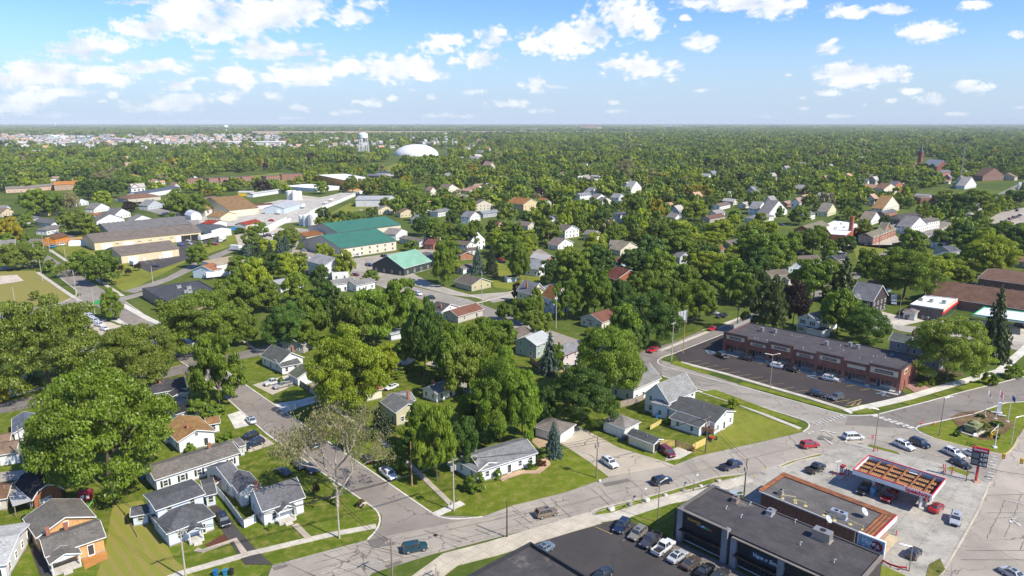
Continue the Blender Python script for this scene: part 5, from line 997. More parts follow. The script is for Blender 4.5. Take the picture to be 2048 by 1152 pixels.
 for y in(W*.3,W*.55,W*.8):mb=MB();mb.hexa([P(L-.6,y-.25,0),P(L-.05,y-.25,0),P(L-.05,y+.25,0),P(L-.6,y+.25,0),P(L-.6,y-.25,3.25),P(L-.05,y-.25,3.25),P(L-.05,y+.25,3.25),P(L-.6,y+.25,3.25)]);mb.build('pillar','brick',t,BK)
 mb=MB();mb.hexa([P(.4,-1.2,0),P(L,-1.2,0),P(L,2.55,0),P(.4,2.55,0),P(.4,-1.2,.15),P(L,-1.2,.15),P(L,2.55,.15),P(.4,2.55,.15)]);mb.build('walkway','concrete',t,(.45,.43,.40))
 mb=MB();mb.hexa([P(.6,2.4,.15),P(L-.6,2.4,.15),P(L-.6,2.59,.15),P(.6,2.59,.15),P(.6,2.4,1.0),P(L-.6,2.4,1.0),P(L-.6,2.59,1.0),P(.6,2.59,1.0)]);mb.build('stone_base','brick',t,(.46,.41,.34))
 signs=[('Laurin',.62),('Studio',.4),('Salon',.62),('ALAHAA',.4),('MR. BEAUTY',.62),(None,.4),('Edward Jones',.62)]
 for i in range(7):
  x0,x1=X[i],X[i+1];xc=(x0+x1)/2;w=x1-x0;tall=i%2==0;y=0 if tall else.25
  if i==6:x0+=.6;xc=(x0+x1)/2-.5;w=x1-x0+.8
  pw=w*(.84 if i==6 else.74);ph=1.75 if i==6 else(1.3 if tall else.95);zc=h-1.35 if tall else h-2.05
  if i==6:zc=h-1.6
  sg=MB();sg.hexa([P(xc-pw/2,y-.08,zc-ph/2),P(xc+pw/2,y-.08,zc-ph/2),P(xc+pw/2,y-.003,zc-ph/2),P(xc-pw/2,y-.003,zc-ph/2),P(xc-pw/2,y-.08,zc+ph/2),P(xc+pw/2,y-.08,zc+ph/2),P(xc+pw/2,y-.003,zc+ph/2),P(xc-pw/2,y-.003,zc+ph/2)]);so_=sg.build('sign_panel','paint',t,SG)
  if signs[i][0]:
   bw,bh=pw*.64,ph*.55;bd=MB();bd.hexa([P(xc-bw/2,y-.16,zc-bh/2),P(xc+bw/2,y-.16,zc-bh/2),P(xc+bw/2,y-.083,zc-bh/2),P(xc-bw/2,y-.083,zc-bh/2),P(xc-bw/2,y-.16,zc+bh/2),P(xc+bw/2,y-.16,zc+bh/2),P(xc+bw/2,y-.083,zc+bh/2),P(xc-bw/2,y-.083,zc+bh/2)]);bo=bd.build('sign_board','paint',so_,(.075,.025,.022))
   text(so_,signs[i][0],P(xc,y-.19,zc),u,bh*.72,(.62,.56,.50),width=bw*.86,depth=.04)
  for f,kw,kh,zz in((.28,1.1,2.3,1.3),(.6,w*.25,1.5,1.7))if not i%2 else((.2,1.1,2.3,1.3),(.5,1.1,1.3,1.8),(.75,1.1,1.3,1.8)):
   window(t,P(X[i]+(X[i+1]-X[i])*f,2.38 if zz-kh/2<1.0 else 2.58,zz+.1),-v,kw,kh,(.6,.6,.58),kh>2)
 for y,w_ in((W*.22,3.2),(W*.70,3.0)):
  sg=MB();q=lambda yy,zz,k:P(L+k,yy,zz);sg.hexa([q(y-w_/2,h-2.1,.003),q(y-w_/2,h-2.1,.08),q(y+w_/2,h-2.1,.08),q(y+w_/2,h-2.1,.003),q(y-w_/2,h-.6,.003),q(y-w_/2,h-.6,.08),q(y+w_/2,h-.6,.08),q(y+w_/2,h-.6,.003)]);so_=sg.build('sign_panel','paint',t,SG)
  sg=MB();sg.hexa([q(y-w_*.32,h-1.75,.085),q(y-w_*.32,h-1.75,.15),q(y+w_*.32,h-1.75,.15),q(y+w_*.32,h-1.75,.085),q(y-w_*.32,h-1,.085),q(y-w_*.32,h-1,.15),q(y+w_*.32,h-1,.15),q(y+w_*.32,h-1,.085)]);sg.build('sign_board','paint',so_,(.075,.025,.022))
 rr=random.Random(4)
 for x,y in((8,9.5),(12,10.5),(30,9),(36,12),(38.5,11.5)):
  s=MB();q=P(x,y*W/15,0);s.box((q.x,q.y,hb+.75),(1.1,.9,1.3),GA);s.box((q.x,q.y,hb+1.43),(1.3,1.1,.08),GA);s.build('roof_vent','metal',t,(.5,.5,.5))
 for i in range(16):
  q=P(rr.uniform(2,L-3),rr.uniform(1.5,W-1.5),hb);s=MB();s.tube(q,q+Z*rr.uniform(.4,.8),.1,n=7);s.build('vent_pipe','paint',t,(.55,.55,.53))
 BLOCK.append([tuple(P(x,y,0).xy)for x,y in((-1,-2),(L+1,-2),(L+1,W+1),(-1,W+1))])
strip_mall()
# ------ dark shop building
def dark_shops():
 h=hgt(G(1358,1082),1019);A,D,C=G(1356,1018,h),G(1432,972,h),G(1747,1100,h);u=(C-D).normalized();v=Vector((-u.y,u.x,0));v=v if v.y>0 else-v
 L=(C-D).dot(u)+2;W=(D-A).dot(v);Z=Vector((0,0,1));a0=Vector((A.x,A.y,0));P=lambda x,y,z:a0+u*x+v*y+Z*z
 t=thing('shop_building',P(L/2,W/2,0),'dark shop building with flat black roof and pale stone pillars','shops');LAND.append(('dark shop building',1500,1080))
 def bx(name,x0,x1,y0,y1,z0,z1,m,c,par=None):
  mb=MB();mb.hexa([P(x0,y0,z0),P(x1,y0,z0),P(x1,y1,z0),P(x0,y1,z0),P(x0,y0,z1),P(x1,y0,z1),P(x1,y1,z1),P(x0,y1,z1)]);return mb.build(name,m,par or t,c)
 BKc=(.018,.019,.023)
 s1=L*.30;s2=L*.36;s3=L*.36
 bx('wall',.1,L,1.2,W,0,h-.6,'brick',(.06,.05,.05))
 bx('roof',.35,L-.3,.5,W-.3,h-.6,h-.42,'roof_membrane',(.062,.056,.058))
 bx('facade',.5,s1,.35,1.19,3.0,h,'siding',BKc);bx('facade',s2+.9,L,.35,1.19,3.0,h-.9,'siding',BKc)
 bx('coping',-.3,s1+.6,-.05,.65,h,h+.14,'concrete',(.20,.175,.155));bx('coping',s2-.4,L+.2,-.05,.65,h-.88,h-.74,'concrete',(.20,.175,.155))
 bx('coping',-.3,.3,.66,W,h-.1,h+.12,'concrete',(.15,.14,.13));bx('parapet',.31,.34,.7,W-.3,h-.45,h-.12,'paint',(.05,.05,.05));bx('coping',.4,L,W-.3,W+.05,h-.42,h-.2,'paint',(.07,.065,.065));bx('coping',L-.28,L+.25,.66,W-.32,h-.5,h-.1,'concrete',(.22,.19,.17))
 ST=(.27,.27,.29)
 for x in(0,s1-.3,s2-.4,L*.62,L*.86):bx('pillar',x-.1,x+1.0,-.02,1.25,0,(h if x<s1 else h-.88)-.002,'concrete',ST)
 bx('side_wing',-1.1,-.11,.6,2.6,0,h-1.3,'brick',(.05,.05,.055))
 for x0,x1 in((1.2,s1-.5),(s2+.8,L*.62-.3),(L*.62+1.2,L*.86-.3)):
  n=5
  bx('shop_window',x0,x1,.9,1.0,.45,2.9,'shop_glass',(1,1,1))
  for i in range(n+1):bx('mullion',x0+(x1-x0)*i/n-.04,x0+(x1-x0)*i/n+.04,.84,1.03,.1,2.95,'paint',(.02,.02,.02))
  bx('sill',x0,x1,.8,1.18,.28,.44,'paint',(.5,.5,.52));bx('awning',x0-.3,x1+.2,-.9,.34,2.98,3.14,'metal',(.03,.03,.035))
 bx('recess_door',s1+1.0,s2-.5,1.1,1.18,0,2.4,'paint',(.09,.075,.06))
 bx('walkway',-1,L,-3.4,-.03,0,.14,'concrete',(.18,.155,.14))
 sb=bx('sign_board',1.9,4.9,.26,.34,h-1.55,h-.75,'paint',(.04,.03,.02));text(sb,'ROASTED',P(3.4,.22,h-1.15),u,.62,(.62,.38,.08),width=2.7)
 xm=s1*.62
 for i,(s,c,dx)in enumerate((('Fresh',(.55,.7,.9),-1.15),('bit',(.1,.45,.15),.15),('es',(.6,.08,.06),.85))):text(t,s,P(xm+dx,.31,h-1.5),u,.75,c,name='shop_lettering')
 sb=bx('sign_board',s2+3.2,s2+9.6,.22,.34,h-3.0,h-1.5,'paint',(.02,.035,.06));text(sb,'Vape n Smoke',P(s2+6.4,.18,h-2.25),u,1.0,(.55,.65,.75),italic=True,width=5.6)
 rr=random.Random(9)
 def unit(px,s,rz,c=(.55,.52,.47),tall=1.0):
  q=G(px[0],px[1],h-.42);w,d,k=2.2*s,1.3*s,1.2*s*tall;mb=MB();mb.box((q.x,q.y,h-.3+k/2),(w,d,k),rz);mb.box((q.x,q.y,h-.36),(w+.4,d+.3,.1),rz);o=mb.build('air_conditioner','metal',t,c)
  f=MB();f.lathe((q.x,q.y,h-.3+k),[(.4*s,0),(.4*s,.06),(.3*s,.07)],14);f.build('fan','rubber',o)
 unit((1471,1003),.75,R(50),(.45,.36,.30));unit((1540,1029),.75,R(50),(.5,.5,.5));unit((1644,1078),1.35,R(-45),(.5,.46,.40))
 for px in((1500,1010),(1549,1026),(1590,1045),(1452,1018),(1600,1090),(1482,1035),(1668,1125)):
  q=G(*px,h-.42);mb=MB();mb.tube(q,q+Z*.6,.09,n=7);mb.tube(q+Z*.6,q+Z*.7+u*.25,.09,n=7);mb.build('vent_pipe','paint',t,(.7,.7,.7))
 BLOCK.append([tuple(P(x,y,0).xy)for x,y in((-2,-4),(L+1,-4),(L+1,W+1),(-2,W+1))])
 b=G(1733,1160,0);hh=5.2
 s=thing('sign',b,'square pylon sign reading Vape & Smoke with a dark red disc','sign')
 uu=u;c=G(1728,1120,h+.2);c=Vector((b.x,b.y,0));n=-v
 Q=lambda x,y,z:c+uu*x+v*y+Z*z
 mb=MB();mb.hexa([Q(-2.2,-.25,hh-.0),Q(2.2,-.25,hh),Q(2.2,.25,hh),Q(-2.2,.25,hh),Q(-2.2,-.25,hh+3.2),Q(2.2,-.25,hh+3.2),Q(2.2,.25,hh+3.2),Q(-2.2,.25,hh+3.2)]);mb.build('cabinet','paint',s,(.66,.66,.66))
 mb=MB();mb.hexa([Q(-2.0,-.3,hh+.2),Q(2.0,-.3,hh+.2),Q(2.0,-.252,hh+.2),Q(-2.0,-.252,hh+.2),Q(-2.0,-.3,hh+3.0),Q(2.0,-.3,hh+3.0),Q(2.0,-.252,hh+3.0),Q(-2.0,-.252,hh+3.0)]);f=mb.build('face','paint',s,(.20,.30,.40))
 mb=MB();mb.tube(Q(.95,-.302,hh+1.9),Q(.95,-.34,hh+1.9),.95,n=28);mb.build('disc','paint',s,(.22,.02,.025))
 text(s,'Vape',Q(-.5,-.37,hh+2.2),uu,1.15,(.65,.68,.7),italic=True);text(s,'&',Q(1.15,-.37,hh+1.9),uu,1.0,(.5,.5,.5));text(s,'Smoke',Q(0,-.37,hh+.95),uu,1.1,(.65,.68,.7),italic=True)
 for x in(-1.4,1.4):mb=MB();mb.beam(Q(x,0,0),Q(x,0,hh),.25,.25);mb.build('post','metal',s,(.3,.3,.3))
dark_shops()
t,P=flat('shop_building','black flat roofed building cut by the bottom edge','building',[(1061,1083),(1215,1176),(1030,1280),(870,1185)],5.2,(.05,.05,.055),(.060,.056,.058),land='black roofed building at the bottom edge',cap=(.04,.04,.045),par=.7)
# ------ fuel station
def canopy():
 col=G(1837,1029);h=hgt(col,985);px=[(1706,938),(1865,990),(1893.5,958),(1740,910)];q=[G(x,y,h)for x,y in px]
 a=q[0];u=(q[1]-q[0]).normalized();v=Vector((-u.y,u.x,0));v=v if v.y>0 else-v
 L=(q[1]-q[0]).length;W=(q[3]-q[0]).dot(v);Z=Vector((0,0,1));a0=Vector((a.x,a.y,0));P=lambda x,y,z:a0+u*x+v*y+Z*z
 fh=1.15
 t=thing('fuel_canopy',P(L/2,W/2,0),'open topped fuel canopy with rusty deck and white Speedway fascia','canopy');LAND.append(('fuel canopy',1800,950))
 def bx(name,x0,x1,y0,y1,z0,z1,m,c,par=None):
  mb=MB();mb.hexa([P(x0,y0,z0),P(x1,y0,z0),P(x1,y1,z0),P(x0,y1,z0),P(x0,y0,z1),P(x1,y0,z1),P(x1,y1,z1),P(x0,y1,z1)]);return mb.build(name,m,par or t,c)
 WH=(.70,.71,.74);RED=(.55,.012,.03)
 for x0,x1,y0,y1 in((0,L,0,.15),(0,L,W-.15,W),(0,.15,.151,W-.151),(L-.15,L,.151,W-.151)):
  bx('fascia',x0,x1,y0,y1,h-fh,h-.16,'siding',WH);bx('red_stripe',x0-.02*(x0==0),x1+.02*(x1==L),y0-.02*(y0==0),y1+.02*(y1==W),h-.158,h,'paint',RED if y0==0 or x0==0 or x1==L else(.16,.07,.05))
 bx('deck',.16,L-.16,.16,W-.16,h-fh+.1,h-fh+.18,'rust',(1,1,1))
 mb=MB();mb2=MB();mb3=MB()
 y0,y1=.9,W-1.6
 n=int((L-1.6)/.36)
 for i in range(n):
  x=.9+i*.36
  mb.hexa([P(x,y0,h-fh+.19),P(x+.07,y0,h-fh+.19),P(x+.07,y1,h-fh+.19),P(x,y1,h-fh+.19),P(x,y0,h-fh+.32),P(x+.07,y0,h-fh+.25),P(x+.07,y1,h-fh+.25),P(x,y1,h-fh+.32)])
  if i%3==1:mb2 .hexa([P(x+.2,W*.42,h-fh+.19),P(x+.38,W*.42,h-fh+.19),P(x+.38,W*.55,h-fh+.19),P(x+.2,W*.55,h-fh+.19),P(x+.2,W*.42,h-fh+.25),P(x+.38,W*.42,h-fh+.25),P(x+.38,W*.55,h-fh+.25),P(x+.2,W*.55,h-fh+.25)])
 mb.build('deck_rib','paint',t,(.40,.24,.12));mb2 .build('deck_patch','paint',t,(.62,.32,.04))
 for k,y in enumerate((.75,W*.38,W*.6,W-1.5)):bx('purlin',.3,L-.3,y-.12,y+.12,h-fh+.33,h-fh+.62,'paint',(.05,.035,.03))
 for f in(.18,.36,.53,.70,.88):bx('cross_beam',L*f-.14,L*f+.14,.3,W-.3,h-fh+.4,h-fh+.75,'rust',(1,1,1))
 bx('gutter_deck',.2,L-.2,W-1.35,W-.2,h-fh+.2,h-fh+.24,'paint',(.04,.05,.06))
 bx('deck_sheet',L*.27,L*.55,W-1.3,W-.3,h-fh+.26,h-fh+.5,'rust',(1,1,1));bx('white_sheet',L*.56,L*.68,W-1.2,W-.5,h-fh+.26,h-fh+.4,'paint',(.6,.62,.65))
 bx('sign_panel',L*.66,L-.01,-.06,-.005,h-fh-.02,h+.02,'paint',(.74,.75,.77));text(t,'Speedway',P(L*.83,-.12,h-fh*.5),u,1.35,(.62,.008,.02),width=L*.30,depth=.1)
 for(cx,cy)in((.14,.0),(.82,.0)):
  for e in(0.25,.75):
   q=P(L*(.24 if cx<.5 else.84),W*e,0);mb=MB();mb.beam(q,q+Z*(h-fh+.1),.45,.45);mb.build('column','paint',t,(.6,.61,.63))
 BLOCK.append([tuple(P(x,y,0).xy)for x,y in((0,0),(L,0),(L,W),(0,W))])
 for k,f in enumerate((.30,.88)):
  for e in(.5,):
   q=P(L*f,W*e,0);g=thing('fuel_pump',q,('grey fuel pump on a concrete island under the left half of the canopy','grey fuel pump with red trim under the Speedway end of the canopy')[k],'fuel pump')
   ang=math.atan2(v.y,v.x)
   i_=MB();i_.box((q.x,q.y,.19),(6.0,1.3,.14),ang);i_.build('island','concrete',g,(.5,.47,.42))
   for s_ in(-1.4,1.4):
    c=q+v*s_;m=MB();m.box((c.x,c.y,1.05),(.9,.6,1.6),ang);m.build('cabinet','paint',g,(.22,.23,.25));m=MB();m.box((c.x,c.y,1.95),(.95,.65,.2),ang);m.build('topper','paint',g,(.55,.02,.03));m=MB();m.box((c.x,c.y,1.35),(.6,.64,.5),ang);m.build('display','glass',g)
 d=P(L*.27,W*.12,0);m=MB();m.box((d.x,d.y,.85),(1.0,.8,1.4),.7);m.box((d.x,d.y,1.6),(1.1,.9,.12),.7);tag(m.build('ice_chest','paint',None,(.12,.35,.55)),'light blue ice chest by the left canopy column','ice chest')
canopy()
def pump_alone():
 q=G(1684,951);t=thing('fuel_pump',q,'lone red and white fuel pump beside the black pickup','fuel pump')
 m=MB();m.box((q.x,q.y,.18),(5.2,1.4,.16),.75);m.build('island','concrete',t,(.5,.47,.42));m=MB();m.box((q.x,q.y,1.2),(1.2,.8,1.9),.75);m.build('cabinet','paint',t,(.5,.5,.5));m=MB();m.box((q.x,q.y,2.3),(1.3,.9,.35),.75);m.build('topper','paint',t,(.30,.03,.03));m=MB();m.box((q.x,q.y,.62),(1.24,.84,.5),.75);m.build('red_band','paint',t,(.6,.02,.03));m=MB();m.box((q.x,q.y,1.5),(.7,.85,.5),.75);m.build('display','glass',t)
 p=G(1673,953);m=MB();m.tube(p,p+Vector((0,0,3.6)),.09,n=8);m.box((p.x,p.y,3.7),(1.6,.25,.12),.4);tag(m.build('lamp_post','paint',None,(.65,.65,.65)),'white twin lamp post beside the lone fuel pump','lamp post')
pump_alone()
for i,(x,y)in enumerate([(1673,953),(1697,948),(1665,951),(1692,946),(1755,903),(1747,905),(1887,946),(1903,950),(1886,937),(1890,948),(1792,1072),(1890,938),(1905,943)]):
 q=G(x,y);m=MB();m.tube(q,q+Vector((0,0,1.15)),.1,n=8);o=m.build('bollard','paint',None,(.58,.06,.05));tag(o,'@red steel bollard on the fuel station forecourt','bollard','red bollards of the fuel station')
for i,(x,y)in enumerate([(1690,955),(1697,953),(1708,953)]):
 q=G(x,y);m=MB();m.lathe(q+Vector((0,0,.05)),[(.28,0),(.28,.04),(.16,.05),(.04,.7)],10);tag(m.build('traffic_cone','paint',None,(.75,.1,.03)),'@small orange red traffic cone by the lone pump','traffic cone','cones by the lone pump')
def guard_rail():
 P_=[G(x,y)for x,y in((1753,1118),(1765,1128),(1780,1136),(1797,1141),(1812,1142))];t=thing('guard_rail',P_[0],'curved dark red guard rail at the edge of the forecourt','guard rail');m=MB()
 for a,b in zip(P_,P_[1:]):m.beam(a+Vector((0,0,.7)),b+Vector((0,0,.7)),.1,.3)
 m.build('rail','paint',t,(.35,.01,.02))
 for a in P_:m=MB();m.tube(a,a+Vector((0,0,.8)),.08,n=6);m.build('post','paint',t,(.35,.01,.02))
guard_rail()
def store():
 h=4.6;A,B_,C=G(1517,981,h),G(1567,944,h),G(1793,1029,h)
 u=(C-B_).normalized();v=Vector((-u.y,u.x,0));v=v if v.y>0 else-v;W=(B_-A).dot(v);L=(C-B_).length;b0=Vector((B_.x,B_.y,0))-v*W;Z=Vector((0,0,1));P=lambda x,y,z:b0+u*x+v*y+Z*z
 t=thing('station_shop',P(L/2,W/2,0),'flat roofed station shop with rusty brown roof border and white end fascia','shop');LAND.append(('station shop',1650,1000))
 def bx(name,x0,x1,y0,y1,z0,z1,m,c,par=None):
  mb=MB();mb.hexa([P(x0,y0,z0),P(x1,y0,z0),P(x1,y1,z0),P(x0,y1,z0),P(x0,y0,z1),P(x1,y0,z1),P(x1,y1,z1),P(x0,y1,z1)]);return mb.build(name,m,par or t,c)
 bx('wall',.8,L-2.2,.3,W-1.6,0,h-.35,'brick',(.15,.085,.065));bx('roof',.75,L-1.9,.1,W-1.7,h-.35,h-.15,'roof_membrane',(.115,.105,.098));bx('coping',.4,L-2.1,-.06,.09,h-.3,h-.05,'paint',(.6,.6,.6))
 for x0,x1,y0,y1 in((0,L,W-1.75,W),(0,1.1,.2,W-1.76),(L-2.1,L,.0,W-1.76)):
  bx('roof_border',x0,x1,y0,y1,h-.4,h,'paint',(.10,.04,.025))
  if x1-x0>y1-y0:
   for k in(0.1,.65,1.2):bx('border_tile',x0+.1,x1-.1,y0+k,y0+k+.42,h+.001,h+.06,'rust',(1,1,1))
  else:
   for k in((.15,.62)if x1-x0<1.5 else(.15,.8,1.45)):bx('border_tile',x0+k,x0+k+.42,y0+.1,y1-.1,h+.001,h+.06,'rust',(1,1,1))
 bx('fascia',L-.003,L+.15,-.1,W,h-1.3,h-.1,'siding',(.7,.71,.74));bx('fascia',0,L+.15,W+.002,W+.12,h-1.3,h-.1,'siding',(.7,.71,.74));bx('fascia',L-2.1,L-.01,-.12,-.002,h-1.3,h-.1,'siding',(.7,.71,.74));bx('red_stripe',L-2.1,L+.17,-.14,.0,h-.099,h+.02,'paint',(.55,.01,.03));bx('red_stripe',L+.03,L+.17,.01,W,h-.099,h+.02,'paint',(.55,.01,.03))
 bx('end_wall',L-2.15,L-.8,.4,W-.9,0,h-.5,'brick',(.36,.24,.17));bx('shop_window',2,L-3,W-1.58,W-1.5,.6,2.6,'shop_glass',(1,1,1));bx('stoop',L-.7,L+1.2,-1,W,0,.16,'concrete',(.5,.42,.28))
 bx('downpipe',L-3.2,L-3.08,.15,.27,0,h-.3,'paint',(.6,.6,.6))
 zr=h-.15
 def au(px,w,d,k,c,rz):
  q=G(px[0],px[1],zr);mb=MB();mb.box((q.x,q.y,zr+.12+k/2),(w,d,k),rz);mb.box((q.x,q.y,zr+.06),(w+.2,d+.2,.1),rz);o=mb.build('air_conditioner','metal',t,c)
  for s_ in((-.5,.5)if w>2 else(0,)):
   f=MB();e=Vector((math.cos(rz),math.sin(rz),0))*s_;f.lathe((q.x+e.x,q.y+e.y,zr+.12+k),[(.38,0),(.38,.05),(.3,.06)],14);f.build('fan','rubber',o)
 au((1561,989),1.0,.9,1.0,(.6,.55,.45),.8);au((1677,1034),2.9,1.3,1.1,(.62,.64,.68),R(-43))
 for a,b in(((1565,997),(1590,1001)),((1591,1006),(1611,1012)),((1647,1031),(1669,1041)),((1700,1049),(1726,1060))):
  p,q=G(*a,zr),G(*b,zr);m=MB();k=Z*.8
  m.tube(p,p+k,.06,n=8);m.tube(q,q+k,.06,n=8);m.tube(p+k,q+k,.06,n=8);m.tube(p,p+Z*.05,.35,n=12);m.tube(q,q+Z*.05,.35,n=12);m.build('gas_pipe','paint',t,(.66,.54,.22))
 for px,s_ in(((1727,1034),.8),((1655,1049),.75)):
  q=G(*px,zr);d=thing('satellite_dish',q,'grey satellite dish on the station shop roof, %s'%('the one nearer the white fascia' if px[0]>1700 else 'the one above the brick wall'),'satellite dish');m=MB();m.tube(q,q+Z*1.0,.06,n=8);m.build('mast','metal',d,(.5,.5,.5))
  m=MB();n=Vector((.5,-.55,.65)).normalized();a=n.orthogonal().normalized();b=n.cross(a);rings=[]
  for r_ in(.02,.3,.6,.85,.85):rings.append((r_,r_*r_*.35))
  vs=[];c=q+Z*1.1
  for r_,dz in rings:
   for i in range(16):th=i*math.pi/8;vs.append(c+(a*math.cos(th)+b*math.sin(th))*r_*s_*1.2+n*dz*s_)
  fs=[(j*16+i,j*16+(i+1)%16,(j+1)*16+(i+1)%16,(j+1)*16+i)for j in range(3)for i in range(16)];m.add(vs,fs);m.build('dish','paint',d,(.42,.44,.46));m=MB();m.tube(c,c+n*.8*s_,.03,n=6);m.box(tuple(c+n*.85*s_),(.12,.12,.18));m.build('feed_arm','metal',d,(.5,.5,.5))
 BLOCK.append([tuple(P(x,y,0).xy)for x,y in((0,0),(L,0),(L,W),(0,W))])
store()
def price_sign():
 b=G(1951,964);Z=Vector((0,0,1));hp=hgt(b,930);ht=hgt(b,905)+.2
 u=(G(1972,912,8)-G(1944,906,8)).normalized();v=Vector((u.y,-u.x,0));v=v if v.y<0 else-v
 t=thing('price_sign',b,'tall red and black Speedway price sign on a red post','sign');LAND.append(('price sign',1955,925))
 m=MB();m.beam(b,b+Z*hp,.35,.35);m.build('post','paint',t,(.42,.03,.03));m=MB();m.box((b.x,b.y,.2),(1.2,1.2,.3));m.build('footing','concrete',t,(.5,.3,.2))
 w=3.0;P=lambda x,y,z:b+u*x+v*y+Z*z;z0=hp-.2;z1=z0+3.4
 def bx(name,x0,x1,y0,y1,za,zb,m_,c):
  mb=MB();mb.hexa([P(x0,y0,za),P(x1,y0,za),P(x1,y1,za),P(x0,y1,za),P(x0,y0,zb),P(x1,y0,zb),P(x1,y1,zb),P(x0,y1,zb)]);return mb.build(name,m_,t,c)
 bx('cabinet',-w/2,w/2,-.25,.25,z0,z1,'paint',(.03,.03,.035));bx('header',-w/2-.05,w/2+.05,-.3,.3,z1+.001,z1+.9,'paint',(.42,.01,.04))
 text(t,'Speedway',P(0,.34,z1+.45),u,.7,(.75,.75,.75),width=2.5)
 for i,s in enumerate(('3.59','4.29','4.19')):bx('price_panel',.0,w/2-.1,.252,.28,z1-1.05-i*1.1,z1-.15-i*1.1,'paint',(.08,.08,.085));text(t,s,P(w/4+.0,.3,z1-.6-i*1.1),u,.95,(.8,.8,.8),width=1.2)
 for i in range(2):bx('info_panel',-w/2+.15,-.15,.252,.28,z1-1.5-i*1.5,z1-.4-i*1.5,'paint',(.15,.16,.17))
price_sign()
# ------ poles, lamps, signals, flags
POLES=[]
def upole(base,ytop,kind='T',c=(.20,.15,.11),arm_az=None,extra=None,lab=None):
 b=G(*base);z=hgt(b,ytop);Z=Vector((0,0,1));lab=lab or '@%s wooden utility pole %s'%({'T':'cross armed','P':'plain','X':'tall'}[kind],where(*base))
 t=thing('utility_pole',b,lab,'utility pole','wooden utility poles');r=.17
 m=MB();m.tube(b,b+Z*z,r,r*.62,10);m.build('pole','bark',t,c)
 d=Vector((math.cos(arm_az or GA),math.sin(arm_az or GA),0));tips=[]
 if kind=='T':
  m=MB();m.beam(b+Z*(z-.5)-d*1.25,b+Z*(z-.5)+d*1.25,.12,.14);m.build('crossarm','wood',t,tuple(x*1.3 for x in c))
  for s in(-1.1,-.5,.5,1.1):
   m=MB();m.tube(b+d*s+Z*(z-.43),b+d*s+Z*(z-.2),.05,n=6);m.build('insulator','paint',t,(.5,.5,.48));tips.append(b+d*s+Z*(z-.2))
 else:tips=[b+Z*(z-.1),b+Z*(z-.8),b+Z*(z-1.5)]
 if extra=='trafo':
  for s in(-.45,.45):m=MB();m.tube(b+d*s+Z*(z-2.6),b+d*s+Z*(z-1.6),.26,n=12);m.build('transformer','paint',t,(.38,.34,.30))
 if extra=='lamp':
  e=Vector((d.y,-d.x,0));m=MB();m.tube(b+Z*(z-.6),b+Z*(z-.1)+e*1.8,.04,n=6);m.box(tuple(b+Z*(z-.1)+e*2.0),(.3,.6,.15),math.atan2(e.y,e.x));m.build('lamp_arm','metal',t,(.6,.6,.6))
 POLES.append((base,tips));return tips
WO=(.30,.25,.20);PALE=(.42,.38,.33)
T1=upole((372,1158),1059,'T',PALE);T2=upole((679,1077),987,'T',PALE);T3=upole((908,1022),917,'T',PALE,extra='trafo');T4=upole((824,972),884,'P',(.38,.22,.10));T5=upole((1014,1075),1003,'P',(.10,.07,.05));T6=upole((785,1158),1076,'T',(.22,.18,.15))
T7=upole((1193,956),873,'P',(.24,.19,.15),extra='trafo');T8=upole((1411,905),832,'T',(.16,.11,.08),extra='trafo');T9=upole((1488,992),918,'T',(.16,.12,.09),extra='trafo');T10=upole((49,936),852,'P',PALE)
T11=upole((1343,722),644,'T',PALE);T12=upole((1366,707),641,'P',(.42,.25,.08));T13=upole((1112,658),585,'P',PALE,extra='lamp');T14=upole((964,612),543,'P',PALE,extra='lamp');T15=upole((1474,655),607,'P',(.06,.05,.05),extra='trafo')
T16=upole((1640,672),632,'P',PALE);T17=upole((873,1158),1128,'T',PALE,extra='trafo')
lp=[((163,622),580,'P'),((190,628),577,'P'),((85,562),518,'P'),((32,618),574,'P'),((88,500),471,'P'),((100,506),474,'T'),((133,530),494,'P'),((165,551),514,'T'),((171,552),520,'T'),((200,568),524,'P'),((154,600),540,'P'),((306,567),532,'P'),((1797,640),587,'P'),((1848,590),565,'P'),((1758,495),466,'P'),((1764,528),498,'P'),((1821,505),470,'P'),((1818,508),478,'P'),((1868,485),455,'P'),((1863,490),462,'P'),((1905,455),436,'P'),((1097,505),468,'P'),((582,530),498,'P'),((761,440),408,'P'),((731,438),405,'T'),((649,452),418,'T'),((787,540),510,'P'),((735,547),517,'P'),((618,465),430,'P'),((900,470),437,'P'),((660,512),486,'P'),((550,434),405,'P'),((623,428),402,'P')]
for(b,y,k)in lp:upole(b,y,k,PALE if b[0]<700 else(.24,.17,.12))
def wires(A,B_,lab,sag=.6,r=.03):
 m=MB()
 for a,b in zip(A,B_):
  N=8;pts=[a.lerp(b,i/N)-Vector((0,0,sag*4*(i/N)*(1-i/N)))for i in range(N+1)]
  for p,q in zip(pts,pts[1:]):m.tube(p,q,r,n=4,cap=False)
 tag(m.build('overhead_wire','rubber',None),lab,'wire','overhead wires')
wires(T1,T2,'overhead wires from the bottom left pole to the corner lawn pole');wires(T2,T3,'overhead wires over the mouth of the side street');wires([T3[0],T3[1],T3[2]],T7,'overhead wires above the corner lawn');wires(T7,T8[:3],'overhead wires above the gravel driveway');wires([T3[3]],[T4[0]],'single wire from the corner pole to the brown pole')
wires(T8[:3],T9[:3],'overhead wires across the main road');wires(T11[:3],T15[:3],'overhead wires beside the red cars');wires(T12,T15,'lower wires beside the red cars');wires(T2[:2],T6[:2],'wires across the main road near the teal car');wires(T13[:2],T14[:2],'wires above the yellow house')
WORLD_L=T10;wires(T10[:2],T1[:2],'long wires over the left back yards',1.2)
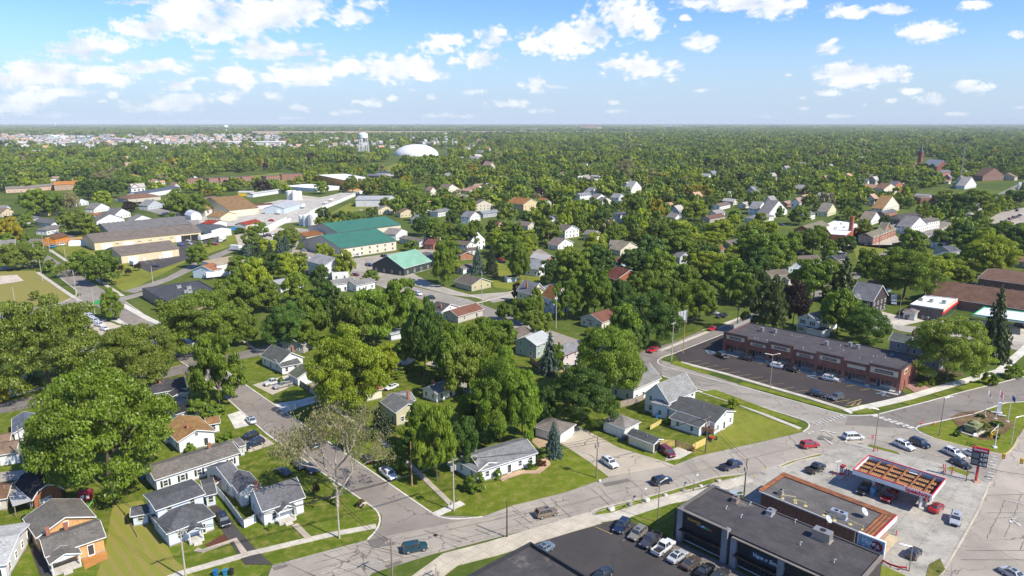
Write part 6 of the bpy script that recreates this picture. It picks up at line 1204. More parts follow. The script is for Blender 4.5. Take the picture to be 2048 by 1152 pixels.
def lamp(base,ytop,lab,kind='arm',c=(.62,.60,.55),dr=1,n=1):
 b=G(*base);z=hgt(b,ytop);Z=Vector((0,0,1));t=thing('street_lamp',b,lab,'street lamp');m=MB();m.tube(b,b+Z*z,.11,.07,10);m.tube(b,b+Z*.3,.2,.2,10);m.build('pole','metal' if c[0]>.3 else 'bark',t,c)
 for s in((1,)if n==1 else(-1,1)):
  d=Vector((s*dr,.15,0)).normalized();m=MB();m.tube(b+Z*(z-.15),b+Z*(z+.15)+d*1.6,.05,n=6);m.build('arm','metal',t,(.6,.6,.58));m=MB();m.box(tuple(b+Z*(z+.17)+d*1.9),(.8,.32,.14),math.atan2(d.y,d.x));m.build('lamp_head','paint',t,(.62,.60,.55))
lamp((1540,777),709,'twin headed parking lamp in the strip mall lot','arm',(.55,.50,.42),1,2);lamp((1878,872),795,'brown street lamp on the memorial lawn beside the tank','arm',(.22,.16,.11));lamp((1748,902),818,'slender dark street lamp by the stop sign','arm',(.25,.19,.14),-1);lamp((2022,888),834,'white street lamp with curved arm on the memorial lawn',n=1)
lamp((1315,1046),964,'tall bare grey lamp pole on the grass by the parked row','arm',(.2,.16,.13),.2);lamp((1818,1143),1092,'grey lamp pole beside the dark hatchback','arm',(.4,.36,.3),-1,1);lamp((1932,963),924,'dark lamp pole beside the price sign','arm',(.2,.16,.12),.1);lamp((1283,1008),987,'short grey post on the boulder strip','arm',(.25,.2,.18),.1);lamp((1387,980),959,'second short post on the boulder strip','arm',(.25,.2,.18),.1)
def flagpole(base,ytop,lab,stripes,fy):
 b=G(*base);z=hgt(b,ytop);Z=Vector((0,0,1));t=thing('flagpole',b,lab,'flagpole');m=MB();m.tube(b,b+Z*z,.09,.04,8);m.build('pole','paint',t,(.66,.66,.64));m=MB();m.lathe(b+Z*z,[(.02,0),(.12,.08),(.12,.16),(.02,.24)],8);m.build('finial','paint',t,(.6,.45,.1));m=MB();m.tube(b,b+Z*.2,.5,n=12);m.build('footing','concrete',t,(.5,.5,.48))
 fl=thing('flag',b+Z*(z-.3),stripes[0],'flag')
 for(nm,c,x0,x1,za,zb)in stripes[1]:
  m=MB();vs=[];N=6
  for i in range(N+1):
   x=x0+(x1-x0)*i/N;off=.18*math.sin(x*3.2);xx=.08+x*.55;dz=-x*.8
   for e in(-.012,.012):vs+=[b+Vector((xx,off+e,z-.3+dz+za*1.0)),b+Vector((xx,off+e,z-.3+dz+zb*1.0))]
  fs=[]
  for i in range(N):o=i*4;fs+=[(o,o+4,o+5,o+1),(o+3,o+7,o+6,o+2),(o+1,o+5,o+7,o+3),(o,o+2,o+6,o+4)]
  m.add(vs,fs+[(0,1,3,2),(N*4,N*4+2,N*4+3,N*4+1)]);m.build(nm,'paint',fl,c)
RD,WHt,NV=(.55,.05,.06),(.75,.75,.75),(.03,.05,.22)
flagpole((1969,833),778,'left flagpole by the tank',('small pale red and white flag on the left flagpole',[('cloth',(.7,.62,.6),0,1.6,-1.1,0),('band',RD,.3,1.5,-.75,-.4)]),0)
us=[('stripe',RD if i%2==0 else WHt,0 if i<6 else 0,2.0,-1.5+(12-i)*.115,-1.5+(13-i)*.115)for i in range(13)]+[('canton',NV,-.02,.85,-.8,.02)]
flagpole((1991,838),777,'middle flagpole by the tank',('striped red and white national flag on the middle flagpole',us),0)
flagpole((2015,844),786,'right flagpole by the tank',('dark blue flag hanging from the right flagpole',[('cloth',NV,0,1.7,-1.2,0),('badge',(.6,.5,.15),.6,1.0,-.8,-.4)]),0)
us2=[('stripe',RD if i%2==0 else WHt,0,1.3,-.9+(6-i)*.13,-.9+(7-i)*.13)for i in range(7)]+[('canton',NV,-.02,.5,-.45,.02)]
flagpole((15,1152),1122,'small tilted flagpole at the left edge',('little striped flag by the garden plot',us2),0)
def stop_sign(base,ytop,lab,c=(.5,.01,.02),txt='STOP',yaw=0.0,r=.42):
 b=G(*base);z=hgt(b,ytop);Z=Vector((0,0,1));t=thing('road_sign',b,lab,'road sign');m=MB();m.tube(b,b+Z*z,.04,n=6);m.build('post','metal',t,(.4,.4,.4))
 u=Vector((math.cos(yaw),math.sin(yaw),0));n=Vector((u.y,-u.x,0));m=MB();m.tube(b+Z*(z-r)+n*.05,b+Z*(z-r)+n*.08,r,n=8);m.build('plate','paint',t,c);text(t,txt,b+Z*(z-r)+n*.1,u,r*.75,(.8,.8,.8),depth=.01)
stop_sign((1841,856),842,'red round no entry style sign at the tip of the memorial lawn');stop_sign((1743,892),870,'red stop sign at the tip of the forecourt grass')
for(x,y,yt,l)in((1716,824,808,'small sign post by the strip mall lot corner'),(1901,1152,1128,'thin sign post in the corner bed'),(902,1018,1008,'black post beside the corner pole')):
 b=G(x,y);m=MB();z=max(1.5,hgt(b,yt));m.tube(b,b+Vector((0,0,z)),.04,n=6);m.box((b.x,b.y,z-.25),(.5,.04,.6),.6);tag(m.build('sign_post','metal',None,(.5,.5,.5)),l,'sign')
def signals():
 b=G(1989,895);z=hgt(b,849);Z=Vector((0,0,1));t=thing('traffic_signal',b,'traffic signal pole with two yellow lamp heads on the memorial lawn','traffic signal');m=MB();m.tube(b,b+Z*z,.14,.1,10);m.box((b.x,b.y,.15),(.9,.9,.3));m.build('pole','paint',t,(.66,.66,.64))
 d=Vector((-.8,-.5,0)).normalized();m=MB();m.tube(b+Z*(z-.3),b+d*3.2+Z*(z-1.3),.07,n=8);m.build('arm','paint',t,(.66,.66,.64))
 for k in(1.3,2.6):
  q=b+d*k+Z*(z-1.8 if k<2 else z-2.4)
  m=MB();m.box(tuple(q),(.42,.42,1.3),.4);o=m.build('signal_head','paint',t,(.75,.45,.02));
  for i in range(3):f=MB();p=q+Vector((.1,-.24,.4-.4*i));f.tube(p,p+Vector((0,-.08,0)),.14,n=10);f.build('lens','rubber',o)
 for x,y,l in((2007,912,'yellow signal head hanging over the street beside the crossing'),(2043,922,'yellow signal head over the wide road at the right edge')):
  q=G(x,y,5.6);h_=thing('signal_head',q,l,'traffic signal');m=MB();m.box(tuple(q),(.42,.42,1.25),.4);m.build('housing','paint',h_,(.75,.42,.02));m=MB();m.tube(q+Z*.6,q+Z*.95,.03,n=6);m.build('hanger','metal',h_,(.3,.3,.3))
  for i in range(3):f=MB();p=q+Vector((.1,-.24,.38-.38*i));f.tube(p,p+Vector((0,-.08,0)),.14,n=10);f.build('lens','rubber',h_)
 a,c=G(1933,932,6.6),G(2120,960,6.6);m=MB();m.tube(a,c,.03,n=5);tag(m.build('span_wire','rubber',None),'span wire that carries the yellow signal heads','wire')
signals()
def hydrant(x,y,c,l):
 q=G(x,y);m=MB();m.lathe(q,[(.2,0),(.2,.08),(.14,.1),(.14,.55),(.19,.6),(.16,.75),(.05,.85)],10);m.tube(q+Vector((-.25,0,.45)),q+Vector((.25,0,.45)),.07,n=8);tag(m.build('fire_hydrant','paint',None,c),l,'fire hydrant')
hydrant(1867,851,(.75,.12,.02),'orange fire hydrant on the memorial lawn');hydrant(1981,872,(.7,.4,.02),'yellow fire hydrant beside the tank bed')
def tank():
 q=G(1946,862);ang=math.atan2((G(1970,856)-G(1925,868)).y,(G(1970,856)-G(1925,868)).x)+.25
 t=thing('tank',q,'old olive green army tank on a concrete plinth','tank',rz=0);LAND.append(('tank',1945,855));OL=(.20,.215,.10)
 rot=Matrix.Rotation(ang,3,'Z');T=lambda x,y,z:q+rot@Vector((x,y,z))
 def bx(name,x0,x1,y0,y1,z0,z1,m,c,sx=0,par=None):mb=MB();mb.hexa([T(x0,y0,z0),T(x1,y0,z0),T(x1,y1,z0),T(x0,y1,z0),T(x0+sx,y0,z1),T(x1-sx,y0,z1),T(x1-sx,y1,z1),T(x0+sx,y1,z1)]);return mb.build(name,m,par or t,c)
 bx('plinth',-3.9,3.9,-2.2,2.2,.02,.25,'concrete',(.5,.45,.4));bx('hull',-3.0,2.9,-1.0,1.0,.65,1.55,'paint',OL,.15);bx('sponson',-2.9,2.5,-1.45,1.45,1.45,1.95,'paint',OL,.25);bx('glacis',2.0,3.1,-.95,.95,.7,1.6,'paint',OL,.35);bx('engine_deck',-2.7,-.9,-1.1,1.1,1.951,2.1,'paint',(.17,.19,.09))
 for s in(-1,1):
  sec=[(-3.1,.85),(-2.6,.3),(2.3,.3),(3.1,.9),(2.9,1.4),(-2.9,1.4)];mb=MB();mb.loft([[T(x,s*1.02,z)for x,z in sec],[T(x,s*1.5,z)for x,z in sec]]);mb.build('track','rubber',t)
  for x in(-2.2,-1.3,-.4,.5,1.4,2.2):mb=MB();mb.tube(T(x,s*1.4,.72),T(x,s*1.56,.72),.36,n=14);mb.build('road_wheel','paint',t,(.13,.14,.07))
  mb=MB();mb.tube(T(2.8,s*1.4,1.0),T(2.8,s*1.55,1.0),.3,n=12);mb.build('sprocket','paint',t,(.13,.14,.07))
 mb=MB();c=T(.2,0,1.96);mb.lathe(c,[(1.15,0),(1.2,.3),(1.05,.65),(.7,.8),(.1,.84)],18);tr=mb.build('turret','paint',t,OL);mb=MB();mb.tube(T(1.1,0,2.35),T(4.1,0,2.5),.09,.07,10);mb.tube(T(3.9,0,2.49),T(4.25,0,2.51),.12,n=10);mb.build('gun_barrel','paint',tr,OL);mb=MB();mb.box(tuple(T(1.25,0,2.35)),(.35,.8,.5),ang);mb.build('mantlet','paint',tr,OL);mb=MB();mb.lathe(T(-.2,.35,2.75),[(.38,0),(.38,.15),(.3,.22)],12);mb.build('hatch','paint',tr,OL);mb=MB();mb.box(tuple(T(-1.15,0,2.4)),(.7,1.2,.45),ang);mb.build('stowage_box','paint',tr,OL)
 b=G(1949,875);m=MB();m.box((b.x,b.y,.8),(1.1,.06,.8),.3);m.box((b.x,b.y,.3),(.08,.08,.6),.3);tag(m.build('information_board','paint',None,(.7,.7,.7)),'white information board in front of the tank','sign')
 m=MB();p=G(1997,827);m.box((p.x,p.y,1.6),(.9,.5,3.2),-.4);m.box((p.x,p.y,.2),(1.6,1.2,.4),-.4);tag(m.build('monument','concrete',None,(.7,.7,.7)),'white stone memorial column behind the tank','monument')
 for x,y,l in((1990,828,'left stone bench of the memorial'),(2003,834,'right stone bench of the memorial')):
  p=G(x,y);k=thing('bench',p,l,'bench');m=MB();m.box((p.x,p.y,.5),(2,.5,.12),-.4);m.build('seat','concrete',k,(.62,.62,.62));
  for s in(-.7,.7):m=MB();m.box((p.x+s*math.cos(-.4),p.y+s*math.sin(-.4),.22),(.2,.42,.44),-.4);m.build('leg','concrete',k,(.5,.5,.5))
tank()
def rock(x,y,r,c,l,seed):
 q=G(x,y);rr=random.Random(seed);bm=bmesh.new();bmesh.ops.create_icosphere(bm,subdivisions=3,radius=r)
 for v in bm.verts:n=v.co.normalized();v.co*=1+.18*math.sin(n.x*4+seed)*math.cos(n.y*3+seed)+rr.uniform(-.03,.03);v.co.z*=.7;v.co.z+=r*.45
 me=bpy.data.meshes.new('boulder');bm.to_mesh(me);bm.free();o=link('boulder',me,'soil',None,c);o.location=q;tag(o,l,'boulder',None)
for i,(x,y,r,c)in enumerate([(1223,1021,.75,(.62,.58,.5)),(1260,1011,.6,(.26,.25,.25)),(1293,1003,.7,(.6,.56,.48)),(1331,992,.5,(.5,.47,.42)),(1367,983,.5,(.27,.27,.28)),(1401,974,.5,(.55,.5,.45)),(1437,964,.6,(.42,.36,.3)),(725,1012,.8,(.5,.42,.33))]):
 rock(x,y,r,c,['large pale boulder at the left end of the grass strip','dark grey boulder, second on the grass strip','large cream boulder in the middle of the grass strip','small beige boulder on the grass strip','dark small boulder on the grass strip','pale boulder towards the right of the strip','low brown rock at the right end of the strip','tan rock at the corner of the sidewalk lawn'][i],i)
def bin_(x,y,c,l=None,s=1.0):
 q=G(x,y);t=thing('wheelie_bin',q,'@'+(l or 'bin'),'bin',None);m=MB();m.loft([[q+Vector((a*w*s,b*w*s,z*s))for a,b in((-1,-1),(1,-1),(1,1),(-1,1))]for w,z in((.26,.08),(.34,1.05))]);m.build('body','paint',t,c);m=MB();m.box((q.x,q.y,1.1*s),(.78*s,.82*s,.1*s));m.build('lid','paint',t,tuple(k*.8 for k in c));m=MB();m.tube(q+Vector((-.35*s,.3*s,.12*s)),q+Vector((.35*s,.3*s,.12*s)),.12*s,n=8);m.build('wheels','rubber',t)
BL=(.02,.16,.42)
for x,y,c,l in[(34,921,BL,'blue'),(424,832,BL,'blue'),(432,1152,BL,'blue'),(451,1151,(.03,.25,.4),'blue green'),(463,1150,(.03,.03,.03),'black'),(792,745,BL,'blue'),(936,755,BL,'blue'),(920,771,BL,'blue'),(1272,806,BL,'blue'),(1313,836,BL,'blue'),(1246,881,(.02,.1,.2),'dark blue'),(1252,880,(.08,.05,.04),'brown'),(1385,903,(.18,.08,.05),'brown'),(286,958,BL,'blue'),(800,733,BL,'blue')]:
 bin_(x,y,c,'%s wheelie bin %s'%(l,where(x,y)))
 # ------ vehicles
def ring(x,zl,zh,w,r=.12):
 zm=(zl+zh)/2+.05
 return[Vector(p)for p in((x,-w,zl+r),(x,-w*.9,zl),(x,w*.9,zl),(x,w,zl+r),(x,w*1.0,zm),(x,w*.93,zh-.03),(x,w*.8,zh),(x,-w*.8,zh),(x,-w*.93,zh-.03),(x,-w*1.0,zm))]
CAR={}
SPEC={'sedan':(4.75,.36,[(2.36,.38,.58,.72),(2.22,.30,.70,.84),(1.3,.22,.88,.91),(.9,.20,.95,.92),(-1.3,.20,.98,.92),(-2.0,.24,.99,.9),(-2.3,.34,.92,.84),(-2.38,.42,.80,.74)],(1.0,.35,-.85,-1.75,.92,1.43,.84,.62)),'hatch':(4.3,.36,[(2.1,.38,.60,.72),(2.0,.30,.76,.84),(1.15,.22,.92,.9),(.8,.20,.98,.91),(-1.6,.22,1.0,.91),(-2.0,.3,.98,.86),(-2.1,.42,.85,.78)],(.95,.35,-1.35,-1.95,.95,1.5,.84,.66)),'suv':(4.75,.4,[(2.34,.42,.72,.78),(2.24,.34,.88,.88),(1.3,.26,1.06,.95),(.95,.24,1.10,.96),(-1.9,.26,1.12,.96),(-2.28,.36,1.1,.92),(-2.38,.46,.9,.84)],(1.05,.55,-1.85,-2.25,1.08,1.72,.88,.70)),'minivan':(5.1,.37,[(2.5,.40,.66,.76),(2.4,.32,.82,.88),(1.7,.24,1.0,.95),(1.3,.22,1.06,.97),(-2.1,.24,1.1,.97),(-2.45,.34,1.08,.93),(-2.55,.44,.9,.85)],(1.6,.75,-2.0,-2.42,1.04,1.72,.90,.74)),'pickup':(5.7,.43,[(2.82,.48,.8,.86),(2.7,.38,.98,.94),(1.6,.30,1.12,.98),(1.25,.30,1.14,.98),(-.75,.30,1.14,.98),(-.78,.30,.62,.98),(-2.75,.34,.62,.98),(-2.85,.45,.6,.95)],(1.3,.75,-.45,-.72,1.12,1.82,.9,.72)),'van':(5.6,.38,[(2.7,.42,.80,.85),(2.6,.34,1.0,.95),(2.0,.28,1.3,1.0),(1.7,.26,1.4,1.0),(-2.6,.28,1.45,1.0),(-2.78,.40,1.3,.97)],(1.95,1.3,-2.62,-2.74,1.38,2.15,.98,.86)),}
def car_meshes(kind):
 if kind in CAR:return CAR[kind]
 Lg,wr,st,cb=SPEC[kind];out=[]
 b=MB();b.loft([ring(*s)for s in st])
 if kind=='pickup':
  for s in(-1,1):b.hexa([Vector(p)for p in((-2.8,s*.88,.55),(-.78,s*.88,.55),(-.78,s*.97,.55),(-2.8,s*.97,.55),(-2.8,s*.88,1.12),(-.78,s*.88,1.12),(-.78,s*.97,1.12),(-2.8,s*.97,1.12))])
  b.hexa([Vector(p)for p in((-2.86,-.96,.5),(-2.78,-.96,.5),(-2.78,.96,.5),(-2.86,.96,.5),(-2.86,-.96,1.1),(-2.78,-.96,1.1),(-2.78,.96,1.1),(-2.86,.96,1.1))])
 out.append(('body',b.mesh('body',smooth=False),'car_paint','c',(0,0,0)))
 x0,x1,x2,x3,zb,zt,wb,wt=cb
 g=MB();g.loft([[Vector((x,-w,zb-.04)),Vector((x,w,zb-.04)),Vector((xx,wtt,z)),Vector((xx,-wtt,z))]for x,w,xx,wtt,z in((x0,wb,x1,wt,zt-.03),)]+[[Vector((x3,-wb,zb-.04)),Vector((x3,wb,zb-.04)),Vector((x2,wt,zt-.03)),Vector((x2,-wt,zt-.03))]])
 out.append(('windows',g.mesh('windows'),'glass',(1,1,1),(0,0,0)))
 r=MB();xm=(x1+x2)/2
 r.loft([[Vector((x,-w,z-.05)),Vector((x,-w*.9,z)),Vector((x,w*.9,z)),Vector((x,w,z-.05)),Vector((x,w*.95,z-.08)),Vector((x,-w*.95,z-.08))]for x,w,z in((x1+.08,wt,zt-.03),(x1-.1,wt+.02,zt+.02),(xm,wt+.03,zt+.05),(x2+.1,wt+.02,zt+.03),(x2-.06,wt,zt-.01))])
 for s in(-1,1):
  r.beam((x0,s*wb,zb-.02),(x1,s*(wt+.01),zt-.03),.07,.07);r.beam((x3,s*wb,zb-.02),(x2,s*(wt+.01),zt-.03),.1,.1 if kind not in('suv','van')else.22)
  if kind!='van':r.beam(((x1+x2)/2+.1,s*(wb+.005),zb-.02),((x1+x2)/2+.05,s*(wt+.02),zt-.03),.08,.05)
  if kind in('suv','minivan','hatch'):r.beam((x2+.75,s*(wb+.005),zb-.02),(x2+.6,s*(wt+.02),zt-.03),.1,.05)
  if kind=='van':
   r.hexa([Vector(p)for p in((x3+.02,s*(wb-.02),zb),(x1-.9,s*(wb-.02),zb),(x1-.9,s*(wb+.015),zb),(x3+.02,s*(wb+.015),zb),(x2+.02,s*(wt-.02),zt-.03),(x1-.9,s*(wt-.02),zt-.03),(x1-.9,s*(wt+.015),zt-.03),(x2+.02,s*(wt+.015),zt-.03))])
  r.box((x0-.25,s*(wb+.12),zb+.08),(.16,.2,.14))
 out.append(('roof',r.mesh('roof'),'car_paint','c',(0,0,0)))
 if kind in('suv','sedan'):q=MB();q.box((x1-.55,0,zt+.05),(.75,.8,.03));out.append(('sunroof',q.mesh('sunroof'),'glass',(1,1,1),(0,0,0)))
 if kind=='pickup':q=MB();q.box((-1.78,0,.66),(1.96,1.72,.06));out.append(('bed_floor',q.mesh('bed_floor'),'rubber',(1,1,1),(0,0,0)))
 xf=st[0][0];xr=st[-1][0];q=MB();q.box((xf-.02,0,.5),(.08,1.1,.28));out.append(('grille',q.mesh('grille'),'rubber',(1,1,1),(0,0,0)))
 h=MB();h.box((0,0,0),(.22,.34,.14));hm=h.mesh('headlight');h2=MB();h2 .box((0,0,0),(.12,.3,.18));tm=h2 .mesh('tail_light');zz=st[1][2]-.12
 for s in(-1,1):out.append(('headlight',hm,'lamp_glass',(.7,.72,.75),(st[1][0]-.02,s*(st[1][3]-.2),zz)));out.append(('tail_light',tm,'lamp_glass',(.35,.01,.01),(xr+.03,s*(st[-1][3]-.1),st[-1][2]-.08 if kind!='pickup' else.95)))
 w=MB();w.tube((0,-.11,0),(0,.11,0),wr-.03,wr-.03,18);wm=w.mesh('wheel');ri=MB();ri.tube((0,-.125,0),(0,.125,0),wr*.62,wr*.62,14);rm_=ri.mesh('rim')
 for x in(Lg*.31,-Lg*.3):
  for s in(-1,1):out.append(('wheel',wm,'rubber',(1,1,1),(x,s*(st[3][3]-.08),wr-.03),rm_))
 for o in out:
  o[1].materials.append(MATS[o[2]])
 rm_.materials.append(MATS['metal']);CAR[kind]=out;return out
def car(kind,c,x,y,hx,hy,label=None,far=False,zoff=0,group=None):
 q=G(x,y,.75);q.z=zoff;f=G(hx,hy,.75);d=f-q;q.z+=0.10
 t=bpy.data.objects.new({'sedan':'sedan_car','hatch':'hatchback_car','suv':'suv_car','minivan':'minivan','pickup':'pickup_truck','van':'van'}[kind],None);COL.objects.link(t)
 t.location=q;t.rotation_euler[2]=math.atan2(d.y,d.x)
 cn=cname(c);kn={'sedan':'saloon car','hatch':'hatchback','suv':'sport utility car','minivan':'minivan','pickup':'pickup truck','van':'van'}[kind]
 tag(t,label or '@%s %s %s'%(cn,kn,where(x,y)),{'pickup':'pickup truck','van':'van','minivan':'minivan'}.get(kind,'car'),group)
 for o in car_meshes(kind):
  if far and o[0]in('grille','headlight','tail_light','sunroof'):continue
  p=bpy.data.objects.new(o[0],o[1]);COL.objects.link(p);p.parent=t;p.location=o[4];p.color=(*(c if o[3]=='c' else o[3]),1)
  if len(o)>5 and not far:k=bpy.data.objects.new('rim',o[5]);COL.objects.link(k);k.parent=p;k.color=(.5,.5,.52,1)
 return t
def cname(c):
 r,g,b=c;mx=max(c)
 if mx<.03:return 'black'
 if min(c)>.55:return 'white'
 if mx-min(c)<.06:return 'silver grey' if mx>.3 else 'dark grey'
 if r>g*2.2 and r>b*2:return 'red' if r>.3 else 'maroon'
 if b>r*1.5:return 'teal blue' if g>r*2 and g>b*.6 else('dark blue' if b<.15 else 'blue')
 return 'bronze' if mx<.3 else 'tan'
W_=(.72,.72,.72);K_=(.012,.012,.014);S_=(.42,.43,.45);N_=(.012,.018,.05);RD_=(.45,.015,.02);G_=(.10,.10,.11)
for a in[('suv',(.012,.062,.085),830,1094,862,1088,'teal blue sport utility car driving along the main road'),('suv',(.20,.15,.105),1093,1025,1118,1019,'bronze tan sport utility car on the main road'),('suv',N_,1324,961,1345,956,'dark navy car on the main road in front of the gravel driveway'),('pickup',(.015,.03,.08),1463,930,1488,922,'navy pickup truck with covered bed on the main road'),('suv',W_,1220,925,1240,939,'white sport utility car parked on the gravel driveway'),('minivan',(.16,.015,.03),1335,903,1350,914,'maroon people carrier nosing out of the beige block garage'),('suv',(.42,.012,.03),1620,889,1642,886,'bright red car on the main road before the crosswalk'),('minivan',W_,1707,873,1730,872,'white minivan crossing the intersection'),('suv',W_,1809,891,1830,900,'white sport utility car first in the lane by the forecourt'),('suv',N_,1840,886,1864,895,'dark navy boxy off road car beside the white ones'),('suv',(.68,.68,.70),1908,906,1932,917,'white car with roof box slit waiting behind the price sign'),('sedan',K_,1922,926,1945,937,'black saloon car in the near lane beside the price sign'),('sedan',(.60,.60,.60),1945,907,1968,916,'silver white car partly hidden behind the price sign'),('pickup',K_,1632,936,1650,927,'black pickup truck with bed cover on the forecourt'),('suv',(.012,.014,.016),1727,978,1716,991,'black car in the shade under the left of the canopy'),('pickup',(.30,.008,.012),1780,992,1765,1005,'dark red pickup truck under the fuel canopy'),('sedan',(.40,.012,.025),1873,1014,1886,1002,'red saloon car at the end pump'),('suv',(.40,.41,.44),1911,1038,1907,1054,'silver sport utility car leaving the forecourt'),('hatch',(.045,.043,.05),1828,1105,1839,1093,'dark grey hatchback by the grey lamp pole'),('sedan',S_,2030,1149,2050,1160,'grey car cut by the bottom right corner'),('suv',(.015,.025,.06),1243,1052,1232,1064,'dark blue sport utility car, first of the parked row'),('suv',(.22,.20,.16),1275,1067,1262,1078,'beige grey sport utility car, second of the parked row'),('pickup',(.05,.048,.055),1301,1080,1288,1092,'dark grey pickup truck, third of the parked row'),('pickup',(.72,.72,.70),1327,1094,1344,1081,'white pickup truck with open bed, fourth of the parked row'),('sedan',(.48,.50,.53),1355,1111,1369,1101,'silver saloon car, fifth of the parked row'),('sedan',(.10,.075,.06),1383,1124,1397,1113,'bronze brown saloon car, sixth of the parked row'),('sedan',K_,1411,1139,1424,1128,'black saloon car, seventh of the parked row'),('sedan',(.05,.045,.045),1440,1149,1453,1138,'dark grey saloon car at the right end of the parked row'),('sedan',(.02,.03,.04),1204,1148,1192,1156,'dark car half cut by the bottom edge in the lot'),('sedan',(.16,.22,.28),1086,1097,1075,1103,'grey blue car behind the edge of the black roof'),('suv',K_,1444,711,1456,717,None),('sedan',K_,1492,716,1478,713,None),('suv',W_,1556,732,1572,735,None),('minivan',(.02,.015,.02),1582,738,1600,743,None),('suv',(.55,.56,.58),1661,757,1677,760,None),('suv',(.015,.015,.02),1636,788,1652,792,None),('suv',(.09,.10,.11),1673,794,1659,798,None),('hatch',(.52,.01,.03),1425,657,1413,661,'bright red hatchback driving up the side street by the strip mall'),('suv',(.48,.01,.02),1305,700,1293,706,'red car turning in at the corner beside the big tree'),('suv',K_,1443,632,1428,634,'black car parked in the shade beyond the red hatchback'),('sedan',W_,1428,625,1442,627,'white car under the trees beyond the red hatchback'),('suv',N_,509,886,494,891,'dark blue car on the gravel beside the long ranch'),('suv',K_,498,874,484,879,'black car parked behind the dark blue one'),('sedan',(.45,.50,.56),502,839,494,830,'silver blue saloon parked by the side street kerb'),('sedan',(.02,.04,.07),626,888,614,876,'dark car on the side street under the sycamore'),('sedan',(.05,.06,.07),620,936,633,949,'dark grey car parked under the sycamore'),('sedan',(.012,.012,.015),734,916,722,906,'black car behind the old white pickup'),('pickup',(.74,.74,.74),777,947,789,957,'old white pickup truck on the grass beside the side street'),('suv',(.014,.015,.02),447,1040,455,1054,'black car in the blue house driveway'),('sedan',(.02,.03,.05),566,942,553,934,'dark car beside the white cottage'),('sedan',(.03,.05,.08),598,928,610,940,'blue black car half hidden by the sycamore'),('pickup',(.62,.62,.60),547,764,531,768,'silver white pickup truck nearer the white gabled house'),('pickup',(.40,.38,.38),565,770,550,774,'dark trimmed pickup truck nearer the garage'),('sedan',(.74,.74,.73),783,773,769,779,'white saloon car alone on the central lawn'),('suv',K_,905,716,918,720,'black car on the shaded gravel yard'),('suv',(.02,.01,.015),938,737,952,741,'dark maroon car below the gravel yard'),('hatch',(.3,.45,.6),940,782,952,786,'pale blue car beside the little white cottage'),('suv',W_,837,587,849,593,'white car parked on the street by the tan ranch'),('sedan',(.01,.03,.04),863,594,876,599,'dark teal saloon parked on the street by the tan ranch'),('suv',K_,1855,637,1870,641,'black car behind the white roofed store'),('suv',(.02,.02,.02),1808,625,1796,622,'dark car behind the delivery truck'),('sedan',S_,1762,650,1745,646,None)]:
 car(*a)
FAR=[(180,632,192,637),(184,637,196,642),(190,641,203,646),(195,645,208,650),(199,649,212,652)]
for i,(x,y,hx,hy)in enumerate(FAR):car(('suv','sedan')[i%2],W_,x,y,hx,hy,group='white cars on the gravel lot')
car('hatch',W_,209,657,219,660)
